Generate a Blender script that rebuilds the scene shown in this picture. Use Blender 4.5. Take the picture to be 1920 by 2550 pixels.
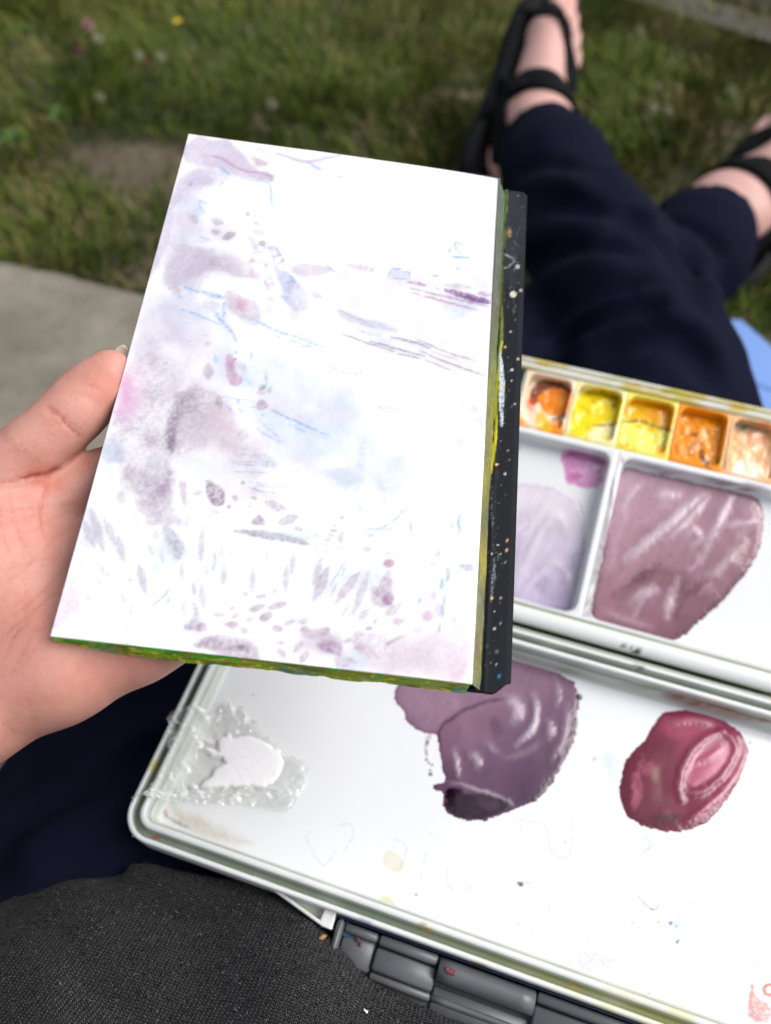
import bpy, math, random
import numpy as np

S = bpy.context.scene
for o in list(bpy.data.objects):
    bpy.data.objects.remove(o)
COL = S.collection
RNG = np.random.default_rng(7)
random.seed(7)

# ------------------------------------------------------------------ camera
CAMZ, PITCH, FPX = 0.55, math.radians(56), 1842.5
C = np.array([0, 0, CAMZ])
RT = np.array([1.0, 0, 0])
FW = np.array([0, math.cos(PITCH), -math.sin(PITCH)])
UP = np.array([0, math.sin(PITCH), math.cos(PITCH)])
cam_d = bpy.data.cameras.new('camera')
cam = bpy.data.objects.new('camera', cam_d)
COL.objects.link(cam)
cam.location = C
cam.rotation_euler = (math.pi / 2 - PITCH, 0, 0)
cam_d.sensor_fit = 'VERTICAL'
cam_d.sensor_height = 34.6
cam_d.lens = 25.0
cam_d.clip_start = 0.01
cam_d.clip_end = 500
cam_d.dof.use_dof = True
cam_d.dof.focus_distance = 0.264
cam_d.dof.aperture_fstop = 5.7
S.camera = cam

# ------------------------------------------------------------------ light
SUN_EL, SUN_AZ = math.radians(47), math.radians(84)      # azimuth from +Y towards +X
w = bpy.data.worlds.new('World')
S.world = w
w.use_nodes = True
nt = w.node_tree
bg = nt.nodes['Background']
sky = nt.nodes.new('ShaderNodeTexSky')
sky.sky_type = 'NISHITA'
sky.sun_disc = False
sky.sun_elevation = SUN_EL
sky.sun_rotation = SUN_AZ
sky.dust_density = 4.0
hs = nt.nodes.new('ShaderNodeHueSaturation')
hs.inputs['Saturation'].default_value = 0.32              # overcast: a pale, nearly grey sky
nt.links.new(sky.outputs[0], hs.inputs['Color'])
nt.links.new(hs.outputs[0], bg.inputs[0])
bg.inputs[1].default_value = 0.15
sl = bpy.data.lights.new('sun', 'SUN')
sl.energy = 1.35
sl.angle = math.radians(42)
sl.color = (1.0, 0.97, 0.93)
so = bpy.data.objects.new('sun', sl)
COL.objects.link(so)
so.rotation_euler = (math.pi / 2 - SUN_EL, 0, math.pi - SUN_AZ)
S.view_settings.view_transform = 'Standard'
S.view_settings.look = 'None'
S.view_settings.exposure = 0.36
S.view_settings.gamma = 1
S.view_settings.use_curve_mapping = False
S.cycles.max_bounces = 8
S.cycles.transparent_max_bounces = 12

# ------------------------------------------------------------------ helpers
A = lambda *a: np.array(a, float)


def unit(v):
    return v / np.linalg.norm(v)


def at(px, py, d):
    """point seen at photograph pixel (px, py), d metres ahead of the lens"""
    return C + d * (RT * (px - 960) / FPX + UP * (1275 - py) / FPX + FW)


def onplane(px, py, p0, n):
    r = at(px, py, 1) - C
    return C + r * (np.dot(p0 - C, n) / np.dot(r, n))


def to_px(P):
    Q = np.asarray(P) - C
    d = Q @ FW
    return 960 + FPX * (Q @ RT) / d, 1275 - FPX * (Q @ UP) / d, d


TH = math.radians(17.5)
BR_, BF_ = A(math.cos(TH), -math.sin(TH), 0), A(math.sin(TH), math.cos(TH), 0)


def body(u, v, z):
    """sitter's frame: u to their right, v straight ahead"""
    return BR_ * u + BF_ * v + A(0, 0, z)


def lin(c):
    c = np.asarray(c, float) / 255
    return np.where(c <= .04045, c / 12.92, ((c + .055) / 1.055) ** 2.4)


def hsh(i, j, k, s=0):
    with np.errstate(over='ignore'):
        h = (i.astype(np.uint32) * np.uint32(374761393) + j.astype(np.uint32) * np.uint32(668265263)
             + k.astype(np.uint32) * np.uint32(2246822519) + np.uint32(s) * np.uint32(3266489917))
        h = (h ^ (h >> np.uint32(13))) * np.uint32(1274126177)
        h = h ^ (h >> np.uint32(16))
    return h.astype(np.float64) / 4294967295.0


def vnoise(P, s=0):
    P = np.asarray(P, float)
    if P.shape[1] == 2:
        P = np.c_[P, np.zeros(len(P))]
    I = np.floor(P).astype(np.int64)
    F = P - I
    F = F * F * (3 - 2 * F)
    r = 0
    for a in (0, 1):
        for b in (0, 1):
            for c in (0, 1):
                wgt = (F[:, 0] if a else 1 - F[:, 0]) * (F[:, 1] if b else 1 - F[:, 1]) * (F[:, 2] if c else 1 - F[:, 2])
                r = r + wgt * hsh(I[:, 0] + a + 5000, I[:, 1] + b + 5000, I[:, 2] + c + 5000, s)
    return r


def fbm(P, s=0, o=4):
    P = np.asarray(P, float)
    r, a, t = 0, .5, 0
    for k in range(o):
        r = r + a * vnoise(P * 2 ** k, s + k * 17)
        t += a
        a *= .5
    return r / t


def sst(a, b, x):
    t = np.clip((x - a) / (b - a), 0, 1)
    return t * t * (3 - 2 * t)


def mesh_np(name, V, F, mat, parent=None, col=None, smooth=True, uv=None):
    """one mesh object from numpy arrays; F is one (n,3)/(n,4) array or a list of them"""
    Fs = F if isinstance(F, list) else [F]
    Fs = [np.asarray(f, np.int32) for f in Fs if len(f)]
    me = bpy.data.meshes.new(name)
    V = np.asarray(V, np.float32)
    me.vertices.add(len(V))
    me.vertices.foreach_set('co', V.ravel())
    loops = np.concatenate([f.ravel() for f in Fs])
    tot = np.concatenate([np.full(len(f), f.shape[1], np.int32) for f in Fs])
    st = np.r_[0, np.cumsum(tot)[:-1]].astype(np.int32)
    me.loops.add(len(loops))
    me.loops.foreach_set('vertex_index', loops)
    me.polygons.add(len(tot))
    me.polygons.foreach_set('loop_start', st)
    me.polygons.foreach_set('loop_total', tot)
    me.polygons.foreach_set('use_smooth', np.full(len(tot), smooth, bool))
    if col is not None:
        ca = me.color_attributes.new('Col', 'FLOAT_COLOR', 'POINT')
        ca.data.foreach_set('color', np.c_[col, np.ones(len(V))].astype(np.float32).ravel())
    if uv is not None:
        ul = me.uv_layers.new(name='UVMap')
        ul.data.foreach_set('uv', np.asarray(uv, np.float32)[loops].ravel())
    me.update(calc_edges=True)
    me.validate()
    if mat:
        me.materials.append(mat)
    o = bpy.data.objects.new(name, me)
    COL.objects.link(o)
    if parent:
        o.parent = parent
    return o


def tag(o, label=None, cat=None, group=None, kind=None):
    if label: o['label'] = label
    if cat: o['category'] = cat
    if group: o['group'] = group
    if kind: o['kind'] = kind
    return o


def empty(name, loc=(0, 0, 0)):
    o = bpy.data.objects.new(name, None)
    o.empty_display_size = .02
    COL.objects.link(o)
    return o          # kept at the origin: its parts are modelled where they stand


def newmat(name):
    m = bpy.data.materials.new(name)
    m.use_nodes = True
    t = m.node_tree
    return m, t, t.nodes['Principled BSDF']


def node(t, kind, ins=None, **kw):
    n = t.nodes.new(kind)
    for k, v in kw.items():
        setattr(n, k, v)
    for k, v in (ins or {}).items():
        if hasattr(v, 'is_output') or v.__class__.__name__.startswith('NodeSocket'):
            t.links.new(v, n.inputs[k])
        else:
            n.inputs[k].default_value = v
    return n


def M(t, op, a, b=0.0, c=0.0):
    n = node(t, 'ShaderNodeMath', {0: a, 1: b, 2: c}, operation=op)
    return n.outputs[0]


def bump(t, b, height, strength=.3, dist=.001):
    n = node(t, 'ShaderNodeBump', {'Strength': strength, 'Distance': dist, 'Height': height})
    t.links.new(n.outputs[0], b.inputs['Normal'])
    return n


def plain(name, rgb, rough=.5, noise=.15, scale=200, bmp=.1, spec=.5, coat=0, dist=.0005):
    """principled material with a little procedural variation of colour and relief"""
    m, t, b = newmat(name)
    tc = node(t, 'ShaderNodeTexCoord')
    nz = node(t, 'ShaderNodeTexNoise', {'Vector': tc.outputs['Object'], 'Scale': scale, 'Detail': 5.0})
    mx = node(t, 'ShaderNodeMix', data_type='RGBA')
    t.links.new(nz.outputs[0], mx.inputs[0])
    rgb = np.asarray(rgb, float)
    mx.inputs[6].default_value = (*np.clip(rgb * (1 - noise), 0, 1), 1)
    mx.inputs[7].default_value = (*np.clip(rgb * (1 + noise), 0, 1), 1)
    t.links.new(mx.outputs[2], b.inputs['Base Color'])
    b.inputs['Roughness'].default_value = rough
    b.inputs['Specular IOR Level'].default_value = spec
    b.inputs['Coat Weight'].default_value = coat
    if bmp:
        bump(t, b, nz.outputs[0], bmp, dist)
    return m


def vcol(name, rough=.5, bscale=0, bstr=.2, dist=.0005, spec=.5, coat=0, coat_rough=.05, sss=0):
    """principled material coloured by the mesh's own pigment attribute"""
    m, t, b = newmat(name)
    a = node(t, 'ShaderNodeAttribute', attribute_name='Col')
    t.links.new(a.outputs['Color'], b.inputs['Base Color'])
    b.inputs['Roughness'].default_value = rough
    b.inputs['Specular IOR Level'].default_value = spec
    b.inputs['Coat Weight'].default_value = coat
    b.inputs['Coat Roughness'].default_value = coat_rough
    if sss:
        b.inputs['Subsurface Weight'].default_value = sss
        b.inputs['Subsurface Radius'].default_value = (1, .35, .2)
        b.inputs['Subsurface Scale'].default_value = .004
    if bscale:
        tc = node(t, 'ShaderNodeTexCoord')
        nz = node(t, 'ShaderNodeTexNoise', {'Vector': tc.outputs['Object'], 'Scale': bscale, 'Detail': 6.0, 'Roughness': .65})
        bump(t, b, nz.outputs[0], bstr, dist)
    return m


# ------------------------------------------------------------------ implicit bodies
def cone(P, a, b, r1, r2):
    ba, pa = b - a, P - a
    h = np.clip((pa @ ba) / max(ba @ ba, 1e-12), 0, 1)
    return np.linalg.norm(pa - h[:, None] * ba, axis=1) - (r1 + (r2 - r1) * h)


def ell(P, c, r, ax=None):
    Q = P - c
    if ax is not None:
        Q = Q @ np.asarray(ax).T
    k = np.linalg.norm(Q / r, axis=1)
    return (k - 1) * min(r)


def smin(a, b, k):
    h = np.clip(.5 + .5 * (b - a) / k, 0, 1)
    return b + (a - b) * h - k * h * (1 - h)


def smax(a, b, k):
    return -smin(-a, -b, k)


def chain(P, pts, k=.01):
    """pts: [(point, radius), ...] as one limb"""
    d = None
    for (a, r1), (b, r2) in zip(pts[:-1], pts[1:]):
        e = cone(P, a, b, r1, r2)
        d = e if d is None else smin(d, e, k)
    return d


def nets(f, lo, hi, h):
    """surface nets: quad mesh of f = 0"""
    lo = np.asarray(lo, float)
    n = np.maximum(np.ceil((np.asarray(hi) - lo) / h).astype(int) + 1, 3)
    ax = [lo[i] + h * np.arange(n[i]) for i in range(3)]
    Fv = np.empty(n, np.float32)
    step = max(1, int(400000 / (n[1] * n[2])))
    YZ = np.stack(np.meshgrid(ax[1], ax[2], indexing='ij'), -1).reshape(-1, 2)
    for i in range(0, n[0], step):
        xs = ax[0][i:i + step]
        P = np.concatenate([np.c_[np.full(len(YZ), x), YZ] for x in xs])
        Fv[i:i + step] = f(P).reshape(len(xs), n[1], n[2])
    ins = Fv < 0
    cs = tuple(n - 1)
    sm = np.zeros(cs + (3,), np.float32)
    ct = np.zeros(cs, np.int16)
    cr = []
    for d in range(3):
        s0, s1 = [slice(None)] * 3, [slice(None)] * 3
        s0[d], s1[d] = slice(0, -1), slice(1, None)
        a, b = Fv[tuple(s0)], Fv[tuple(s1)]
        x = ins[tuple(s0)] != ins[tuple(s1)]
        tt = np.where(x, a / np.where(x, a - b, 1), 0)
        cr.append((x, ins[tuple(s0)]))
        o = [i for i in range(3) if i != d]
        for p in (0, 1):
            for q in (0, 1):
                sl_ = [slice(None)] * 3
                sl_[o[0]] = slice(p, n[o[0]] - 1 + p)
                sl_[o[1]] = slice(q, n[o[1]] - 1 + q)
                xm = x[tuple(sl_)]
                ct += xm
                sm[..., d] += np.where(xm, tt[tuple(sl_)], 0)
                sm[..., o[0]] += xm * p
                sm[..., o[1]] += xm * q
    act = ct > 0
    idx = np.full(cs, -1, np.int64)
    ijk = np.argwhere(act)
    idx[act] = np.arange(len(ijk))
    V = lo + h * (ijk + sm[act] / ct[act][:, None])
    Q = []
    for d in range(3):
        x, si = cr[d]
        o = [(d + 1) % 3, (d + 2) % 3]
        e = np.argwhere(x)
        ok = np.ones(len(e), bool)
        for q in o:
            ok &= (e[:, q] > 0) & (e[:, q] < n[q] - 1)
        e = e[ok]
        if not len(e):
            continue
        sg = si[tuple(e.T)]
        k = []
        for p, q in ((1, 1), (0, 1), (0, 0), (1, 0)):
            g = e.copy()
            g[:, o[0]] -= p
            g[:, o[1]] -= q
            k.append(idx[tuple(g.T)])
        k = np.stack(k, 1)
        k[~sg] = k[~sg][:, ::-1]
        Q.append(k)
    return V, np.concatenate(Q)


def grad(f, P, e=.0007):
    g = np.stack([f(P + A(*(e * (i == j) for j in range(3)))) - f(P - A(*(e * (i == j) for j in range(3)))) for i in range(3)], 1)
    return g / np.maximum(np.linalg.norm(g, axis=1, keepdims=True), 1e-9)


def seg_dist(X, Y, pts):
    """distance to a polyline, and how far along it (0..1)"""
    best = np.full(len(X), 1e9)
    prm = np.zeros(len(X))
    pts = np.asarray(pts, float)
    L = np.r_[0, np.cumsum(np.linalg.norm(np.diff(pts, axis=0), axis=1))]
    for i in range(len(pts) - 1):
        a, b = pts[i], pts[i + 1]
        ba = b - a
        l2 = max(ba @ ba, 1e-9)
        h = np.clip(((X - a[0]) * ba[0] + (Y - a[1]) * ba[1]) / l2, 0, 1)
        d = np.hypot(X - a[0] - h * ba[0], Y - a[1] - h * ba[1])
        m = d < best
        best[m] = d[m]
        prm[m] = ((L[i] + h * (L[i + 1] - L[i])) / L[-1])[m]
    return best, prm


def chaikin(pts, n=2, closed=False):
    p = np.asarray(pts, float)
    for _ in range(n if len(p) > 2 else 0):
        q = np.r_[p, p[:1]] if closed else p
        a, b = q[:-1] * .75 + q[1:] * .25, q[:-1] * .25 + q[1:] * .75
        m = np.stack([a, b], 1).reshape(-1, 2)
        p = m if closed else np.r_[p[:1], m, p[-1:]]
    return p


def poly_sd(X, Y, pts):
    """signed distance to a polygon, negative inside"""
    pts = np.asarray(pts, float)
    d, _ = seg_dist(X, Y, np.r_[pts, pts[:1]])
    ins = np.zeros(len(X), bool)
    j = len(pts) - 1
    for i in range(len(pts)):
        xi, yi, xj, yj = *pts[i], *pts[j]
        ins ^= ((yi > Y) != (yj > Y)) & (X < (xj - xi) * (Y - yi) / (yj - yi + 1e-12) + xi)
        j = i
    return np.where(ins, -d, d)


EXPO = 1.35          # display value of a white diffuse surface under this sky, used to turn seen colours into pigment


def pig(c):
    return np.clip(lin(c) / EXPO, 0, .85)


class Paint:
    """pigment laid on a surface sampled at photograph coordinates X, Y"""

    def __init__(s, X, Y, base):
        s.X, s.Y, s.k, s.g, s.kd, s.e, s.kl, s.ps = X, Y, 1.0, 1.0, 1.0, 1.0, 1.0, 1.0
        s.c = np.tile(np.asarray(base, float), (len(X), 1))
        s.n = 0

    def box(s, pts, m):
        pts = np.asarray(pts, float)
        return np.where((s.X > pts[:, 0].min() - m) & (s.X < pts[:, 0].max() + m) & (s.Y > pts[:, 1].min() - m) & (s.Y < pts[:, 1].max() + m))[0]

    def lay(s, i, a, col):
        a = np.clip(a, 0, 1)[:, None]
        s.c[i] = s.c[i] * (1 - a) + pig(col) * s.ps * a

    def grain(s, i, amt, sc=2.6):
        amt = amt * s.g
        if amt <= 0:
            return 1
        P = np.c_[s.X[i], s.Y[i]]
        g = .6 * vnoise(P / sc, 91 + s.n) + .4 * vnoise(P / (sc * 2.7), 37)
        return 1 - amt + amt * 2 * sst(.3, .75, g)

    def wash(s, pts, col, a=.5, soft=6, edge=0., gran=.3, warp=8, mott=.4, wsc=38):
        s.n += 1
        pts = chaikin(pts, 2, True) if len(pts) < 20 else pts
        i = s.box(pts, soft + warp + 10)
        if not len(i): return
        P = np.c_[s.X[i], s.Y[i]]
        wx = (fbm(P / wsc, s.n * 7, 3) - .5) * 2 * warp
        wy = (fbm(P / wsc, s.n * 7 + 3, 3) - .5) * 2 * warp
        d = poly_sd(P[:, 0] + wx, P[:, 1] + wy, pts)
        k = 1 - sst(-soft, soft * .4, d)
        m = 1 - mott + 2 * mott * fbm(P / 55, s.n * 5 + 1, 4)
        a = a * s.k
        al = a * k * m * s.grain(i, gran)
        if edge:
            al = al + s.e * edge * a * np.exp(-((d + soft * .5) / 3.2) ** 2) * (.4 + 1.2 * fbm(P / 30, s.n + 9, 2))
        s.lay(i, al, col)

    def blob(s, x, y, rx, ry, col, a=.5, ang=0, **k):
        q = np.linspace(0, 2 * np.pi, 22, endpoint=False)
        ca, sa = math.cos(math.radians(ang)), math.sin(math.radians(ang))
        s.wash(np.c_[x + rx * np.cos(q) * ca - ry * np.sin(q) * sa, y + rx * np.cos(q) * sa + ry * np.sin(q) * ca], col, a, **k)

    def line(s, pts, wd, col, a=.6, grain=.5, taper=.6, soft=1.2, jit=2.):
        s.n += 1
        pts = chaikin(pts)
        i = s.box(pts, wd + 8)
        if not len(i): return
        P = np.c_[s.X[i], s.Y[i]]
        j = (fbm(P / 14, s.n * 3, 2) - .5) * 2 * jit
        d, t = seg_dist(P[:, 0] + j, P[:, 1] + j, pts)
        ww = wd / 2 * (1 - taper + taper * np.sin(np.pi * np.clip(t, .02, .98)) ** .7)
        s.lay(i, s.kl * a * (1 - sst(ww - soft, ww + soft, d)) * s.grain(i, grain), col)

    def dab(s, x0, y0, x1, y1, wd, col, a=.5, gran=.45, edge=.3):
        """leaf shaped touch of the brush"""
        s.n += 1
        p0, p1 = A(x0, y0), A(x1, y1)
        i = s.box([p0, p1], wd + 6)
        if not len(i): return
        P = np.c_[s.X[i], s.Y[i]]
        P = P + (np.c_[fbm(P / 12, s.n, 2), fbm(P / 12, s.n + 5, 2)] - .5) * 5
        ax = p1 - p0
        L = np.linalg.norm(ax)
        ax = ax / L
        t = ((P - p0) @ ax) / L
        q = np.abs((P - p0) @ A(-ax[1], ax[0]))
        ww = wd / 2 * np.sin(np.pi * np.clip(t, 0, 1)) ** 1.05
        ins = (t > 0) & (t < 1)
        k = (1 - sst(-1.6, 1.2, q - ww)) * ins
        e = np.exp(-((q - ww + 1.6) / 1.8) ** 2) * ins
        a = a * s.kd
        s.lay(i, (a * k + a * s.e * edge * e) * s.grain(i, gran), col)

    def dot(s, x, y, r, col, a=.9):
        i = s.box([(x, y)], r + 3)
        if not len(i): return
        d = np.hypot(s.X[i] - x, s.Y[i] - y)
        s.lay(i, a * (1 - sst(r - 1.3, r + 1.3, d)), col)


def grid_faces(nu, nv):
    i = np.arange(nu * nv).reshape(nu, nv)
    return np.stack([i[:-1, :-1], i[1:, :-1], i[1:, 1:], i[:-1, 1:]], -1).reshape(-1, 4)


def box_mesh(lo, hi, bev=0.0):
    """box with chamfered edges (24 vertices)"""
    lo, hi = np.asarray(lo, float), np.asarray(hi, float)
    b = min(bev, .49 * float(min(hi - lo)))
    V, key = [], {}
    for i in range(8):
        s = [(i >> k) & 1 for k in range(3)]
        for axis in range(3):
            p = [0, 0, 0]
            for k in range(3):
                e = hi[k] if s[k] else lo[k]
                p[k] = e if k == axis else (e - b if s[k] else e + b)
            key[(i, axis)] = len(V)
            V.append(p)
    F4, F3 = [], []
    for axis in range(3):
        o1, o2 = [k for k in range(3) if k != axis]
        for sd in (0, 1):
            c = [sum(b_ << k for k, b_ in ((axis, sd), (o1, x), (o2, y))) for x, y in ((0, 0), (1, 0), (1, 1), (0, 1))]
            F4.append([key[(i, axis)] for i in c])
        for x in (0, 1):
            for y in (0, 1):
                i0 = (x << o1) | (y << o2)
                i1 = i0 | (1 << axis)
                F4.append([key[(i0, o1)], key[(i1, o1)], key[(i1, o2)], key[(i0, o2)]])
    for i in range(8):
        F3.append([key[(i, 0)], key[(i, 1)], key[(i, 2)]])
    return np.array(V), [np.array(F4), np.array(F3)]


def fix_normals(o):
    import bmesh
    b = bmesh.new()
    b.from_mesh(o.data)
    bmesh.ops.recalc_face_normals(b, faces=b.faces[:])
    b.to_mesh(o.data)
    b.free()
    return o


def tube(pts, r, n=8, caps=True):
    """swept tube along points, r scalar or per point"""
    pts = np.asarray(pts, float)
    r = np.broadcast_to(np.asarray(r, float), (len(pts),))
    T = np.gradient(pts, axis=0)
    T /= np.linalg.norm(T, axis=1, keepdims=True)
    a = np.cross(T, A(0, 0, 1))
    bad = np.linalg.norm(a, axis=1) < 1e-3
    a[bad] = A(1, 0, 0)
    a /= np.linalg.norm(a, axis=1, keepdims=True)
    b = np.cross(T, a)
    q = np.linspace(0, 2 * np.pi, n, endpoint=False)
    V = (pts[:, None] + r[:, None, None] * (a[:, None] * np.cos(q)[None, :, None] + b[:, None] * np.sin(q)[None, :, None])).reshape(-1, 3)
    m = len(pts)
    i = np.arange(m * n).reshape(m, n)
    F = np.stack([i[:-1], np.roll(i[:-1], -1, 1), np.roll(i[1:], -1, 1), i[1:]], -1).reshape(-1, 4)
    Fs = [F]
    if caps:
        V = np.r_[V, pts[:1], pts[-1:]]
        Fs.append(np.r_[np.stack([np.roll(i[0], -1), i[0], np.full(n, m * n)], 1), np.stack([i[-1], np.roll(i[-1], -1), np.full(n, m * n + 1)], 1)])
    return V, Fs


def join(parts):
    """[(V, F)] -> one V, [F4, F3]"""
    V, F4, F3, n = [], [], [], 0
    for v, f in parts:
        for q in (f if isinstance(f, list) else [f]):
            q = np.asarray(q)
            if len(q):
                (F4 if q.shape[1] == 4 else F3).append(q + n)
        V.append(v)
        n += len(v)
    return np.concatenate(V), [np.concatenate(x) for x in (F4, F3) if x]

# ================================================================== SETTING
def ground_mat():
    m, t, b = newmat('soil')
    tc = node(t, 'ShaderNodeTexCoord')
    n1 = node(t, 'ShaderNodeTexNoise', {'Vector': tc.outputs['Object'], 'Scale': 9.0, 'Detail': 8.0, 'Roughness': .7})
    n2 = node(t, 'ShaderNodeTexNoise', {'Vector': tc.outputs['Object'], 'Scale': 160.0, 'Detail': 4.0})
    r = node(t, 'ShaderNodeValToRGB', {0: n1.outputs[0]})
    e = r.color_ramp.elements
    e[0].position, e[0].color = .35, (.022, .028, .008, 1)
    e[1].position, e[1].color = .62, (.17, .125, .085, 1)
    x = e.new(.52)
    x.color = (.040, .043, .016, 1)
    ba = node(t, 'ShaderNodeAttribute', attribute_name='Col')
    rb = node(t, 'ShaderNodeValToRGB', {0: n1.outputs[0]})
    rb.color_ramp.elements[0].position, rb.color_ramp.elements[0].color = .3, (.060, .047, .030, 1)
    rb.color_ramp.elements[1].position, rb.color_ramp.elements[1].color = .7, (.165, .125, .085, 1)
    mb = node(t, 'ShaderNodeMix', {0: ba.outputs['Fac']}, data_type='RGBA')
    t.links.new(r.outputs[0], mb.inputs[6])
    t.links.new(rb.outputs[0], mb.inputs[7])
    t.links.new(mb.outputs[2], b.inputs['Base Color'])
    b.inputs['Roughness'].default_value = .95
    bump(t, b, n2.outputs[0], .9, .006)
    return m


def concrete_mat(name, c0, c1):
    m, t, b = newmat(name)
    tc = node(t, 'ShaderNodeTexCoord')
    n1 = node(t, 'ShaderNodeTexNoise', {'Vector': tc.outputs['Object'], 'Scale': 14.0, 'Detail': 9.0, 'Roughness': .72})
    n2 = node(t, 'ShaderNodeTexNoise', {'Vector': tc.outputs['Object'], 'Scale': 420.0, 'Detail': 3.0})
    v = node(t, 'ShaderNodeTexVoronoi', {'Vector': tc.outputs['Object'], 'Scale': 230.0})
    r = node(t, 'ShaderNodeValToRGB', {0: n1.outputs[0]})
    e = r.color_ramp.elements
    e[0].position, e[0].color = .32, (*c0, 1)
    e[1].position, e[1].color = .70, (*c1, 1)
    mx = node(t, 'ShaderNodeMix', data_type='RGBA', blend_type='MULTIPLY')
    mx.inputs[0].default_value = .55
    t.links.new(r.outputs[0], mx.inputs[6])
    r2 = node(t, 'ShaderNodeValToRGB', {0: v.outputs['Distance']})
    r2.color_ramp.elements[0].color = (.45, .44, .42, 1)
    r2.color_ramp.elements[1].position = .45
    t.links.new(r2.outputs[0], mx.inputs[7])
    t.links.new(mx.outputs[2], b.inputs['Base Color'])
    b.inputs['Roughness'].default_value = .9
    bump(t, b, n2.outputs[0], .5, .0015)
    return m


# ground sheet out to the horizon; finer where the camera looks
gx = np.r_[-80, -20, np.linspace(-4, 4, 200), 20, 80]
gy = np.r_[-80, -20, np.linspace(-3, 6, 220), 20, 80]
GX, GY = np.meshgrid(gx, gy, indexing='ij')
GP = np.c_[GX.ravel(), GY.ravel()]
gz = -.022 + .010 * (fbm(GP * 3.1, 4, 3) - .5)
BARE = [(onplane(380, 390, A(0, 0, 0), A(0, 0, 1)), .11), (onplane(290, 352, A(0, 0, 0), A(0, 0, 1)), .08), (onplane(1500, 690, A(0, 0, 0), A(0, 0, 1)), .04)]
bare = np.zeros(len(GP))
for c, rad in BARE[:2]:
    bare = np.maximum(bare, sst(1.4, .6, np.linalg.norm((GP - c[:2]) * A(1, 1.7), axis=1) / rad + .9 * (fbm(GP * 26, 5, 3) - .5)))
mesh_np('ground', np.c_[GP, gz], grid_faces(len(gx), len(gy)), ground_mat(), col=np.repeat(bare[:, None], 3, 1)).__setitem__('kind', 'structure')

# concrete slabs the sitter rests on; far edge runs square to the sitter
EDGE_V = float((onplane(0, 648, A(0, 0, 0), A(0, 0, 1)) @ BF_ + onplane(350, 722, A(0, 0, 0), A(0, 0, 1)) @ BF_) / 2)
pav = empty('pavement')
tag(pav, kind='structure')
slab_m = concrete_mat('worn_concrete', (.135, .120, .092), (.265, .240, .192))


def slab(u0, u1, v0, v1):
    nu, nv = 26, 26
    uu, vv = np.meshgrid(np.linspace(0, 1, nu), np.linspace(0, 1, nv), indexing='ij')
    u, v = (u0 + (u1 - u0) * uu).ravel(), (v0 + (v1 - v0) * vv).ravel()
    P2 = np.c_[u, v]
    edge = np.minimum.reduce([u - u0, u1 - u, v - v0, v1 - v])
    j = (fbm(P2 * 30, 3, 3) - .5) * .012 * (edge < .002)
    z = -.004 * (1 - sst(0, .012, edge)) + .0025 * (fbm(P2 * 8, 8, 3) - .5)
    V = np.stack([body(a, b, c) for a, b, c in zip(u, v + j * (v > (v0 + v1) / 2), z)])
    i = np.arange(nu * nv).reshape(nu, nv)
    rim = np.r_[i[:, 0], i[-1, 1:], i[-2::-1, -1], i[0, -2:0:-1]]
    Vb = V[rim] - A(0, 0, .05)
    k = np.arange(len(rim)) + len(V)
    F = np.stack([rim, k, np.roll(k, -1), np.roll(rim, -1)], 1)
    return fix_normals(mesh_np('concrete_slab', np.r_[V, Vb], [grid_faces(nu, nv), F], slab_m, pav))


for a in range(-3, 3):
    for b_ in range(3):
        slab(a * .9 + .012, a * .9 + .9 - .004, EDGE_V - .7 * (b_ + 1) + .006, EDGE_V - .7 * b_ - (.006 if b_ else 0))

# worn grey path and its kerb beyond the grass, top right of the view
PA, PB = onplane(1490, -10, A(0, 0, -.01), A(0, 0, 1)), onplane(1930, 128, A(0, 0, -.01), A(0, 0, 1))
KA, KB = onplane(1770, -20, A(0, 0, -.01), A(0, 0, 1)), onplane(1930, 28, A(0, 0, -.01), A(0, 0, 1))
pd_ = unit(PB - PA)
pn_ = A(-pd_[1], pd_[0], 0)
pw_ = float((KA - PA) @ pn_)


def strip(name, a0, a1, b0, b1, z, m, na=60, nb=8, rough=.004, thick=.0):
    aa, bb = np.meshgrid(np.linspace(a0, a1, na), np.linspace(b0, b1, nb), indexing='ij')
    V = PA + aa.ravel()[:, None] * pd_ + bb.ravel()[:, None] * pn_
    V[:, 2] = z + rough * (fbm(V[:, :2] * 25, 6, 3) - .5)
    if not thick:
        return mesh_np(name, V, grid_faces(na, nb), m)
    i = np.arange(na * nb).reshape(na, nb)
    rim = np.r_[i[:, 0], i[-1, 1:], i[-2::-1, -1], i[0, -2:0:-1]]
    k = np.arange(len(rim)) + len(V)
    F = np.stack([rim, k, np.roll(k, -1), np.roll(rim, -1)], 1)
    return fix_normals(mesh_np(name, np.r_[V, V[rim] - A(0, 0, thick)], [grid_faces(na, nb), F], m))


gravel_m = concrete_mat('grey_path_grit', (.058, .054, .044), (.105, .098, .082))
tag(strip('path', -1.5, 4, .02, pw_ - .035, -.008, gravel_m), kind='structure')
tag(strip('kerb', -1.5, 4, pw_ + .020, pw_ + .14, .040, slab_m, thick=.09), kind='structure')

# ------------------------------------------------------------------ grass
grass_m = vcol('grass_blade', .62, spec=.25)
BARE = [(onplane(380, 390, A(0, 0, 0), A(0, 0, 1)), .11), (onplane(290, 352, A(0, 0, 0), A(0, 0, 1)), .08), (onplane(1500, 690, A(0, 0, 0), A(0, 0, 1)), .04)]


def in_grass(P):
    v = P @ BF_[:2]
    s = (P - PA[:2]) @ pn_[:2]
    edge = EDGE_V + .012 + .02 * (fbm(P * 14, 71, 2) - .5)
    fade = sst(.16, -.06, s) + .12
    return (v > edge) * np.where(s > pw_ + .15, 1.0, np.where(s > pw_ - .03, (s < pw_ + .006) * .9, np.where(s > .0, .30, fade)))


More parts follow.
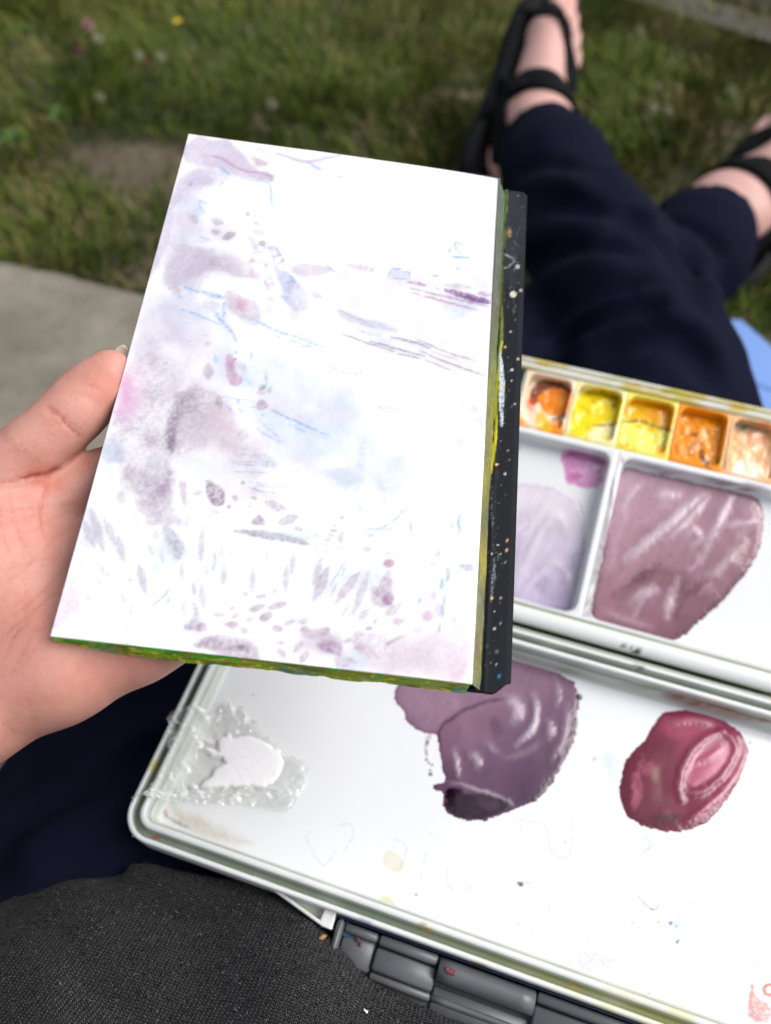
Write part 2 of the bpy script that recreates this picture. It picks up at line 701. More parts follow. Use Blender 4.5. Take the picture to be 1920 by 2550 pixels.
def blades(name, n, x0, x1, y0, y1, h0, h1, w0, w1, seed, straw=.14, keep=None):
    r = np.random.default_rng(seed)
    P = np.c_[r.uniform(x0, x1, n), r.uniform(y0, y1, n)]
    den = in_grass(P) * (0.35 + .9 * sst(.3, .6, fbm(P * 7, 21, 3)))
    for c, rad in BARE:
        den *= .2 + .8 * sst(.6, 1.25, np.linalg.norm((P - c[:2]) * A(1, 1.7), axis=1) / rad + .5 * (fbm(P * 30, 5, 2) - .5))
    if keep is not None:
        den = den * keep(P)
    P = P[r.random(n) < den]
    n = len(P)
    clump = fbm(P * 9, 33, 3)
    h = r.uniform(h0, h1, n) * (.55 + .9 * clump)
    wd = r.uniform(w0, w1, n)
    az = r.uniform(0, 2 * np.pi, n)
    # blades of one tuft lean much the same way
    la = fbm(P * 5, 55, 2) * 12.0 + r.normal(0, .8, n)
    lean = np.c_[np.cos(la), np.sin(la)] * (r.uniform(.15, .95, n) * h)[:, None]
    sd = np.c_[-np.sin(az), np.cos(az)] * wd[:, None] / 2
    z0 = np.full(n, -.022)
    V = np.zeros((n, 5, 3))
    for k, (t, s) in enumerate(((0, 1), (.55, .8))):
        c = P + lean * t ** 2 * 1.1
        V[:, 2 * k, :2], V[:, 2 * k + 1, :2] = c - sd * s, c + sd * s
        V[:, 2 * k, 2] = V[:, 2 * k + 1, 2] = z0 + h * t
    V[:, 4, :2] = P + lean
    V[:, 4, 2] = z0 + h * .92
    b = np.arange(n)[:, None] * 5
    F4 = b + A(0, 1, 3, 2).astype(int)
    F3 = b + A(2, 3, 4).astype(int)
    pal = np.array([(.080, .116, .014), (.104, .144, .016), (.122, .158, .021), (.155, .175, .035)])
    k = np.clip((fbm(P * 4, 77, 3) - .25) * 5 + r.normal(0, .45, n), 0, 2.99)
    c = pal[k.astype(int)] * (1 - (k % 1))[:, None] + pal[k.astype(int) + 1] * (k % 1)[:, None]
    dry = r.random(n) < straw * (.3 + 1.9 * sst(.42, .62, fbm(P * 6, 88, 3)) * (1 + .8 * sst(.0, .5, P[:, 0])))
    c[dry] = A(.25, .20, .08) * r.uniform(.6, 1.15, (dry.sum(), 1))
    c = np.repeat(c[:, None], 5, 1)
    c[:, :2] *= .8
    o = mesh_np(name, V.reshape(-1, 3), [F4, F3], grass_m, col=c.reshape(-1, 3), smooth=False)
    return tag(o, kind='stuff')


tag(blades('grass', 120000, -1.05, .95, .36, 1.75, .014, .036, .0016, .0034, 3),
    'short patchy summer lawn grass with straw coloured blades')
far = lambda P: ~((P[:, 0] > -1.05) & (P[:, 0] < .95) & (P[:, 1] > .36) & (P[:, 1] < 1.75))
tag(blades('grass', 90000, -4.5, 4.5, -.8, 6.5, .025, .06, .006, .012, 5, keep=far),
    'lawn grass stretching away past the path')

# ------------------------------------------------------------------ flowers and weeds in the grass
stem_m = plain('flower_stem', (.06, .10, .03), .7, bmp=0)
petal_m = {k: plain('petal_' + k, c, .7, .2, 900, .3) for k, c in
           dict(pink=(.46, .24, .25), red=(.20, .075, .065), white=(.40, .38, .28), cream=(.32, .30, .19), yellow=(.62, .42, .02)).items()}


def clover(px, py, kind, r, label, group, z=.03):
    p = onplane(px, py, A(0, 0, z), A(0, 0, 1))
    e = empty('buttercup' if kind == 'yellow' else 'clover_flower')
    tag(e, label, 'flower', group)
    parts = []
    r *= .8
    n = 7 if kind == 'yellow' else 46
    for i in range(n):
        if kind == 'yellow':
            a, el = i * 2 * math.pi / n, .45
        else:
            a, el = i * 2.39996, math.asin(1 - 1.5 * (i + .5) / n)
        d = A(math.cos(a) * math.cos(el), math.sin(a) * math.cos(el), math.sin(el))
        s = unit(np.cross(d, A(0, 0, 1)) + 1e-6) * r * (.5 if kind == 'yellow' else .2)
        u = unit(np.cross(s, d)) * r * .12
        q = p
        parts.append((np.array([q + d * r * .2, q + d * r * .65 + s + u, q + d * r * 1.05, q + d * r * .65 - s + u]), np.array([[0, 1, 2, 3]])))
    V, F = join(parts)
    mesh_np('flower_head', V, F, petal_m[kind], e, smooth=False)
    V, F = tube([p, p + A(.003, .002, -.025), p + A(.008, .001, -.055)], .0011, 5)
    mesh_np('stem', V, F, stem_m, e)


G1, G2 = 'white clover flowers in the grass', 'pink clover flowers in the grass'
for px, py, k, r, lb, g in [
    (218, 64, 'pink', .0125, 'bright pink clover head at the far left of the lawn', G2),
    (199, 124, 'red', .009, 'dull red clover head just below the bright pink one', G2),
    (369, 158, 'red', .009, 'dull red clover head between two pale ones', G2),
    (242, 97, 'white', .010, 'greyish white clover head beside the bright pink one', G1),
    (346, 138, 'white', .0085, 'small white clover head left of a dull red one', G1),
    (399, 142, 'white', .009, 'white clover head right of a dull red one', G1),
    (677, 260, 'cream', .010, 'cream clover head above the sketchbook\'s top edge', G1),
    (248, 243, 'cream', .0085, 'cream clover head above the bare earth patch', G1),
    (445, 57, 'yellow', .010, 'single yellow buttercup among the grass', None),
    (1592, 80, 'cream', .010, 'cream clover head near the grey path', G1),
    (1626, 272, 'white', .0095, 'white clover head between the two sandalled feet, leftmost of a pair', G1),
    (1662, 277, 'white', .008, 'small white clover head, rightmost of a pair between the feet', G1),
    (1637, 217, 'cream', .0075, 'small cream clover head above the white pair between the feet', G1),
    (1822, 228, 'cream', .010, 'cream clover head above the sandal at the right edge', G1),
]:
    clover(px, py, k, r, lb, g)

leaf_m = plain('weed_leaf', (.062, .105, .026), .85, .25, 300, .3, spec=.1)


def leaf_mesh(L, W):
    nu, nv = 7, 5
    t, s = np.meshgrid(np.linspace(0, 1, nu), np.linspace(-1, 1, nv), indexing='ij')
    ww = W * np.sin(np.pi * np.clip(t, .03, 1) ** .8) * .5 + .0006
    V = np.stack([t * L, s * ww, .35 * L * np.sin(t * 2.4) * .6 + np.abs(s) * ww * .35], -1).reshape(-1, 3)
    return V, grid_faces(nu, nv)


for px, py, L, nl, lb in [(147, 295, .022, 9, 'pale green leafy weed rosette left of the bare earth'),
                          (35, 355, .024, 9, 'pale green leafy weed rosette at the left edge of the lawn'),
                          (60, 80, .022, 7, 'broad leaved weed near the bright pink clover'),
                          (1525, 735, .022, 7, 'broad leaved weed between the crossed shins')]:
    p = onplane(px, py, A(0, 0, .012), A(0, 0, 1))
    e = empty('weed_rosette')
    tag(e, lb, 'weed', 'leafy weeds in the lawn')
    V, F = leaf_mesh(L, L * .5)
    me = None
    for i in range(nl):
        if me is None:
            o = mesh_np('leaf', V, F, leaf_m, e)
            me = o.data
        else:
            o = bpy.data.objects.new('leaf', me)
            COL.objects.link(o)
            o.parent = e
        o.location = p
        o.rotation_euler = (random.uniform(-.3, .3), random.uniform(-.35, .05), i * 2.4)
        o.scale = [random.uniform(.7, 1.1)] * 3

# ================================================================== SKETCHBOOK
def page_frame():
    k = .130 / .148
    TL, TR = at(477, 336, .34799 * k), at(1251, 439, .35224 * k)
    BL = at(124, 1584, .25609 * k)
    X = unit(TR - TL)
    Y = TL - BL
    h = np.linalg.norm(Y)
    Y = unit(Y - X * (Y @ X))
    return BL, X, Y, np.cross(X, Y), np.linalg.norm(TR - TL), h


BO, BX, BY, BN, BW, BH = page_frame()
BT = .0095                                   # thickness of the closed leaves


def bk(P):
    P = np.asarray(P, float)
    return BO + P[..., :1] * BX + P[..., 1:2] * BY + P[..., 2:3] * BN


def bpx(px, py, off):
    """point seen at a pixel, off metres behind the page's plane"""
    return onplane(px, py, BO - BN * off, BN)


book = empty('sketchbook')
tag(book, 'open sketchbook with a pale watercolour landscape on its white page, held in the hand', 'sketchbook')

paper_m = vcol('watercolour_paper', .85, 900, .25, .0004, spec=.2)
NU, NV = 430, 690
us, vs = np.meshgrid(np.linspace(0, BW, NU), np.linspace(0, BH, NV), indexing='ij')
us, vs = us.ravel(), vs.ravel()
zc = .0004 * (fbm(np.c_[us, vs] * 30, 12, 3) - .5) + .0016 * (fbm(np.c_[us, vs] * A(18, 9), 15, 2) - .5) - .0012 * (us / BW) ** 6
page_P = bk(np.c_[us, vs, zc])
X, Y, _ = to_px(page_P)
pt = Paint(X, Y, (.82, .825, .85))
pt.k, pt.g, pt.kd, pt.e, pt.kl, pt.ps = .86, .75, .54, .25, 1.05, .90
LI, MV, PU, BL_, GV, PK = (222, 210, 232), (186, 172, 196), (150, 112, 156), (124, 182, 242), (190, 182, 200), (238, 190, 226)
# pale underlayers
pt.wash([(330, 760), (480, 740), (620, 860), (560, 1000), (430, 1000), (300, 900)], (226, 220, 238), .55, 40, gran=.25, warp=30)
pt.wash([(560, 760), (900, 900), (1130, 1180), (1000, 1330), (700, 1250), (560, 1000)], (234, 242, 252), .4, 110, gran=.35, warp=60)
pt.wash([(800, 720), (1220, 760), (1215, 1000), (1000, 930), (820, 860)], (242, 236, 246), .6, 70, gran=.25, warp=30)
pt.wash([(180, 1250), (600, 1300), (1150, 1340), (1150, 1600), (500, 1560), (170, 1540)], (238, 245, 253), .45, 90, gran=.3, warp=40)
pt.wash([(980, 1600), (1100, 1560), (1185, 1540), (1178, 1710), (980, 1690), (880, 1650)], (240, 214, 234), .6, 26, gran=.5, warp=16)
pt.wash([(1120, 1640), (1180, 1620), (1178, 1710), (1100, 1700)], (238, 198, 224), .4, 24, gran=.4, warp=10)
for pts, c, a_ in (([(478, 338), (580, 372), (640, 420), (560, 470), (500, 560), (560, 600), (640, 650), (620, 700), (500, 740), (480, 900), (300, 930), (370, 690)], (226, 218, 240), .8),
                   ([(430, 480), (520, 500), (540, 600), (460, 640), (400, 600)], (214, 228, 248), .6), ([(380, 700), (560, 720), (640, 800), (520, 840), (360, 800)], (222, 230, 250), .7),
                   ([(520, 860), (700, 860), (900, 1000), (980, 1200), (760, 1160), (600, 1000)], (222, 236, 254), .6), ([(430, 900), (620, 1000), (700, 1160), (560, 1180), (420, 1100)], (236, 222, 236), .8),
                   ([(480, 1570), (900, 1580), (1170, 1560), (1170, 1700), (700, 1660), (470, 1620)], (236, 222, 236), .7), ([(640, 640), (900, 640), (1200, 720), (1200, 800), (800, 740)], (240, 234, 246), .6)):
    pt.wash(pts, c, a_, 60, gran=.35, warp=60, mott=.9, wsc=80)
rq = np.random.default_rng(23)
for _ in range(46):                      # wet-in-wet blooms of tint
    x, y = rq.uniform(140, 1180), rq.uniform(360, 1660)
    if x > 640 and y < 640:
        continue
    c = [(236, 222, 240), (222, 232, 250), (240, 220, 236), (228, 226, 240), (226, 238, 252)][rq.integers(5)]
    pt.blob(x, y, rq.uniform(30, 90), rq.uniform(22, 60), c, rq.uniform(.3, .8), rq.uniform(-60, 60), soft=rq.uniform(12, 46), warp=rq.uniform(20, 50), gran=.4, edge=rq.uniform(0, .4), mott=.8)
# branch and leaves along the top left
pt.wash([(470, 330), (560, 346), (600, 375), (640, 420), (684, 428), (682, 456), (640, 452), (590, 442), (555, 418), (500, 408), (455, 408)], LI, .9, 9, .4, gran=.2, warp=14, mott=.7)
pt.wash([(452, 422), (505, 420), (540, 440), (528, 462), (490, 466), (455, 474), (440, 530), (420, 610), (385, 700), (360, 700), (400, 560), (430, 470)], (216, 206, 230), .7, 8, .4, warp=10)
pt.wash([(485, 372), (520, 380), (530, 396), (500, 392)], (228, 186, 218), .7, 9, warp=6)
pt.line([(530, 388), (560, 396), (580, 412), (600, 422), (625, 428), (652, 430), (678, 438)], 6, (190, 136, 184), .7, .2, .4)
pt.wash([(656, 432), (682, 434), (682, 456), (668, 450), (672, 442)], (146, 104, 156), .75, 4, warp=4)
pt.line([(548, 414), (562, 426), (572, 432)], 8, BL_, .75, .2)
pt.line([(600, 442), (640, 450), (672, 454)], 6, BL_, .5, .4)
pt.line([(673, 455), (676, 480), (679, 516)], 7, BL_, .6, .45)
pt.line([(668, 455), (682, 480)], 9, MV, .35, .4)
pt.wash([(626, 384), (648, 392), (676, 404), (672, 414), (640, 414), (634, 400)], (204, 146, 190), .75, 5, .3, warp=5)
pt.wash([(615, 362), (660, 368), (684, 384), (650, 388)], LI, .7, 6, warp=6)
pt.line([(690, 382), (730, 394), (764, 406), (800, 396), (846, 386)], 10, LI, .9, .25, .5)
pt.line([(768, 402), (785, 416), (806, 424)], 10, (140, 182, 236), .65, .4)
pt.blob(796, 412, 12, 6, (240, 205, 225), .6)
pt.line([(835, 438), (856, 440), (880, 434)], 5, (186, 176, 214), .6, .4)
pt.line([(700, 452), (750, 458)], 9, (214, 228, 246), .6, .5)
for q in ([(495, 496), (515, 506)], [(497, 500), (500, 518), (512, 530)], [(522, 524), (523, 532)], [(548, 462), (556, 452)], [(660, 478), (662, 492)], [(716, 466), (724, 474)], [(790, 480), (800, 486)], [(495, 588), (520, 594)], [(526, 620), (538, 622)]):
    pt.line(q, 5, BL_, .5, .4)
pt.wash([(470, 600), (520, 590), (545, 596), (500, 606), (470, 612), (440, 620)], (176, 206, 242), .55, 8, gran=.5, warp=8)
pt.blob(962, 461, 13, 5, (200, 184, 212), .55, -8)
pt.blob(558, 578, 46, 30, (222, 212, 234), .6, 15, soft=14)
pt.dab(524, 546, 560, 556, 19, (122, 100, 132), .75, .15)
pt.blob(538, 580, 13, 9, (160, 138, 168), .7)
pt.dab(552, 594, 590, 580, 19, (88, 62, 100), .95, .1)
pt.blob(484, 545, 14, 9, (168, 146, 178), .6, 40)
pt.blob(472, 534, 16, 10, (232, 200, 220), .5, 30)
pt.dot(475, 458, 6, (170, 156, 190), .55)
pt.dot(618, 532, 6.5, (158, 142, 168), .65)
pt.dab(626, 540, 647, 532, 8, (150, 136, 168), .7)
pt.dab(630, 551, 654, 560, 13, (120, 106, 140), .75)
pt.dab(656, 544, 676, 550, 9, (176, 164, 190), .65)
pt.line([(606, 552), (632, 552)], 2.5, (186, 190, 214), .6, .2)
# hanging flower heads
pt.blob(648, 577, 20, 9, (222, 200, 222), .8, 15, edge=.3)
pt.wash([(612, 584), (634, 592), (642, 610), (640, 626), (628, 624), (622, 604)], (206, 188, 210), .8, 3, .4, warp=4)
pt.blob(656, 605, 11, 9, (156, 132, 162), .85, 0, edge=.3, soft=3, warp=4)
for cx, cy, r in ((647, 642, 16), (694, 646, 13), (650, 617, 9), (684, 628, 10), (672, 702, 9), (730, 708, 12)):
    q = np.linspace(0, 6.2, 16)
    pt.line(np.c_[cx + r * np.cos(q), cy + r * .9 * np.sin(q)], 7, (186, 182, 218), .5, .5, .3, jit=6)
for x, y, r in ((670, 616, 5), (680, 613, 4), (690, 617, 5), (694, 625, 5), (700, 634, 4), (706, 648, 6), (628, 648, 6), (664, 660, 7)):
    pt.dot(x, y, r, (176, 152, 184), .55)
pt.wash([(680, 650), (700, 664), (724, 686), (740, 716), (726, 740), (704, 722), (690, 690)], (182, 190, 232), .75, 5, .4, warp=7)
pt.wash([(700, 700), (752, 700), (770, 738), (776, 770), (752, 778), (722, 760), (704, 742)], (206, 206, 236), .75, 5, .5, warp=9)
pt.line([(712, 676), (728, 690), (736, 704)], 8, (120, 168, 230), .6, .4)
pt.blob(678, 743, 13, 9, (206, 194, 216), .7, 0, edge=.6)
pt.blob(735, 785, 14, 20, (216, 202, 218), .75, 10, edge=.5)
pt.blob(790, 734, 22, 9, (200, 200, 226), .75, 28, edge=.5)
pt.wash([(652, 690), (668, 700), (676, 722), (668, 726), (656, 706)], (206, 190, 214), .7, 3, .5, warp=4)
pt.line([(700, 736), (718, 742)], 8, BL_, .6, .4)
# distant bank and the far shore
pt.wash([(425, 640), (455, 606), (515, 612), (560, 638), (625, 646), (642, 664), (650, 690), (622, 697), (590, 690), (556, 674), (530, 676), (500, 692), (470, 706), (400, 712), (410, 670)], (210, 198, 218), .85, 10, .25, gran=.3, warp=16, mott=.7)
pt.blob(636, 684, 20, 14, (228, 182, 206), .55, 20, soft=9)
pt.blob(552, 666, 10, 8, (196, 160, 190), .5)
for y in (640, 646, 651, 657):
    pt.line([(522, y), (552, y + 4)], 2.5, (150, 138, 158), .55, .5)
pt.wash([(715, 656), (800, 658), (832, 668), (814, 684), (770, 690), (726, 684)], (220, 208, 226), .75, 4, .35, warp=6)
pt.line([(725, 656), (800, 660)], 4, (176, 190, 230), .5, .5)
pt.line([(816, 662), (834, 676)], 7, (130, 184, 238), .6, .4)
pt.wash([(836, 642), (892, 640), (896, 652), (850, 652)], (206, 214, 234), .6, 5, .5, warp=4)
pt.wash([(850, 656), (905, 654), (932, 664), (930, 676), (900, 676)], (226, 212, 230), .75, 5, .3, warp=5)
pt.line([(926, 676), (934, 664)], 5, (120, 174, 236), .6, .4)
pt.wash([(968, 678), (976, 668), (1004, 668), (1006, 676), (1022, 678), (1021, 692), (968, 690)], (206, 214, 236), .7, 3, .2, warp=3)
for q in ([(967, 692), (968, 678), (976, 676)], [(975, 668), (1002, 668)], [(1004, 676), (1022, 674), (1021, 692)], [(970, 691), (1018, 694)]):
    pt.line(q, 4.5, (110, 166, 228), .65, .4)
for q in ([(1158, 613), (1142, 604), (1134, 604), (1134, 616), (1142, 628), (1152, 630)], [(1120, 616), (1121, 630)], [(1128, 638), (1150, 641), (1170, 640)], [(1080, 688), (1094, 686)], [(1136, 668), (1150, 668)]):
    pt.line(q, 6, (112, 172, 234), .7, .45, .4)
# purple ripples on the right
for q, wd, c, a_ in (([(1018, 702), (1040, 705), (1062, 712)], 9, (168, 116, 176), .7), ([(1024, 718), (1110, 738), (1170, 752), (1218, 764)], 6, (186, 150, 192), .75), ([(1018, 726), (1115, 752), (1212, 777)], 5, (190, 152, 194), .75),
                     ([(1102, 708), (1140, 712), (1172, 714)], 12, (190, 176, 198), .5), ([(1112, 722), (1160, 736), (1218, 752)], 17, (140, 84, 156), .85), ([(1150, 738), (1216, 752)], 12, (120, 60, 136), .6), ([(1194, 728), (1222, 734)], 13, (170, 120, 178), .7),
                     ([(1080, 712), (1100, 724)], 5, (176, 130, 180), .5), ([(1060, 706), (1076, 704)], 4, (190, 160, 196), .5)):
    pt.line(q, wd, c, a_, .55, .5, jit=3)
pt.wash([(828, 764), (900, 784), (970, 806), (1005, 832), (950, 818), (850, 796)], (210, 208, 230), .75, 7, .3, warp=8)
pt.line([(842, 768), (878, 788), (912, 800)], 6, (184, 168, 192), .6, .5)
for q, wd, c in (([(855, 832), (920, 855), (985, 876)], 3.4, (130, 124, 146)), ([(922, 850), (975, 864), (1058, 886)], 4.5, (132, 126, 156)), ([(976, 840), (1030, 850), (1072, 866)], 6, (140, 146, 186)), ([(1042, 846), (1075, 860), (1120, 880), (1184, 898)], 3.2, (128, 124, 140)),
                 ([(1046, 872), (1090, 893), (1150, 915), (1212, 936)], 3.8, (128, 124, 142)), ([(1060, 896), (1092, 908), (1124, 922)], 3.4, (150, 146, 160)), ([(990, 880), (1018, 886), (1050, 892)], 3.8, (140, 132, 150)), ([(1080, 876), (1140, 896)], 3, (180, 176, 196))):
    pt.line(q, wd, c, .9, .5, .4, .9, jit=2.5)
for q, wd in (([(683, 822), (740, 838), (820, 868)], 9), ([(690, 836), (760, 862), (800, 866)], 6), ([(900, 806), (960, 818)], 5), ([(892, 822), (950, 836)], 5), ([(700, 826), (640, 800), (610, 790)], 8), ([(940, 1014), (985, 1020)], 5), ([(820, 910), (860, 930), (900, 926)], 7)):
    pt.line(q, wd, (150, 198, 242), .5, .9, .4, jit=4)
# blue underdrawing of the tree
for q, wd, a_ in (([(448, 708), (480, 722), (515, 730)], 5, .6), ([(510, 727), (535, 736), (556, 740)], 12, .6), ([(559, 752), (558, 775), (556, 794)], 9, .55), ([(445, 768), (479, 777), (523, 797), (552, 810)], 5, .6), ([(537, 783), (564, 810), (584, 832), (590, 850)], 9, .6), ([(536, 776), (546, 784)], 8, .6),
                  ([(625, 872), (626, 896)], 5, .45), ([(664, 929), (664, 950), (661, 970)], 5.5, .85), ([(589, 992), (598, 1006)], 6, .95), ([(567, 1010), (578, 1024)], 6, .95), ([(597, 1016), (608, 1029)], 6, .95), ([(677, 1018), (700, 1032), (741, 1050), (790, 1072), (820, 1085)], 5.5, .85),
                  ([(644, 1042), (668, 1066), (710, 1100)], 4, .6), ([(641, 1064), (650, 1074), (705, 1104)], 4.5, .6), ([(553, 987), (590, 992), (636, 1000)], 3.5, .45), ([(603, 1010), (644, 1016)], 3.5, .5), ([(720, 1056), (765, 1076)], 4, .5), ([(536, 882), (542, 904)], 8, .5), ([(612, 942), (628, 960)], 4, .55),
                  ([(420, 716), (424, 718)], 8, .6), ([(398, 756), (402, 760)], 8, .5), ([(448, 736), (456, 744)], 5, .6), ([(510, 834), (516, 838)], 6, .5), ([(470, 846), (474, 848)], 5, .5), ([(586, 874), (592, 878)], 9, .5), ([(654, 1030), (656, 1036)], 6, .5)):
    pt.line(q, wd, (122, 180, 240), a_, .75, .5, jit=3)
for y, x0, x1 in ((1147, 575, 700), (1154, 580, 690), (1172, 574, 690), (1200, 620, 690), (1208, 640, 720), (1130, 600, 660), (1222, 640, 700)):
    pt.line([(x0, y), ((x0 + x1) / 2, y + 4), (x1, y + 3)], 3.5, (150, 180, 222), .55, .6, .4)
pt.wash([(610, 1120), (650, 1115), (700, 1150), (690, 1180), (640, 1150)], (196, 208, 230), .5, 12, gran=.8, warp=12)
for q in ([(905, 1085), (900, 1150), (890, 1220)], [(940, 1190), (960, 1250)], [(880, 1240), (920, 1290)], [(820, 1180), (870, 1200), (900, 1196)], [(950, 1005), (1000, 1020)]):
    pt.line(q, 22, (224, 236, 248), .5, .8, .5, 6)
pt.wash([(560, 724), (600, 728), (625, 742), (650, 756), (656, 786), (624, 802), (592, 790), (570, 770)], (214, 196, 216), .75, 5, .5, warp=12)
pt.blob(602, 756, 18, 20, (222, 150, 194), .6, 20, soft=10)
pt.wash([(585, 786), (620, 790), (655, 770), (656, 800), (630, 815), (600, 800)], (206, 214, 230), .7, 4, .6, warp=10)
pt.wash([(498, 750), (536, 748), (552, 760), (536, 776), (508, 768)], (222, 214, 228), .7, 4, .6, warp=6)
pt.blob(668, 770, 12, 18, (236, 230, 240), .8, 20, edge=.8)
pt.blob(440, 722, 18, 14, (214, 190, 206), .7, 20, soft=8)
# trunk shadow: granulating grey-violet wash down the left
pt.wash([(392, 850), (470, 885), (482, 950), (530, 956), (566, 1000), (604, 1080), (625, 1128), (560, 1148), (520, 1122), (470, 1140), (440, 1190), (440, 1262), (428, 1306), (382, 1312), (330, 1250), (286, 1190), (236, 1150), (250, 1080), (292, 990), (330, 880)], (206, 195, 212), .72, 56, .05, gran=.6, warp=44, mott=.95)
pt.wash([(560, 980), (620, 1120), (600, 1160), (520, 1110), (500, 1000)], (232, 208, 222), .5, 24, gran=.6, warp=16)
pt.line([(452, 985), (432, 1060), (424, 1110)], 30, (140, 120, 146), .55, .7, .5, 9, jit=8)
pt.line([(480, 980), (470, 1020)], 44, (160, 150, 164), .4, .8, .5, 16, jit=10)
pt.line([(430, 1120), (424, 1090)], 18, (108, 84, 118), .5, .7, .5, 6)
pt.wash([(296, 930), (330, 890), (380, 940), (370, 1030), (310, 1070), (276, 1030)], (240, 206, 236), .8, 40, gran=.4, warp=26)
pt.wash([(298, 940), (320, 920), (334, 970), (322, 1020), (290, 1050), (286, 1010)], (240, 178, 226), .8, 24, gran=.25, warp=10)
pt.wash([(255, 1085), (300, 1080), (320, 1140), (280, 1160), (252, 1130)], (184, 200, 232), .65, 14, gran=.4, warp=12)
pt.wash([(300, 1150), (400, 1130), (445, 1160), (430, 1230), (440, 1290), (380, 1310), (350, 1290), (340, 1230), (310, 1200)], (190, 175, 198), .7, 30, .15, gran=.7, warp=34, mott=.95)
pt.blob(325, 1178, 10, 22, (176, 120, 176), .5, -15, soft=10, gran=.6)
pt.blob(418, 1215, 14, 26, (160, 110, 160), .5, 5, soft=9, gran=.7)
pt.blob(306, 1235, 14, 20, (214, 204, 216), .7, 0, edge=.4)
pt.blob(382, 1298, 16, 10, (222, 204, 222), .7, 0, edge=.5)
pt.blob(388, 1330, 12, 14, (232, 218, 230), .6, 0, edge=.6)
pt.wash([(415, 1300), (450, 1320), (462, 1370), (440, 1400), (418, 1370), (405, 1330)], (176, 172, 192), .75, 11, gran=.7, warp=14)
pt.wash([(430, 1275), (470, 1295), (480, 1310), (430, 1310)], (190, 196, 214), .6, 9, gran=.7, warp=10)
pt.blob(520, 853, 9, 6, (255, 150, 224), .85, 0, soft=5)
pt.dot(587, 894, 3.4, (206, 20, 130), .95)
pt.wash([(562, 878), (580, 880), (588, 905), (588, 928), (606, 940), (604, 956), (582, 964), (566, 950), (561, 918)], (206, 146, 190), .85, 4, .4, gran=.35, warp=4)
pt.blob(574, 918, 7, 12, (156, 110, 162), .6, -10)
pt.dab(521, 900, 519, 950, 26, (134, 108, 134), .85, .4)
pt.dab(542, 980, 551, 1018, 19, (124, 82, 116), .85, .4)
pt.blob(655, 965, 10, 8, (88, 74, 98), .75, 0, gran=.5)
pt.blob(647, 979, 11, 10, (226, 160, 196), .75, -30, edge=.4)
pt.blob(655, 1009, 14, 13, (186, 140, 176), .85, 0, edge=.6, gran=.5, soft=3)
pt.blob(674, 972, 7, 9, (120, 106, 130), .7, 0, gran=.5)
pt.blob(606, 912, 12, 20, (206, 200, 218), .6, -40, gran=.6)
pt.wash([(442, 1128), (470, 1125), (520, 1140), (560, 1170), (580, 1190), (540, 1195), (470, 1220), (450, 1180)], (248, 252, 255), .85, 5, gran=0, warp=8)
# stones and fallen petals
PS = (134, 92, 138)
pt.blob(537, 1229, 20, 34, PS, .9, -28, soft=3, edge=.45, gran=.6, warp=6)
pt.blob(526, 1204, 12, 9, (150, 136, 156), .7, 0, soft=3, gran=.5)
pt.wash([(440, 1200), (458, 1190), (468, 1210), (466, 1240), (458, 1268), (450, 1240)], (188, 160, 190), .75, 4, .4, gran=.5, warp=6)
pt.blob(494, 1225, 13, 9, (168, 150, 172), .75, -30, soft=3, gran=.5)
pt.dab(482, 1238, 504, 1244, 8, (166, 160, 172), .7)
pt.blob(476, 1252, 24, 12, (228, 240, 216), .6, 10, soft=8)
pt.blob(587, 1239, 10, 8, PS, .75, 0, soft=3, edge=.3, gran=.5)
pt.blob(573, 1264, 7, 6, PS, .75, 0, soft=3, edge=.3, gran=.5)
pt.dab(518, 1266, 566, 1284, 11, PS, .75, .6)
pt.wash([(620, 1303), (634, 1288), (646, 1278), (658, 1290), (664, 1309), (640, 1308)], PS, .85, 2.5, .5, gran=.6, warp=3)
pt.blob(608, 1202, 8, 7, PS, .75, 0, soft=3, gran=.5)
for a_ in ((618, 1212, 648, 1222, 7), (616, 1264, 638, 1257, 8), (622, 1236, 646, 1246, 9), (655, 1248, 722, 1272, 24), (690, 1306, 748, 1280, 24), (727, 1312, 760, 1320, 12), (843, 1289, 863, 1286, 12), (827, 1308, 846, 1308, 9), (818, 1322, 844, 1319, 10), (815, 1330, 834, 1332, 10), (808, 1345, 829, 1343, 10), (854, 1320, 848, 1354, 14)):
    pt.dab(*a_, PS, .85, .55)
for a_ in ((900, 1361, 934, 1370, 13), (833, 1359, 864, 1368, 9), (775, 1356, 795, 1362, 7), (955, 1372, 985, 1380, 8), (560, 1305, 582, 1312, 6), (494, 1304, 520, 1308, 5)):
    pt.dab(*a_, (164, 156, 174), .75, .6)
pt.line([(586, 1320), (640, 1328), (700, 1337), (768, 1352)], 20, (160, 154, 170), .75, .75, .75, 2)
pt.line([(640, 1322), (760, 1340), (800, 1330)], 16, (210, 222, 240), .5, .8, .5, 5)
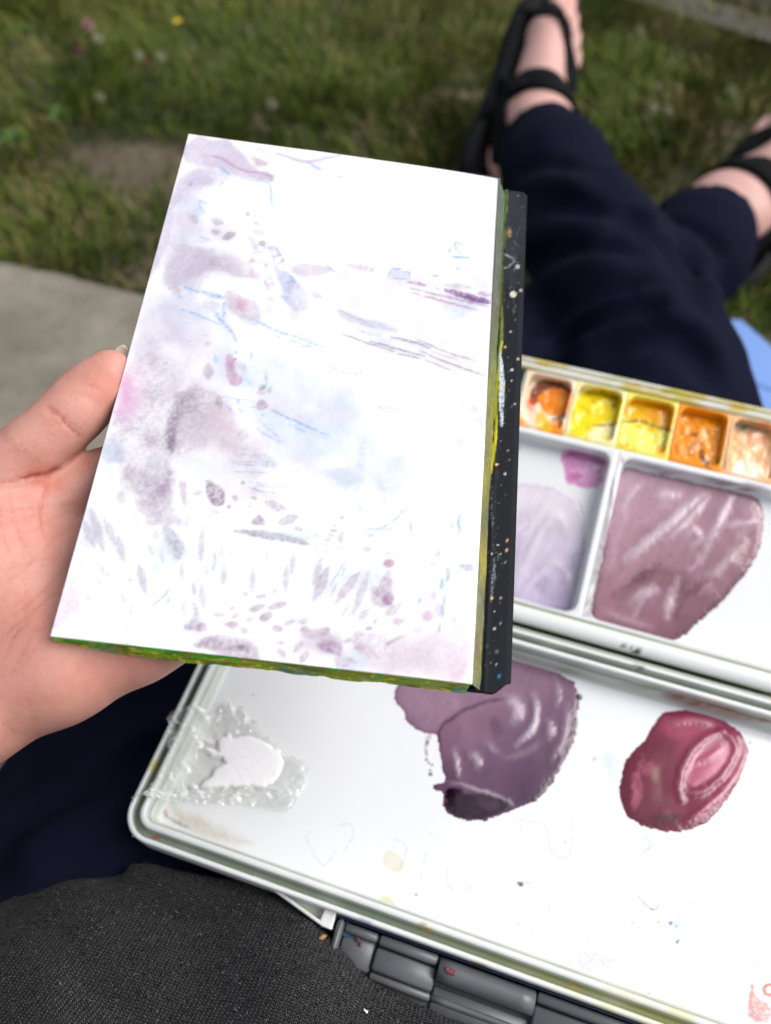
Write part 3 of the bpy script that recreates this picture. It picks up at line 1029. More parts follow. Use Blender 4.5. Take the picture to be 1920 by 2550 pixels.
# grass blades in the foreground
GB = (176, 162, 184)
for a_ in ((224, 1256, 262, 1378, 25), (208, 1288, 238, 1368, 23), (259, 1280, 289, 1360, 21), (294, 1330, 312, 1404, 19), (345, 1398, 365, 1480, 20), (506, 1300, 500, 1408, 16), (452, 1396, 455, 1452, 10), (514, 1408, 516, 1432, 9), (561, 1402, 556, 1460, 16), (631, 1406, 630, 1482, 12), (668, 1370, 665, 1394, 9),
           (482, 1444, 486, 1486, 11), (500, 1448, 510, 1522, 15), (732, 1372, 726, 1430, 13), (714, 1400, 713, 1482, 11), (690, 1460, 682, 1485, 7), (734, 1468, 730, 1478, 6)):
    pt.dab(*a_, GB, .9, .5)
for a_, c in (((802, 1385, 780, 1460, 17), (168, 140, 176)), ((822, 1402, 780, 1500, 28), (152, 108, 154)), ((899, 1418, 833, 1506, 23), (172, 134, 172)), ((923, 1416, 876, 1540, 19), (186, 158, 188)), ((843, 1446, 818, 1492, 8), (176, 170, 186)), ((869, 1504, 850, 1540, 7), (186, 180, 194)), ((872, 1520, 868, 1545, 5), (186, 180, 194)),
             ((956, 1537, 1002, 1502, 23), (180, 146, 182)), ((892, 1545, 924, 1512, 17), (196, 172, 198)), ((1080, 1466, 1081, 1496, 12), (206, 168, 204)), ((1095, 1498, 1096, 1536, 20), (216, 190, 216)), ((1134, 1522, 1134, 1572, 15), (200, 186, 206)), ((330, 1500, 326, 1540, 10), (206, 190, 206)), ((245, 1440, 250, 1458, 14), (206, 196, 210)), ((214, 1470, 224, 1500, 18), (222, 214, 224)),
             ((304, 1545, 318, 1572, 10), (206, 190, 206)), ((368, 1550, 386, 1585, 13), (200, 184, 200)), ((420, 1578, 432, 1568, 11), (190, 176, 192))):
    pt.dab(*a_, c, .85, .5)
for k, (x, y) in enumerate([(468, 1288), (466, 1296), (338, 1288), (345, 1290), (334, 1292)]):
    pt.line([(x, y - 10), (x + 2, y + 12)], 3, (176, 170, 184), .6, .5)
pt.wash([(1130, 1405), (1172, 1398), (1182, 1408), (1172, 1426), (1150, 1412)], (182, 172, 192), .75, 5, .4, gran=.8, warp=6)
pt.blob(970, 1402, 14, 11, (186, 100, 150), .85, -10, soft=2.5, edge=.8, gran=.5, warp=5)
pt.wash([(938, 1470), (958, 1428), (978, 1418), (986, 1490), (968, 1510), (930, 1508), (924, 1482)], (196, 166, 194), .75, 6, .2, gran=.7, warp=8)
pt.blob(968, 1490, 18, 15, (160, 100, 150), .8, 0, soft=4, edge=.4, gran=.6)
pt.blob(936, 1474, 11, 16, (190, 130, 174), .6, 0, soft=5, gran=.6)
pt.blob(994, 1546, 16, 11, (210, 166, 202), .75, 0, edge=.4, gran=.5)
pt.blob(1065, 1535, 15, 11, (216, 170, 206), .75, -20, edge=.4, gran=.5)
pt.blob(1042, 1570, 16, 10, (240, 210, 232), .7, 0, soft=8)
for q, wd in (([(1016, 1262), (1000, 1278), (980, 1297)], 6), ([(972, 1303), (956, 1312), (943, 1319)], 5), ([(912, 1318), (980, 1317)], 3), ([(1144, 1280), (1144, 1328)], 9), ([(1128, 1306), (1126, 1312)], 6), ([(1024, 1302), (1027, 1330)], 5), ([(1116, 1414), (1115, 1446)], 6), ([(1105, 1443), (1099, 1462)], 7), ([(1108, 1478), (1106, 1510), (1104, 1542)], 7),
                ([(1095, 1550), (1096, 1574)], 6), ([(861, 1395), (842, 1425), (823, 1458)], 4), ([(866, 1404), (852, 1432)], 3.5), ([(1048, 1488), (1046, 1500)], 7), ([(533, 1374), (537, 1396), (531, 1420)], 5), ([(372, 1358), (380, 1376)], 6), ([(424, 1466), (406, 1490), (378, 1510)], 4), ([(421, 1480), (418, 1500)], 7), ([(268, 1428), (270, 1432)], 6), ([(324, 1440), (326, 1448)], 5),
                ([(304, 1480), (312, 1498)], 4), ([(198, 1388), (204, 1398)], 6), ([(256, 1412), (258, 1430)], 4), ([(930, 1330), (910, 1335)], 5), ([(400, 1370), (408, 1400)], 4), ([(1084, 1372), (1086, 1384)], 4), ([(1098, 1370), (1088, 1390)], 3.5), ([(1060, 1398), (1090, 1404)], 3)):
    pt.line(q, wd, (126, 182, 238), .85, .8, .5, jit=3)
pt.line([(1018, 1300), (1060, 1312), (1064, 1332), (1090, 1346), (1127, 1358), (1160, 1352)], 2.6, (176, 190, 210), .8, .3, .2, jit=6)
for q in ([(555, 1366), (548, 1392)], [(560, 1340), (552, 1370), (545, 1392)], [(590, 1345), (575, 1380), (556, 1400)], [(800, 1385), (830, 1330)], [(806, 1392), (822, 1356)], [(506, 1520), (522, 1532)]):
    pt.line(q, 2.6, (190, 190, 206), .7, .5)
# foreground shingle
for pts, c in (([(449, 1498), (456, 1545), (452, 1562), (480, 1574), (526, 1572), (532, 1550), (496, 1545), (492, 1500), (476, 1498), (477, 1548), (464, 1546), (458, 1500)], (172, 150, 176)),
               ([(466, 1600), (500, 1588), (540, 1576), (580, 1584), (632, 1598), (660, 1630), (640, 1646), (560, 1632), (500, 1618)], (184, 160, 186)),
               ([(545, 1618), (580, 1606), (620, 1614), (636, 1634), (600, 1626), (560, 1626)], (128, 104, 132)),
               ([(780, 1598), (830, 1588), (862, 1606), (852, 1640), (820, 1632), (792, 1616)], (170, 136, 174)),
               ([(740, 1565), (790, 1560), (850, 1590), (870, 1580), (880, 1600), (800, 1598), (750, 1584)], (206, 184, 208)),
               ([(840, 1640), (900, 1630), (880, 1665), (830, 1668)], (204, 186, 208)),
               ([(870, 1560), (960, 1580), (1000, 1620), (940, 1650), (880, 1620)], (224, 206, 224)),
               ([(680, 1610), (712, 1620), (716, 1645), (690, 1636)], (150, 128, 156)),
               ([(560, 1548), (600, 1540), (620, 1560), (590, 1572)], (220, 208, 220))):
    pt.wash(pts, c, .8, 7, .15, gran=.75, warp=13, mott=.7)
for x, y, rx, ry, a_ in ((808, 1570, 16, 11, -20), (760, 1566, 12, 9, 0), (755, 1546, 14, 8, -15), (720, 1550, 13, 6, -20), (690, 1564, 16, 9, 10), (610, 1480, 8, 6, 0), (640, 1514, 22, 9, -20), (692, 1505, 24, 9, -22), (664, 1535, 22, 10, -30), (624, 1540, 10, 6, 0), (545, 1528, 16, 6, -5), (586, 1532, 10, 5, -30), (580, 1514, 6, 4, 0), (654, 1485, 14, 5, -10), (576, 1552, 18, 8, 0),
                         (610, 1572, 9, 9, 0), (920, 1563, 9, 7, -20), (938, 1546, 4, 8, 20), (745, 1610, 8, 18, 30), (760, 1636, 10, 18, 40), (730, 1546, 10, 6, 0), (985, 1594, 30, 6, -28), (900, 1612, 20, 6, 0), (700, 1600, 12, 6, 10)):
    pt.blob(x, y, rx, ry, (186, 156, 184), .8, a_, soft=3, edge=.35, gran=.65, warp=5)
rp = np.random.default_rng(11)
for _ in range(60):
    x, y = rp.uniform(480, 1100), rp.uniform(1490, 1660)
    L_, a_ = rp.uniform(6, 20), rp.uniform(-.7, .3)
    pt.dab(x, y, x + L_ * math.cos(a_), y + L_ * math.sin(a_), rp.uniform(4, 9), (206, 184, 206), rp.uniform(.3, .7), .6)
for _ in range(46):
    x, y = rp.uniform(200, 1150), rp.uniform(380, 1600)
    L_, a_ = rp.uniform(12, 60), rp.uniform(.1, .6)
    pt.line([(x, y), (x + L_ * math.cos(a_), y + L_ * math.sin(a_))], 2.4, (196, 208, 228), rp.uniform(.2, .5), .8)
for _ in range(90):
    pt.dot(rp.uniform(150, 1200), rp.uniform(360, 1680), rp.uniform(.8, 1.6), (176, 176, 196), rp.uniform(.2, .6))
pt.dot(388, 1413, 2.6, (110, 230, 60), .9)
pt.dot(318, 1600, 2.6, (40, 180, 40), .9)
pt.blob(336, 1585, 14, 9, (226, 250, 190), .6, 0, soft=6)
pt.blob(428, 1590, 10, 14, (190, 228, 226), .5, 0, soft=6)
pt.line([(128, 1575), (200, 1592), (330, 1608), (520, 1632), (760, 1662)], 6, (120, 170, 90), .35, .8, .3)

def soften(c, n):
    for ax in (0, 1):
        k = np.pad(c, [(n, n) if a == ax else (0, 0) for a in range(3)], mode='edge').cumsum(ax, dtype=float)
        s0 = [slice(None)] * 3
        s1 = [slice(None)] * 3
        s0[ax], s1[ax] = slice(2 * n, None), slice(0, -2 * n)
        c = (k[tuple(s0)] - k[tuple(s1)]) / (2 * n)
    return c


pg = pt.c.reshape(NU, NV, 3)                 # wet paper: every mark bleeds a little
bl1, bl2 = soften(soften(pg, 1), 1), soften(soften(pg, 5), 4)
bl1, bl2 = [q[:NU, :NV] for q in (bl1, bl2)]
pt.c = (.30 * pg + .36 * bl1 + .34 * bl2).reshape(-1, 3)
pcol = pt.c * (1 - .035 * (fbm(np.c_[X, Y] / 3.0, 5, 2)[:, None]))
i = np.arange(NU * NV).reshape(NU, NV)
rim = np.r_[i[:, 0], i[-1, 1:], i[-2::-1, -1], i[0, -2:0:-1]]
kk = np.arange(len(rim)) + NU * NV
fix = mesh_np('page', np.r_[page_P, page_P[rim] - BN * .0005], [grid_faces(NU, NV), np.stack([rim, kk, np.roll(kk, -1), np.roll(rim, -1)], 1)], paper_m, book,
              col=np.r_[pcol, np.tile((.5, .48, .45), (len(rim), 1))])

# ---- leaves under the page: fore-edges washed with green and yellow paint
edge_m = vcol('painted_page_edge', .6, 1500, .8, .0006)


def edge_strip(name, P0, P1, out0, down, n, layers, colf, seed, wob=.0006, outw=0.0):
    """ragged stack of page ends from P0 to P1; `out` is the outward direction, `down` the way into the stack"""
    t, s = np.meshgrid(np.linspace(0, 1, n), np.linspace(0, 1, layers), indexing='ij')
    t, s = t.ravel(), s.ravel()
    L = np.linalg.norm(P1 - P0)
    j = (fbm(np.c_[t * L * 160, s * layers * .35], seed, 3) - .5) * 2 * wob
    j += (hsh((s * (layers - 1)).round().astype(int), np.zeros(len(s), int), np.zeros(len(s), int), seed) - .5) * .0005
    j *= (s > .01)
    V = P0 + t[:, None] * (P1 - P0) + (j + outw * s)[:, None] * out0 + s[:, None] * down
    return mesh_np(name, V, grid_faces(n, layers), edge_m, book, col=colf(t, s, V))


def col_bottom(t, s, V):
    x, y, _ = to_px(V)
    n1, n2, n3 = fbm(np.c_[x / 38, s * 2.2], 3, 4), fbm(np.c_[x / 15, s * 6], 8, 3), fbm(np.c_[x / 90, s], 19, 3)
    g, ol, yl, dk, teal = [lin(c) * 2.5 for c in ((25, 150, 20), (112, 122, 26), (190, 172, 48), (34, 52, 20), (70, 115, 95))]
    c = ol + (g - ol) * (sst(.45, .56, n1) * (1 - .85 * sst(.25, .6, s)))[:, None]
    c = c + (yl - c) * (sst(.54, .66, n2) * (.3 + .7 * s))[:, None] * .75
    c = c + (dk - c) * (sst(.50, .62, fbm(np.c_[x / 60 + 9, s * 7], 31, 4)) * .6)[:, None]
    c = c + (teal - c) * (sst(.55, .65, n3) * sst(.2, .8, s) * .7)[:, None]
    return c


def col_right(t, s, V):
    x, y, _ = to_px(V)
    n1, n2 = fbm(np.c_[y / 60, s * 3], 14, 4), fbm(np.c_[y / 9, s * 9], 44, 3)
    stops = [(430, (88, 118, 100)), (600, (96, 108, 86)), (690, (78, 104, 92)), (760, (112, 104, 92)), (850, (108, 126, 74)), (960, (140, 146, 60)),
             (1080, (150, 146, 70)), (1180, (160, 156, 60)), (1290, (120, 122, 90)), (1380, (176, 164, 70)), (1500, (136, 142, 104)), (1600, (146, 142, 84)), (1720, (126, 130, 92))]
    ys = [a for a, _ in stops]
    c = np.stack([np.interp(y + 50 * (n1 - .5), ys, [b[k] for _, b in stops]) for k in range(3)], 1)
    c = lin(c) * .8
    grey = lin((128, 126, 116)) * .7
    c = c + (grey - c) * (sst(.44, .6, n1) * .7 * (1 - .6 * s))[:, None]
    c *= (.62 + .7 * n2)[:, None]
    return c


B = lambda x, y, z: bk(A(x, y, z))
SP = .0046                                    # the leaves fan out to the right towards the back
edge_strip('page_edge', B(0, 0, -.0005), B(BW - .0005, 0, -.0005), -BY, -BN * BT, 420, 14, col_bottom, 4, .0007, .0012)
edge_strip('page_edge', B(BW, BH, -.0007), B(BW, 0.0002, -.0017), BX, -BN * BT, 420, 10, col_right, 9, .0004, SP)
edge_strip('page_edge', B(0, BH, -.0005), B(0, 0, -.0005), -BX, -BN * BT, 160, 8, lambda t, s, V: np.tile(lin((120, 118, 108)) * .6, (len(t), 1)) * (.8 + .4 * fbm(np.c_[t * 40, s * 9], 2, 2))[:, None], 10, .0002)
edge_strip('page_edge', B(BW, BH, -.0005), B(0, BH, -.0005), BY, -BN * BT, 160, 8, lambda t, s, V: np.tile(lin((110, 116, 100)) * .5, (len(t), 1)), 11, .0002)

# ---- black cover board whose edge sticks out on the right, spattered with paint
cov_m = vcol('black_bookcloth', .7, 1400, .35, .0004, spec=.12)
CW = 0.0146                                   # how far the board shows past the page
zt, zb = -BT - .0007, -BT - .0034
nu, nv = 60, 460
a, b_ = np.meshgrid(np.linspace(0, 1, nu), np.linspace(0, 1, nv), indexing='ij')
a, b_ = a.ravel(), b_.ravel()
cx = BW - .012 + a * (CW + .012)
y0 = -.0005 + .0042 * sst(BW + CW - .0062, BW + CW, cx)     # chamfered lower corner
y1 = BH + .0035
cy = y0 + b_ * (y1 - y0)
cz = zt - .0016 * sst(.90, 1.0, a) ** 2 + .0006 * np.exp(-((cx - BW - .0055) / .0006) ** 2)
CV = bk(np.c_[cx, cy, cz])
X2, Y2, _ = to_px(CV)
cp = Paint(X2, Y2, lin((34, 37, 43)) / 1.45)
cn = fbm(np.c_[X2, Y2] / 5, 3, 4)
cp.c *= (.75 + .5 * cn)[:, None]
cp.wash([(1258, 460), (1310, 460), (1300, 720), (1250, 720)], (60, 66, 72), .5, 14, warp=10)
yl = [(1262, 470), (1258, 540), (1250, 640), (1246, 720), (1247, 800), (1249, 850), (1242, 905), (1238, 960), (1232, 1010), (1236, 1070), (1230, 1120), (1222, 1180)]
cp.line(yl, 9, (120, 136, 60), .9, .25, .3, jit=3)
cp.line(yl[5:], 8, (196, 196, 46), .95, .1, .5, jit=2)
cp.line(yl[9:], 7, (238, 226, 40), .95, .05, .5, jit=1)
cp.line([(1208, 1440), (1200, 1560), (1194, 1700)], 7, (110, 112, 52), .7, .4, .5)
cp.line([(1246, 880), (1250, 960), (1249, 1010), (1250, 1062)], 13, (216, 228, 232), .92, .55, .8, jit=3)
cp.line([(1243, 860), (1244, 960)], 5, (150, 165, 172), .8, .8, .8)
cp.line([(1225, 1180), (1222, 1260), (1228, 1320)], 5, (110, 120, 130), .6, .8, .8)
cp.line([(1233, 1390), (1228, 1440), (1224, 1500)], 7, (140, 150, 158), .75, .85, .8)
cp.line([(1250, 630), (1274, 640), (1284, 655), (1268, 664), (1252, 668)], 6, (150, 160, 170), .6, .6, .6, jit=5)
cp.blob(1267, 580, 6, 14, (176, 150, 88), .8, warp=4, gran=.5)
for x, y, r, c in [(1278, 733, 8, (236, 232, 212)), (1289, 664, 5.5, (190, 192, 190)), (1297, 723, 4, (170, 172, 172)), (1290, 894, 3.5, (214, 170, 150)), (1272, 826, 3, (200, 180, 170)),
                   (1254, 965, 4, (216, 190, 160)), (1258, 864, 3, (210, 190, 180)), (1275, 921, 3.5, (225, 225, 225)), (1274, 948, 2.5, (200, 200, 200)), (1236, 1157, 3.2, (230, 200, 160)), (1240, 1156, 2, (230, 200, 160)),
                   (1258, 1180, 3, (236, 236, 236)), (1263, 1346, 3.6, (226, 176, 140)), (1262, 1370, 4, (226, 180, 130)), (1240, 1357, 2.2, (230, 230, 230)), (1225, 1379, 2, (225, 225, 225)), (1246, 1380, 2.2, (200, 190, 170)),
                   (1258, 1400, 2, (190, 190, 190)), (1225, 1489, 3.8, (236, 200, 150)), (1247, 1489, 2.4, (230, 205, 170)), (1231, 1522, 1.8, (220, 220, 220)), (1246, 1552, 1.8, (220, 220, 220)), (1231, 1566, 3.5, (216, 204, 184)),
                   (1237, 1623, 4.5, (106, 112, 100)), (1236, 1655, 2, (230, 230, 230)), (1243, 1684, 4.6, (30, 140, 190)), (1282, 1006, 2.2, (220, 220, 220)), (1265, 1122, 2, (200, 200, 200))]:
    cp.dot(x, y, r, c)
for _ in range(36):
    t_ = RNG.random()
    y = 470 + 1220 * t_
    x = 1296 - 72 * t_ + RNG.uniform(-32, 12)
    cp.dot(x, y, RNG.uniform(.8, 1.9), (150 + RNG.uniform(0, 60),) * 3, RNG.uniform(.25, .8))
for _ in range(60):
    t_ = RNG.random()
    y = 560 + 1100 * t_
    x = 1290 - 70 * t_ + RNG.uniform(-30, 10)
    q = RNG.normal(0, 1, 2) * A(5, 16)
    cp.line([(x, y), (x + q[0], y + q[1])], 1.6, (132, 138, 144), RNG.uniform(.2, .5), .7, .8)
i = np.arange(nu * nv).reshape(nu, nv)
rim = np.r_[i[:, 0], i[-1, 1:], i[-2::-1, -1], i[0, -2:0:-1]]
k = np.arange(len(rim)) + nu * nv
V2 = np.r_[CV, CV[rim] - BN * (zt - zb)]
fix_normals(mesh_np('cover_edge', V2, [grid_faces(nu, nv), np.stack([rim, k, np.roll(k, -1), np.roll(rim, -1)], 1)], cov_m, book, col=np.r_[cp.c, np.tile(lin((30, 31, 34)), (len(rim), 1))]))
V, F = box_mesh((.0005, .001, zb - .0002), (BW - .0125, BH - .001, zt - .0003), .0006)
mesh_np('back_cover', bk(V), F, plain('cover_board', lin((40, 40, 43)), .6, .2, 300, .2), book)
# torn red-brown corner of the board under the page's lower left
V, F = box_mesh((-.0012, -.0012, zb), (.0035, .002, zt), .0004)
fix_normals(mesh_np('cover_corner', bk(V), F, plain('bare_board', lin((120, 62, 44)) * .7, .8, .3, 900, .4), book))

# ================================================================== FOLDING PALETTE
ZR = .21
U0, U1, V0, V1 = -.1295, .241, .0258, .1712
FLZ = ZR - .0136
pal = empty('folding_palette')
tag(pal, 'white plastic folding palette smeared with mauve and crimson paint, open on the lap', 'palette')
plastic_m = vcol('stained_white_plastic', .33, 260, .06, .0004, spec=.5)
floor_m = vcol('palette_enamel', .16, 120, .03, .0004, spec=.5)
WHITE = A(.71, .735, .73)


def rring(u0, u1, v0, v1, r, ins, ns=40, na=7):
    r = max(r - ins, .0004)
    a, b, c, d = u0 + ins, u1 - ins, v0 + ins, v1 - ins
    pts = []
    q = np.linspace(0, math.pi / 2, na)
    for cx, cy, st, (ex, ey) in ((b - r, d - r, 0, (a + r, d)), (a + r, d - r, 1, (a, c + r)), (a + r, c + r, 2, (b - r, c)), (b - r, c + r, 3, (b, d - r))):
        for t in q:
            pts.append((cx + r * math.cos(t + st * math.pi / 2), cy + r * math.sin(t + st * math.pi / 2)))
        p = A(*pts[-1])
        for k in range(1, ns):
            pts.append(tuple(p + (A(ex, ey) - p) * k / ns))
    return np.array(pts)


def loft(rings):
    n = len(rings[0])
    i = np.arange(len(rings) * n).reshape(len(rings), n)
    return np.concatenate(rings), np.stack([i[:-1], np.roll(i[:-1], -1, 1), np.roll(i[1:], -1, 1), i[1:]], -1).reshape(-1, 4)


def tol(uvh):
    """palette coordinates (u, v, height) to the world"""
    uvh = np.asarray(uvh, float)
    return uvh[:, :1] * BR_ + uvh[:, 1:2] * BF_ + uvh[:, 2:3] * A(0, 0, 1)


prof = [(0, -.0165, 0), (0, -.0008, 0), (.0005, 0, 0), (.0017, 0, 0), (.0022, -.0006, .6), (.0024, -.005, 1), (.0038, -.0053, 1), (.0052, -.005, 1), (.0055, -.0004, .5), (.006, .0005, 0), (.0078, .0005, 0),
        (.0083, -.0003, .35), (.0086, -.005, .8), (.0088, -.0054, .9), (.0094, -.0056, .35), (.0097, -.006, .5), (.0099, -.0115, .45), (.0104, -.0128, .2), (.0112, -.0139, .05)]
rings, cols = [], []
for s_, h_, g_ in prof:
    r2 = rring(U0, U1, V0, V1, .013, s_, 130, 9)
    rings.append(np.c_[r2, np.full(len(r2), ZR + h_)])
    n1 = fbm(r2 * 60, 4, 4)
    side = sst(-.03, .12, r2[:, 0]) * sst(.10, .02, r2[:, 1])          # the near edge is yellower to the right
    dirt = A(.20, .245, .19) * (1 - side)[:, None] + A(.29, .30, .115) * side[:, None]
    c = WHITE * (1 - .07 * n1[:, None])
    c = c + (dirt - c) * np.clip(g_ * (1.0 + .5 * (n1 - .5)), 0, 1)[:, None]
    lip = (g_ < .1) * sst(.50, .68, fbm(r2 * 95, 24, 3)) * side
    c = c + (A(.62, .60, .22) - c) * (lip * .6)[:, None]
    c = c + (A(.60, .69, .70) - c) * ((g_ < .1) * .35 * sst(-.06, -.12, r2[:, 0]))[:, None]
    cols.append(c)
V, F = loft(rings)
V = tol(V)
C_ = np.concatenate(cols)
X, Y, _ = to_px(V)
pr = Paint(X, Y, (0, 0, 0))
pr.c = C_
pr.wash([(375, 1895), (398, 1885), (388, 1915), (372, 1925)], (208, 190, 40), .9, 3, warp=3)
pr.wash([(1650, 1718), (1920, 1790), (1920, 1805), (1740, 1765), (1650, 1732)], (140, 84, 52), .75, 4, warp=4)
pr.wash([(1380, 1655), (1500, 1690), (1640, 1715), (1640, 1730), (1380, 1672)], (150, 150, 112), .5, 4, warp=4)
for x, y, r, c in [(390, 2085, 4, (190, 60, 70)), (398, 2092, 3, (180, 70, 80)), (708, 2186, 3, (60, 96, 84)), (742, 2190, 4, (60, 110, 100)), (771, 2198, 2, (120, 160, 150)), (1130, 2322, 1.5, (240, 220, 40)),
                   (1552, 1650, 3, (90, 110, 120)), (1580, 1655, 5, (70, 90, 100)), (1598, 1662, 4, (80, 96, 104)), (1790, 1697, 5, (180, 120, 90)), (1898, 1728, 7, (196, 100, 60)), (1894, 1722, 4, (210, 130, 90)),
                   (332, 1992, 3, (60, 140, 190)), (345, 2040, 2.5, (190, 120, 120)), (1100, 2350, 1.6, (190, 120, 60)), (1322, 2428, 2, (120, 110, 60)), (1430, 2478, 2, (170, 120, 90)), (1440, 2470, 2, (200, 190, 90))]:
    pr.dot(x, y, r, c)
for pts in ([(1040, 2290), (1072, 2312), (1066, 2326), (1044, 2304)], [(1402, 2432), (1440, 2452), (1448, 2470), (1416, 2452)], [(1180, 2390), (1212, 2404), (1206, 2418), (1182, 2408)]):
    pr.wash(pts, (208, 168, 60), .8, 4, warp=5)
pr.wash([(888, 2277), (905, 2286), (925, 2300), (930, 2308), (890, 2292)], (58, 130, 160), .7, 4, warp=4)
fix_normals(mesh_np('lid_tray', V, F, plastic_m, pal, col=pr.c))

# tray floor with its stains, tide marks and specks
nu, nv = 520, 260
a, b_ = np.meshgrid(np.linspace(U0 + .0095, .155, nu), np.linspace(V0 + .0095, V1 - .0095, nv), indexing='ij')
V = tol(np.c_[a.ravel(), b_.ravel(), np.full(nu * nv, FLZ)])
X, Y, _ = to_px(V)
fp = Paint(X, Y, (.735, .757, .782))
fp.c *= (1 - .025 * fbm(np.c_[X, Y] / 90, 2, 4))[:, None]
fp.wash([(405, 2020), (430, 1960), (440, 2000), (470, 2020), (560, 2060), (660, 2110), (560, 2110), (470, 2075)], (206, 198, 170), .55, 22, gran=.3, warp=12)
fp.wash([(395, 2010), (412, 2000), (424, 2030), (414, 2042)], (196, 120, 50), .85, 7, gran=.4, warp=6)
fp.wash([(405, 2022), (440, 2040), (480, 2062), (470, 2070), (420, 2048)], (120, 100, 70), .6, 8, gran=.4)
fp.wash([(960, 2110), (1000, 2130), (1010, 2160), (985, 2175), (950, 2150)], (244, 238, 206), .6, 6, .5)
fp.wash([(935, 2240), (965, 2228), (988, 2255), (960, 2262)], (240, 234, 180), .7, 4, .6, warp=5)
for q, wd, c, a_ in (([(1270, 2040), (1350, 2048), (1366, 2068), (1370, 2122), (1395, 2142), (1424, 2122), (1426, 2036)], 2.4, (206, 198, 214), .6), ([(1303, 2222), (1300, 2262), (1310, 2308), (1340, 2324), (1366, 2304), (1368, 2250)], 2.2, (222, 222, 230), .8),
                     ([(1548, 2330), (1556, 2366), (1590, 2386), (1618, 2374), (1622, 2310)], 2, (216, 218, 222), .8), ([(1590, 2231), (1606, 2252), (1622, 2265), (1638, 2264), (1643, 2243)], 2.2, (110, 112, 124), .9), ([(1702, 2242), (1716, 2252), (1727, 2248), (1726, 2232)], 2, (160, 160, 168), .9),
                     ([(770, 2062), (762, 2096), (790, 2140), (808, 2160), (840, 2120)], 2.4, (222, 222, 226), .8), ([(838, 2060), (876, 2044), (880, 2090), (850, 2130)], 2.4, (224, 222, 230), .7), ([(985, 2090), (1012, 2102), (1012, 2130), (990, 2170)], 2.4, (216, 216, 220), .7), ([(1112, 2160), (1108, 2205), (1150, 2224), (1184, 2190), (1178, 2150)], 2.2, (220, 222, 226), .8),
                     ([(1296, 2192), (1320, 2200), (1326, 2201)], 2, (140, 146, 156), .8), ([(1060, 2120), (1050, 2190), (1010, 2240)], 2.2, (224, 222, 224), .7), ([(1730, 2398), (1734, 2440), (1760, 2470), (1790, 2500), (1860, 2530), (1900, 2540)], 2, (190, 184, 194), .8), ([(1730, 2396), (1800, 2410), (1890, 2444)], 2, (212, 212, 220), .7),
                     ([(1200, 2250), (1194, 2300), (1240, 2330), (1290, 2300)], 2.2, (226, 228, 234), .6), ([(1480, 2100), (1520, 2140), (1500, 2180)], 2.2, (228, 230, 236), .6), ([(1608, 2080), (1620, 2100), (1616, 2116), (1592, 2132)], 5, (190, 222, 244), .6), ([(1440, 1680), (1500, 1690), (1560, 1694)], 6, (206, 226, 242), .55)):
    fp.line(q, wd, c, a_, .35, .3, jit=5)
fp.wash([(1440, 2370), (1520, 2360), (1540, 2400), (1470, 2440), (1440, 2410)], (232, 226, 234), .5, 12, gran=.6, warp=18)
fp.wash([(1560, 1880), (1500, 1840), (1480, 1900), (1530, 1960)], (222, 236, 246), .5, 26)
fp.wash([(1660, 2260), (1720, 2270), (1700, 2340), (1670, 2330)], (218, 234, 250), .55, 14)
fp.wash([(1800, 2340), (1880, 2360), (1920, 2380), (1920, 2368), (1860, 2340)], (238, 232, 214), .6, 4)
fp.wash([(1862, 2452), (1876, 2446), (1884, 2480), (1920, 2490), (1920, 2550), (1880, 2550), (1858, 2520)], (224, 158, 158), .8, 9, .3, gran=.5, warp=10)
fp.line([(1930, 2452), (1906, 2452), (1902, 2466), (1908, 2478), (1930, 2476)], 9, (244, 112, 88), .95, .1, .1, jit=1)
fp.wash([(1780, 2440), (1840, 2460), (1840, 2520), (1790, 2500)], (226, 226, 238), .5, 14, gran=.5)
fp.wash([(1690, 1732), (1730, 1735), (1762, 1742), (1760, 1752), (1734, 1750), (1700, 1740)], (154, 44, 92), .85, 3, gran=.8, warp=6)
fp.line([(1670, 1735), (1692, 1742)], 3, (160, 80, 120), .7, .7)
fp.wash([(1255, 1620), (1290, 1625), (1340, 1650), (1400, 1670), (1440, 1690), (1300, 1660)], (216, 200, 214), .5, 10, gran=.8)
fp.wash([(1060, 1820), (1075, 1826), (1066, 1880), (1058, 1888)], (150, 110, 140), .6, 3, gran=.8, warp=5)
for x, y, r, c in [(1072, 1928, 5, (70, 70, 84)), (1071, 1918, 3, (90, 80, 100)), (1068, 1900, 3, (110, 90, 110)), (1062, 1892, 4, (140, 110, 130)), (1076, 1905, 3, (100, 80, 100)), (1297, 2202, 6, (60, 62, 70)), (1290, 2199, 3, (70, 70, 76)), (1408, 2098, 4, (226, 226, 230)), (1480, 1890, 6, (216, 220, 222)), (1575, 2298, 4, (216, 216, 220)),
                   (1670, 2299, 5, (80, 140, 214)), (1683, 2306, 2.5, (90, 150, 220)), (1686, 2346, 4, (70, 130, 210)), (1690, 2341, 2.5, (70, 130, 210)), (1615, 2474, 2.4, (200, 50, 80)), (1878, 2404, 4, (200, 200, 206)), (1640, 2296, 2.4, (110, 110, 120)), (1291, 2298, 1.8, (140, 140, 150)), (1463, 2344, 1.6, (150, 150, 160)), (630, 1731, 2.4, (140, 140, 144)), (850, 2280, 2, (170, 170, 170)),
                   (1036, 2228, 3, (110, 150, 146)), (1260, 1620, 4, (60, 66, 72)), (1283, 1637, 3.2, (120, 110, 120)), (1868, 1850, 3, (90, 80, 100)), (1838, 1802, 2, (120, 90, 110)), (1500, 1830, 2, (180, 190, 200)), (1905, 2354, 4, (206, 206, 206))]:
    fp.dot(x, y, r, c)
rf = np.random.default_rng(5)
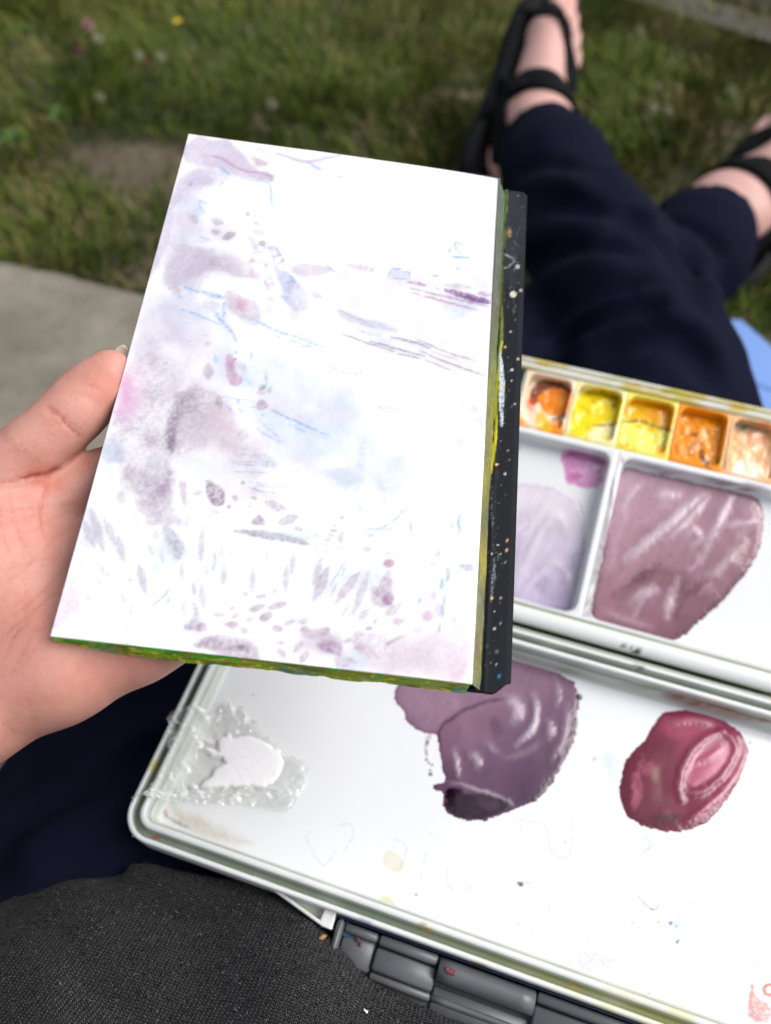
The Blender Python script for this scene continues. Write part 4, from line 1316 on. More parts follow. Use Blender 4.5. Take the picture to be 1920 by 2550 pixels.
for _ in range(150):
    fp.dot(rf.uniform(450, 1920), rf.uniform(1950, 2540), rf.uniform(.7, 1.5), (170, 168, 176), rf.uniform(.2, .7))
for _ in range(26):
    x, y = rf.uniform(500, 1900), rf.uniform(2060, 2500)
    q = np.linspace(0, rf.uniform(2.5, 6), 12) + rf.uniform(0, 6)
    r_ = rf.uniform(10, 34)
    fp.line(np.c_[x + r_ * np.cos(q), y + r_ * .9 * np.sin(q)], 2, (222, 224, 232), rf.uniform(.3, .8), .4, .4, jit=8)

mesh_np('tray_floor', V, grid_faces(nu, nv), floor_m, pal, col=fp.c)
V, F = box_mesh((.155, V0 + .0095, FLZ - .001), (U1 - .0095, V1 - .0095, FLZ), 0)
mesh_np('tray_floor', tol(V), F, plain('palette_enamel_plain', (.735, .757, .782), .16, .02, 50, 0), pal)
V, F = box_mesh((U0 + .002, V0 + .002, ZR - .0165), (U1 - .002, V1 - .002, FLZ - .0012), 0)
mesh_np('tray_base', tol(V), F, plain('palette_underside', (.7, .72, .72), .4, .02, 50, 0), pal)

V, F = box_mesh((U0 + .004, V1 + .0003, ZR - .009), (U1 - .004, V1 + .0044, ZR - .0052), .0006)
fix_normals(mesh_np('hinge', tol(V), F, plain('hinge_plastic', (.42, .46, .40), .4, .2, 150, .05), pal))

# ---- the half with the wells, hinged up over the knee
PHI = math.radians(17)
HP = body(0, .1758, ZR)
WW = BF_ * math.cos(PHI) + A(0, 0, math.sin(PHI))
WN = -BF_ * math.sin(PHI) + A(0, 0, math.cos(PHI))


def tow(ush):
    ush = np.asarray(ush, float)
    return HP + ush[:, :1] * BR_ + ush[:, 1:2] * WW + ush[:, 2:3] * WN


def wpx(px, py, h=0.0):
    q = onplane(px, py, HP + WN * h, WN) - HP
    return q @ BR_, q @ WW


def extrude(name, prof, u0, u1, n, colf, mat=plastic_m, to=tow):
    """profile [(s, h)] swept along u"""
    pr_ = np.array(prof)
    uu = np.linspace(u0, u1, n)
    V = np.concatenate([np.c_[np.full(len(pr_), x), pr_] for x in uu])
    Fq = grid_faces(n, len(pr_))
    c0, c1 = len(V), len(V) + 1
    mid = pr_.mean(0)
    V = np.r_[V, [[u0, *mid]], [[u1, *mid]]]
    m = len(pr_)
    k = np.arange(m)
    F3 = np.r_[np.stack([k, np.roll(k, -1), np.full(m, c0)], 1), np.stack([k + (n - 1) * m, np.roll(k, -1) + (n - 1) * m, np.full(m, c1)], 1)]
    close = np.stack([np.arange(n - 1) * m, np.arange(1, n) * m, np.arange(1, n) * m + m - 1, np.arange(n - 1) * m + m - 1], 1)
    W_ = to(V)
    x, y, _ = to_px(W_)
    return fix_normals(mesh_np(name, W_, [np.r_[Fq, close], F3], mat, pal, col=colf(V, x, y)))


def col_frontrim(V, x, y):
    p = Paint(x, y, WHITE)
    n1 = fbm(V[:, :2] * 60, 14, 3)
    g = np.exp(-((V[:, 1] - .0088) / .0007) ** 2) + .75 * (V[:, 2] < -.0025)
    p.c = p.c + (A(.36, .42, .22) - p.c) * np.clip(g * (.5 + .7 * n1), 0, 1)[:, None]
    for q in ([(1548, 1610), (1556, 1613)], [(1568, 1608), (1574, 1622), (1590, 1628), (1596, 1630)], [(1578, 1612), (1592, 1622)]):
        p.line(q, 7, (30, 40, 44), .95, .2, .5)
    p.blob(1634, 1627, 14, 5, (176, 206, 176), .6, 15, warp=3)
    p.dot(1553, 1609, 3.4, (60, 80, 84))
    return p.c


extrude('front_rim', [(0, -.0150), (0, -.003), (.0006, -.0014), (.0018, -.0004), (.004, 0), (.0066, -.0003), (.0078, -.0010), (.0086, -.0016), (.0090, -.0012), (.0096, -.0006), (.0104, -.0006), (.0104, -.015)],
        -.1295, .241, 260, col_frontrim)


def basin(name, u0, u1, s0, s1, ru, floor0, floor1, lip, painter, wall=.0022, nf=(60, 40), mat=floor_m, r=.004, bumpf=None):
    """a well: ridge top, rounded wall and floor; floor0/floor1 are the depths at the near and far ends"""
    q0 = rring(u0, u1, s0, s1, .0006, 0, 30, 5)
    a0, a1, b0, b1 = u0 + ru, u1 - ru, s0 + lip[0], s1 - lip[1]
    dep = lambda s: floor0 + (floor1 - floor0) * np.clip((s - b0) / (b1 - b0), 0, 1)
    R = [np.c_[q0, np.full(len(q0), -.0014)]]
    for ins, k in ((0, 0.0), (.0004, .03), (.0007, .12), (.0010, .5), (wall * .7, .86), (wall, .97), (wall + .0012, 1.03)):
        q = rring(a0, a1, b0, b1, r, ins, 30, 5)
        h = -.0006 - k * (dep(q[:, 1]) - .0006)
        R.append(np.c_[q, h])
    V1_, F1_ = loft(R)
    g, e = np.meshgrid(np.linspace(a0 + wall, a1 - wall, nf[0]), np.linspace(b0 + wall, b1 - wall, nf[1]), indexing='ij')
    g, e = g.ravel(), e.ravel()
    hz = -dep(e) - .0002
    if bumpf is not None:
        W0 = tow(np.c_[g, e, hz])
        x, y, _ = to_px(W0)
        hz = hz + bumpf(x, y)
    V2_ = np.c_[g, e, hz]
    V, F = join([(V1_, F1_), (V2_, grid_faces(*nf))])
    W_ = tow(V)
    x, y, _ = to_px(W_)
    p = Paint(x, y, (.76, .78, .80))
    painter(p)
    o = mesh_np(name, W_, F, mat, pal, col=np.clip((p.c + (p.c - p.c.mean(1, keepdims=True)) * .35) * 1.22, .004, .86) if name == 'paint_pan' else p.c)
    return fix_normals(o)


def left_well(p):
    p.wash([(1402, 1118), (1450, 1126), (1504, 1138), (1514, 1150), (1500, 1186), (1490, 1222), (1458, 1220), (1436, 1208), (1414, 1214), (1400, 1170)], (226, 146, 202), .9, 7, .2, gran=.35, warp=12, mott=.5)
    p.line([(1408, 1130), (1460, 1138), (1506, 1150)], 20, (190, 96, 164), .8, .4, .3, 6, jit=6)
    p.blob(1432, 1190, 24, 12, (204, 110, 176), .65, -10, gran=.6, soft=7, warp=10)
    p.blob(1480, 1186, 16, 18, (236, 180, 220), .5, 0, gran=.5, soft=7, warp=8)
    p.wash([(1268, 1110), (1300, 1110), (1306, 1122), (1268, 1128)], (150, 146, 170), .7, 6)
    p.wash([(1268, 1240), (1340, 1228), (1410, 1250), (1446, 1320), (1440, 1500), (1400, 1530), (1268, 1500)], (206, 202, 218), .6, 10, .3, warp=12)
    p.wash([(1430, 1240), (1450, 1250), (1452, 1300), (1436, 1310)], (168, 164, 178), .6, 5)
    p.line([(1270, 1494), (1330, 1516), (1400, 1532), (1428, 1526)], 10, (128, 118, 146), .6, .3)


def right_well(p):
    p.line([(1466, 1540), (1482, 1470), (1500, 1370), (1530, 1180)], 12, (120, 96, 106), .7, .2, .3)
    p.line([(1540, 1148), (1640, 1166), (1760, 1190), (1900, 1216)], 7, (170, 150, 160), .5, .6, .3)
    for q in ([(1640, 1172), (1670, 1180)], [(1770, 1198), (1810, 1206)], [(1845, 1216), (1870, 1222)]):
        p.line(q, 7, (150, 110, 128), .7, .4)
    p.line([(1530, 1130), (1556, 1150)], 12, (150, 80, 130), .5, .4)
    p.line([(1520, 1140), (1450, 1526)], 3, (170, 160, 170), .4, .6)


def divider_c(p):
    pass


basin('mixing_well', -.1302, .0443, .0104, .1046, .0026, .0092, .0092, (.0004, .0030), left_well, nf=(360, 200), r=.006)
basin('mixing_well', .0443, .2402, .0104, .1046, .0026, .0092, .0092, (.0004, .0030), right_well, nf=(240, 130), r=.006)


def blur(p, base):
    p.c[:] = pig(base)


def pan0(p):
    blur(p, (24, 44, 38))


def pan1(p):
    blur(p, (246, 226, 206))
    p.wash([(1316, 1010), (1322, 960), (1345, 942), (1400, 950), (1434, 976), (1424, 1000), (1390, 980), (1352, 985), (1340, 1012)], (112, 52, 22), .95, 6, gran=.2)
    p.blob(1322, 1006, 14, 16, (214, 110, 80), .7, 0, soft=8)
    p.blob(1384, 1003, 42, 36, (240, 148, 10), .97, 0, soft=4, edge=.3, gran=.1)
    p.blob(1352, 1058, 22, 34, (244, 186, 50), .85, -20, soft=7, gran=.2)
    p.blob(1390, 1072, 20, 26, (236, 150, 20), .95, 0, soft=5, gran=.1)
    p.line([(1376, 1044), (1396, 1040), (1416, 1028)], 8, (70, 50, 24), .8, .2)
    p.blob(1294, 1062, 18, 22, (236, 150, 30), .9, 0, soft=5)
    p.line([(1428, 980), (1414, 1030), (1402, 1088)], 7, (60, 50, 36), .7, .2, .3)


def pan2(p):
    blur(p, (250, 236, 190))
    p.wash([(1432, 1000), (1450, 975), (1500, 962), (1550, 980), (1556, 1010), (1546, 1056), (1500, 1050), (1472, 1062), (1456, 1084), (1430, 1092), (1416, 1076)], (238, 212, 8), .97, 5, .2, gran=.15)
    p.wash([(1444, 990), (1476, 962), (1546, 976), (1556, 1012), (1530, 1006), (1490, 984)], (158, 140, 16), .85, 8, gran=.4)
    for x, y, r in ((1530, 1010, 7), (1478, 1000, 4), (1500, 975, 6)):
        p.dot(x, y, r, (104, 84, 34), .7)
    p.line([(1545, 1054), (1510, 1060), (1476, 1058)], 7, (120, 112, 16), .8, .3)
    p.blob(1425, 1075, 8, 16, (150, 130, 30), .6, 0)
    p.blob(1462, 1092, 7, 14, (240, 214, 60), .8)
    p.blob(1510, 1094, 10, 10, (240, 214, 90), .7)
    p.line([(1404, 1094), (1450, 1108), (1530, 1124)], 8, (222, 180, 60), .6, .4)


def pan3(p):
    blur(p, (252, 238, 150))
    p.wash([(1556, 1000), (1590, 986), (1684, 1008), (1690, 1040), (1676, 1078), (1645, 1070), (1610, 1050), (1556, 1052)], (226, 164, 10), .97, 5, gran=.15)
    p.wash([(1560, 990), (1684, 1002), (1686, 1018), (1640, 1000)], (170, 130, 24), .5, 7, gran=.4)
    p.line([(1556, 1050), (1600, 1048), (1640, 1066), (1678, 1074)], 9, (120, 104, 20), .85, .2, .3)
    p.line([(1580, 1060), (1620, 1066), (1650, 1080)], 14, (226, 184, 40), .7, .4)
    p.blob(1556, 1112, 12, 14, (214, 164, 20), .85)
    p.blob(1580, 1122, 7, 8, (226, 176, 30), .8)
    p.blob(1650, 1128, 20, 16, (230, 170, 30), .85)
    p.line([(1676, 1070), (1662, 1140)], 7, (200, 140, 30), .7, .3)


def pan4(p):
    blur(p, (228, 158, 74))
    p.wash([(1684, 1040), (1720, 1050), (1720, 1120), (1680, 1150), (1664, 1130)], (226, 152, 26), .8, 9)
    p.wash([(1690, 1010), (1740, 1022), (1740, 1040), (1690, 1034)], (226, 164, 100), .7, 6)
    p.blob(1733, 1083, 15, 7, (112, 74, 62), .85, 10)
    p.blob(1736, 1064, 5, 4, (196, 96, 40), .9)
    p.blob(1764, 1080, 6, 6, (140, 106, 40), .7)
    p.blob(1735, 1106, 22, 10, (176, 136, 120), .6)
    p.blob(1722, 1128, 16, 14, (150, 100, 70), .7, 0, gran=.9)
    p.wash([(1740, 1116), (1756, 1118), (1762, 1140), (1774, 1156), (1764, 1164), (1748, 1150)], (86, 44, 54), .9, 4)
    p.blob(1788, 1146, 9, 12, (130, 134, 50), .8)
    p.line([(1816, 1050), (1806, 1110), (1796, 1170)], 8, (120, 100, 50), .7, .3, .3)
    p.wash([(1760, 1028), (1812, 1042), (1816, 1064), (1790, 1048)], (168, 124, 50), .6, 6)


def pan5(p):
    blur(p, (238, 196, 160))
    p.wash([(1824, 1050), (1870, 1040), (1920, 1056), (1920, 1100), (1880, 1080), (1830, 1090)], (178, 160, 134), .85, 9, gran=.4)
    p.blob(1854, 1068, 14, 7, (112, 118, 100), .8)
    p.blob(1900, 1058, 20, 8, (216, 134, 96), .85)
    p.blob(1880, 1096, 26, 20, (240, 176, 146), .85, 0, edge=.3)
    p.blob(1862, 1170, 44, 26, (255, 246, 232), .9, 0, soft=14)
    p.line([(1810, 1120), (1806, 1186)], 6, (120, 124, 100), .6, .4)


def panx(c):
    return lambda p: blur(p, c)


BF = lambda sc, amp, seed: (lambda x, y: amp * (fbm(np.c_[x, y] / sc, seed, 3)) * 2)
for k in range(-4, 9):
    fn = {-1: pan0, 0: pan1, 1: pan2, 2: pan3, 3: pan4, 4: pan5}.get(k, panx([(60, 70, 130), (150, 40, 50), (90, 60, 40)][k % 3]))
    basin('paint_pan', -.0138 + .0279 * k, -.0138 + .0279 * (k + 1), .1046, .1395, .0013, .0042, .0078, (.0022, .0010), fn, wall=.0016, nf=(64, 80), r=.0046, bumpf=BF(26, .0011, 40 + k))

# outer skin of the well half
for nm, lo, hi in (('side_wall', (-.1325, .0104, -.015), (-.1302, .146, -.0004)), ('side_wall', (.2402, .0104, -.015), (.2425, .146, -.0004)), ('tray_base', (-.1302, .0106, -.0165), (.2402, .146, -.0145))):
    V, F = box_mesh(lo, hi, .0004)
    fix_normals(mesh_np(nm, tow(V), F, plain('palette_shell', (.72, .74, .73), .35, .03, 80, 0), pal))


def col_backrim(V, x, y):
    p = Paint(x, y, WHITE)
    P2 = V[:, :2]
    n1, n2 = fbm(np.c_[V[:, 0] * 70, V[:, 1] * 260], 3, 4), fbm(np.c_[V[:, 0] * 130, V[:, 1] * 300], 9, 3)
    p.c = p.c + (lin((226, 204, 96)) / EXPO - p.c) * np.clip(.25 + 1.1 * sst(.38, .66, n1), 0, .95)[:, None]
    p.c = p.c + (lin((196, 196, 60)) / EXPO - p.c) * (.8 * sst(.5, .64, n2) * sst(.02, .05, V[:, 0]) * sst(.10, .07, V[:, 0]))[:, None]
    p.c = p.c + (lin((120, 130, 90)) / EXPO - p.c) * (.7 * sst(.0, -.03, V[:, 0]) * sst(.35, .6, n2))[:, None]
    p.wash([(1690, 1000), (1760, 1015), (1756, 1026), (1690, 1010)], (122, 150, 64), .8, 4, warp=4)
    p.wash([(1380, 950), (1450, 965), (1440, 978), (1380, 962)], (206, 150, 60), .7, 4, warp=4)
    return p.c


extrude('back_rim', [(.1395, -.015), (.1395, -.0012), (.1400, -.0004), (.1412, .0003), (.1425, .0002), (.1430, -.0008), (.1438, -.0010), (.1444, .0004), (.1460, .0006), (.1468, -.0004), (.1470, -.004), (.1470, -.015)],
        -.1295, .241, 220, col_backrim)


# ---- puddles of mixed colour
paint_m = vcol('wet_paint', .10, spec=.45)


def puddle(name, outline, to_plane, normal, painter, ridges, hmax=.0016, step=.00042, warp=4, seed=1, rim=1.0, label=None, base=(120, 90, 110)):
    """a pool of paint: `outline` in photograph pixels laid on a plane; ridges [(points, width, height)]"""
    O = np.array([to_plane(x, y) for x, y in outline])
    e1 = BR_
    e2 = np.cross(normal, e1)
    o = O.mean(0)
    q = np.c_[(O - o) @ e1, (O - o) @ e2]
    lo, hi = q.min(0) - .003, q.max(0) + .003
    n = np.maximum(((hi - lo) / step).astype(int), 4)
    g, e = np.meshgrid(np.linspace(lo[0], hi[0], n[0]), np.linspace(lo[1], hi[1], n[1]), indexing='ij')
    P = o + g.ravel()[:, None] * e1 + e.ravel()[:, None] * e2
    x, y, d = to_px(P)
    W2 = np.c_[x, y]
    wx = (fbm(W2 / 22, seed, 4) - .5) * 2 * warp + (fbm(W2 / 7, seed + 1, 3) - .5) * 7
    wy = (fbm(W2 / 22, seed + 5, 4) - .5) * 2 * warp + (fbm(W2 / 7, seed + 6, 3) - .5) * 7
    outline = chaikin(outline, 1, True)
    sd = -poly_sd(x + wx, y + wy, outline) * np.median(d) / FPX
    edge = 1 - np.exp(-np.maximum(sd, 0) / .0030)
    hmax = hmax * .6
    h = hmax * edge * (.6 + .10 * rim * np.exp(-((sd - .0014) / .0012) ** 2)) + hmax * .8 * (fbm(W2 / 70, seed + 2, 2) - .5) * edge
    fade = np.zeros(len(x))
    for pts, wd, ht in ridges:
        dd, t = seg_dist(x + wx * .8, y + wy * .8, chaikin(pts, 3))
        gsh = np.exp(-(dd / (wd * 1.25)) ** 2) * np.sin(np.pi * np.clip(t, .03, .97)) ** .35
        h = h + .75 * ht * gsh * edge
        fade = np.maximum(fade, gsh * min(1, ht / .0011))  # weight of the highlight painted along each ridge
    h = np.where(sd > 0, np.maximum(h, .00012), -.0004 + sd * .1)
    V = P + normal * h[:, None]
    p = Paint(x, y, pig(base))
    painter(p, sd, fade, h)
    keep = (sd > -.0012).reshape(n)
    F = grid_faces(*n)
    kf = keep.ravel()[F].all(1)
    F = F[kf]
    p.c = np.clip(p.c * A(1.06, .98, 1.05), 0, 1)
    used = np.unique(F)
    re = np.full(len(V), -1)
    re[used] = np.arange(len(used))
    ob = mesh_np(name, V[used], re[F], paint_m, pal, col=p.c[used])
    if label: ob['label'] = label
    return fix_normals(ob)


on_floor = lambda x, y: onplane(x, y, A(0, 0, FLZ), A(0, 0, 1))
WELLH = -.0088
on_well = lambda x, y: onplane(x, y, HP + WN * WELLH, WN)
UPZ = A(0, 0, 1)
def grad_col(p, stops, axis):
    """colour stops [(t, colour)] along an axis: pigment depth, with bright and dark reflections painted in"""
    o, e = np.array(axis, float)
    t = ((np.c_[p.X, p.Y] - o) @ (e - o)) / ((e - o) @ (e - o))
    ts = [a for a, _ in stops]
    c = np.stack([np.interp(t, ts, [b[k] for _, b in stops]) for k in range(3)], 1)
    p.c = pig(c)


def finish(p, sd, fade, lighten, k, rimc):
    th = (fade ** 1.5 * k)[:, None]
    p.c = p.c + (pig(lighten) - p.c) * np.clip(th, 0, 1)  # ridge highlights mixed into the paint's own colour
    r = np.exp(-((sd - .0006) / .0007) ** 2)[:, None] * .32
    p.c = p.c + (pig(rimc) - p.c) * r
    ca, sa = .5, -.87                                          # the brush ran up to the right
    a_, b_ = p.X * ca + p.Y * sa, -p.X * sa + p.Y * ca
    wv = 14 * fbm(np.c_[p.X, p.Y] / 60, 71, 2)
    g = fbm(np.c_[a_ / 46, (b_ + wv) / 6], 66, 3)[:, None]
    g2 = fbm(np.c_[p.X, p.Y] / 40, 67, 3)[:, None]
    p.c = p.c * (.74 + .16 * g + .22 * g2)


O1 = [(983, 1715), (980, 1747), (1003, 1767), (1009, 1793), (1035, 1816), (1061, 1828), (1084, 1825), (1090, 1848), (1095, 1877), (1098, 1911), (1110, 1946), (1092, 1952), (1076, 1955), (1080, 1968), (1107, 1974), (1101, 1998), (1113, 2026), (1139, 2041), (1185, 2046), (1219, 2041),
      (1242, 2029), (1283, 2015), (1329, 1998), (1363, 1969), (1389, 1928), (1409, 1888), (1432, 1848), (1438, 1802), (1441, 1750), (1438, 1704), (1409, 1686), (1363, 1658), (1306, 1643), (1265, 1640), (1150, 1640), (1020, 1660)]


def paint1(p, sd, fade, h):
    grad_col(p, [(0, (160, 132, 152)), (.3, (146, 116, 138)), (.6, (114, 86, 110)), (1, (84, 60, 84))], [(1180, 1660), (1330, 2010)])
    p.wash([(980, 1700), (1090, 1690), (1160, 1760), (1100, 1800), (1090, 1840), (1020, 1800)], (164, 138, 156), .7, 14, gran=.1)
    p.wash([(1096, 1810), (1160, 1772), (1250, 1748), (1270, 1800), (1240, 1860), (1180, 1850), (1130, 1900), (1100, 1880)], (140, 108, 130), .5, 18, gran=.1)
    p.line([(1092, 1850), (1096, 1808), (1130, 1786), (1158, 1768), (1208, 1748), (1258, 1740)], 9, (84, 54, 80), .75, .1, .3, 4)
    p.wash([(1212, 1780), (1250, 1790), (1262, 1830), (1230, 1850)], (92, 56, 80), .55, 14, gran=.1)
    p.wash([(1108, 1960), (1150, 1964), (1160, 1984), (1145, 1990), (1105, 2000)], (26, 12, 22), .97, 4, gran=.05, warp=4)
    p.wash([(1106, 1990), (1160, 1976), (1210, 1976), (1272, 1994), (1262, 2020), (1220, 2040), (1150, 2046), (1108, 2020)], (44, 28, 42), .95, 7, gran=.1, warp=5)
    p.wash([(1180, 1985), (1240, 1990), (1250, 2015), (1200, 2022)], (92, 66, 88), .6, 10, gran=.1)
    finish(p, sd, fade, (222, 212, 220), .72, (104, 52, 82))
    for _ in range(60):
        p.dot(RNG.uniform(1000, 1430), RNG.uniform(1660, 1960), RNG.uniform(.8, 2), (86, 58, 82), .6)


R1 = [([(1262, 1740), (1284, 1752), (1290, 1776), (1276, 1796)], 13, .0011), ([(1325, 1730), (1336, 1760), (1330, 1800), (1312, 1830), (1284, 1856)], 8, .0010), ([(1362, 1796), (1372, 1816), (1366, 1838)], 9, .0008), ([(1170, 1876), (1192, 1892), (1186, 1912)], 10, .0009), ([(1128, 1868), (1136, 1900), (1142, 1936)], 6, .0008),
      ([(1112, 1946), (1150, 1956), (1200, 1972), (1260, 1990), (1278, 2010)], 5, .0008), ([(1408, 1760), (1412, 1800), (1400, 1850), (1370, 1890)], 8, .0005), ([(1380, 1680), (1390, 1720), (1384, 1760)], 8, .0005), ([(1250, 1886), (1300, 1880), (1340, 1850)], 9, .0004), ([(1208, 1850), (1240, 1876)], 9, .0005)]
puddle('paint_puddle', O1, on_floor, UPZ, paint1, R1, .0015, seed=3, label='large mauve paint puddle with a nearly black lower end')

O2 = [(1651, 1773), (1686, 1767), (1761, 1767), (1795, 1790), (1841, 1816), (1859, 1848), (1864, 1877), (1847, 1923), (1830, 1969), (1795, 2015), (1755, 2055), (1697, 2072), (1651, 2070), (1617, 2061), (1571, 2044), (1548, 2009), (1539, 1969), (1548, 1934), (1553, 1900), (1571, 1877), (1605, 1842), (1623, 1807)]


def paint2(p, sd, fade, h):
    grad_col(p, [(0, (106, 32, 54)), (.45, (132, 44, 72)), (1, (170, 74, 104))], [(1560, 1980), (1850, 1860)])
    p.wash([(1640, 1780), (1760, 1775), (1790, 1810), (1700, 1850), (1640, 1830)], (178, 76, 102), .75, 18, gran=.1)
    p.wash([(1700, 1900), (1760, 1850), (1815, 1846), (1826, 1880), (1780, 1940), (1716, 1970)], (196, 98, 132), .85, 9, gran=.1)
    p.wash([(1590, 1860), (1650, 1830), (1690, 1880), (1670, 1960), (1660, 2030), (1590, 2030), (1610, 1940)], (110, 36, 54), .55, 22, gran=.1)
    p.wash([(1590, 2030), (1660, 2020), (1706, 2030), (1690, 2068), (1640, 2068)], (84, 26, 42), .7, 12, gran=.1)
    p.blob(1612, 1915, 22, 16, (170, 88, 104), .6, -40, soft=10)
    p.blob(1586, 1975, 13, 44, (180, 104, 122), .6, 6, soft=9)
    for q, c in (([(1780, 1835), (1740, 1870), (1716, 1920), (1706, 1965)], (216, 140, 166)), ([(1812, 1850), (1800, 1900), (1750, 1950)], (212, 132, 160)), ([(1600, 1880), (1582, 1940), (1574, 2000)], (196, 110, 140)), ([(1640, 1800), (1610, 1850), (1596, 1900)], (110, 30, 52)), ([(1846, 1900), (1800, 1980), (1730, 2036)], (204, 120, 150)), ([(1670, 1850), (1650, 1930), (1660, 2000)], (108, 32, 52)), ([(1700, 1800), (1740, 1790), (1800, 1810)], (210, 128, 152))):
        p.line(q, 13, c, .55, .35, .6, 6, jit=6)
    p.blob(1683, 2032, 14, 9, (70, 20, 34), .5, 0)
    finish(p, sd, fade, (218, 156, 172), .5, (126, 46, 66))


R2 = [([(1800, 1822), (1760, 1836), (1730, 1862), (1706, 1898), (1690, 1940), (1688, 1975), (1696, 1992)], 7, .0013), ([(1800, 1824), (1828, 1842), (1832, 1874), (1806, 1924), (1768, 1962), (1728, 1980), (1704, 1974)], 6, .0011), ([(1860, 1870), (1846, 1920), (1800, 1976), (1752, 2018), (1710, 2046)], 7, .0009),
      ([(1740, 1896), (1768, 1884), (1790, 1866)], 6, .0007), ([(1660, 1800), (1720, 1790), (1780, 1800)], 9, .0005)]
puddle('paint_puddle', O2, on_floor, UPZ, paint2, R2, .0017, seed=11, label='round crimson paint puddle with an oval swirl in it')

O3 = [(1542, 1158), (1594, 1170), (1700, 1196), (1767, 1209), (1859, 1228), (1893, 1244), (1899, 1290), (1896, 1336), (1876, 1399), (1824, 1463), (1784, 1509), (1726, 1555), (1698, 1584), (1666, 1601), (1594, 1581), (1513, 1561), (1470, 1544), (1481, 1480), (1502, 1376), (1525, 1261)]


def paint3(p, sd, fade, h):
    grad_col(p, [(0, (206, 174, 184)), (.5, (182, 144, 154)), (.8, (158, 118, 128)), (1, (122, 84, 94))], [(1580, 1180), (1760, 1560)])
    p.wash([(1590, 1420), (1680, 1400), (1740, 1440), (1700, 1500), (1600, 1490), (1530, 1500), (1520, 1460)], (128, 92, 100), .6, 20, gran=.15, warp=16)
    p.wash([(1470, 1545), (1530, 1530), (1600, 1560), (1660, 1590), (1600, 1584)], (140, 100, 110), .5, 12, gran=.1)
    p.wash([(1660, 1590), (1720, 1550), (1790, 1490), (1860, 1400), (1880, 1405), (1800, 1500), (1700, 1590)], (110, 76, 84), .8, 7, gran=.1)
    p.wash([(1830, 1240), (1890, 1250), (1892, 1300), (1840, 1290)], (200, 172, 182), .5, 14)
    for q, c in (([(1760, 1226), (1690, 1290), (1620, 1340), (1556, 1392)], (226, 206, 214)), ([(1700, 1216), (1640, 1270), (1580, 1310)], (206, 178, 188)), ([(1830, 1240), (1800, 1300), (1760, 1370), (1720, 1420)], (218, 196, 204)), ([(1880, 1290), (1840, 1350), (1790, 1420), (1740, 1480)], (196, 164, 174)), ([(1560, 1260), (1540, 1330), (1520, 1420)], (206, 180, 190)),
                 ([(1640, 1400), (1600, 1440), (1550, 1470)], (110, 74, 84)), ([(1760, 1440), (1700, 1490), (1680, 1540)], (112, 76, 86)), ([(1660, 1540), (1670, 1480), (1690, 1440)], (214, 190, 200)), ([(1580, 1540), (1600, 1490), (1630, 1460)], (208, 182, 194))):
        p.line(q, 18, c, .6, .3, .6, 8, jit=8)
    finish(p, sd, fade, (232, 218, 224), .9, (120, 88, 96))
    for _ in range(120):
        p.dot(RNG.uniform(1500, 1860), RNG.uniform(1220, 1580), RNG.uniform(.8, 2.4), (96, 64, 76), .6)


R3 = [([(1742, 1232), (1700, 1270), (1650, 1320), (1610, 1350), (1560, 1400)], 11, .0011), ([(1760, 1240), (1700, 1310), (1650, 1350)], 7, .0009), ([(1630, 1236), (1655, 1232), (1680, 1236)], 12, .0010), ([(1816, 1236), (1790, 1290), (1752, 1360)], 9, .0009), ([(1880, 1300), (1840, 1304), (1800, 1310)], 8, .0008),
      ([(1596, 1200), (1560, 1230), (1545, 1290)], 8, .0007), ([(1700, 1330), (1730, 1320), (1750, 1346), (1720, 1360)], 9, .0008), ([(1570, 1500), (1600, 1470), (1640, 1480)], 12, .0008), ([(1660, 1530), (1664, 1480)], 11, .0007), ([(1500, 1520), (1540, 1540), (1620, 1562)], 8, .0005), ([(1850, 1350), (1790, 1420), (1740, 1440)], 10, .0006)]
puddle('paint_puddle', O3, on_well, WN, paint3, R3, .0020, step=.0005, seed=21, label='dusty pink paint filling the right mixing well')

O4 = [(1262, 1216), (1320, 1204), (1400, 1222), (1446, 1262), (1456, 1370), (1438, 1450), (1426, 1516), (1396, 1524), (1330, 1506), (1262, 1486)]


def paint4(p, sd, fade, h):
    grad_col(p, [(0, (252, 252, 255)), (.3, (240, 238, 248)), (.7, (224, 218, 238)), (1, (204, 196, 222))], [(1340, 1240), (1370, 1510)])
    for q, c in (([(1290, 1470), (1310, 1380), (1360, 1290), (1410, 1260)], (246, 244, 252)), ([(1330, 1490), (1370, 1400), (1420, 1340)], (236, 230, 246)), ([(1280, 1400), (1300, 1320), (1340, 1260)], (206, 200, 222)), ([(1380, 1500), (1410, 1430), (1436, 1380)], (196, 188, 214))):
        p.line(q, 18, c, .6, .35, .6, 8, jit=8)
    p.blob(1350, 1460, 18, 26, (172, 164, 192), .5, 10, soft=12)
    p.line([(1290, 1500), (1360, 1515), (1420, 1520)], 12, (140, 128, 158), .6, .2, .3, 5)
    finish(p, sd, fade, (234, 230, 238), .6, (190, 184, 200))


R4 = [([(1300, 1420), (1350, 1300), (1390, 1280), (1410, 1330)], 9, .0007), ([(1280, 1330), (1320, 1270), (1370, 1256)], 8, .0006), ([(1330, 1440), (1370, 1400), (1410, 1420), (1420, 1480)], 8, .0007), ([(1300, 1470), (1340, 1430)], 8, .0006)]
puddle('paint_puddle', O4, on_well, WN, paint4, R4, .0007, step=.0006, seed=31, label='pale lavender paint in the left mixing well')

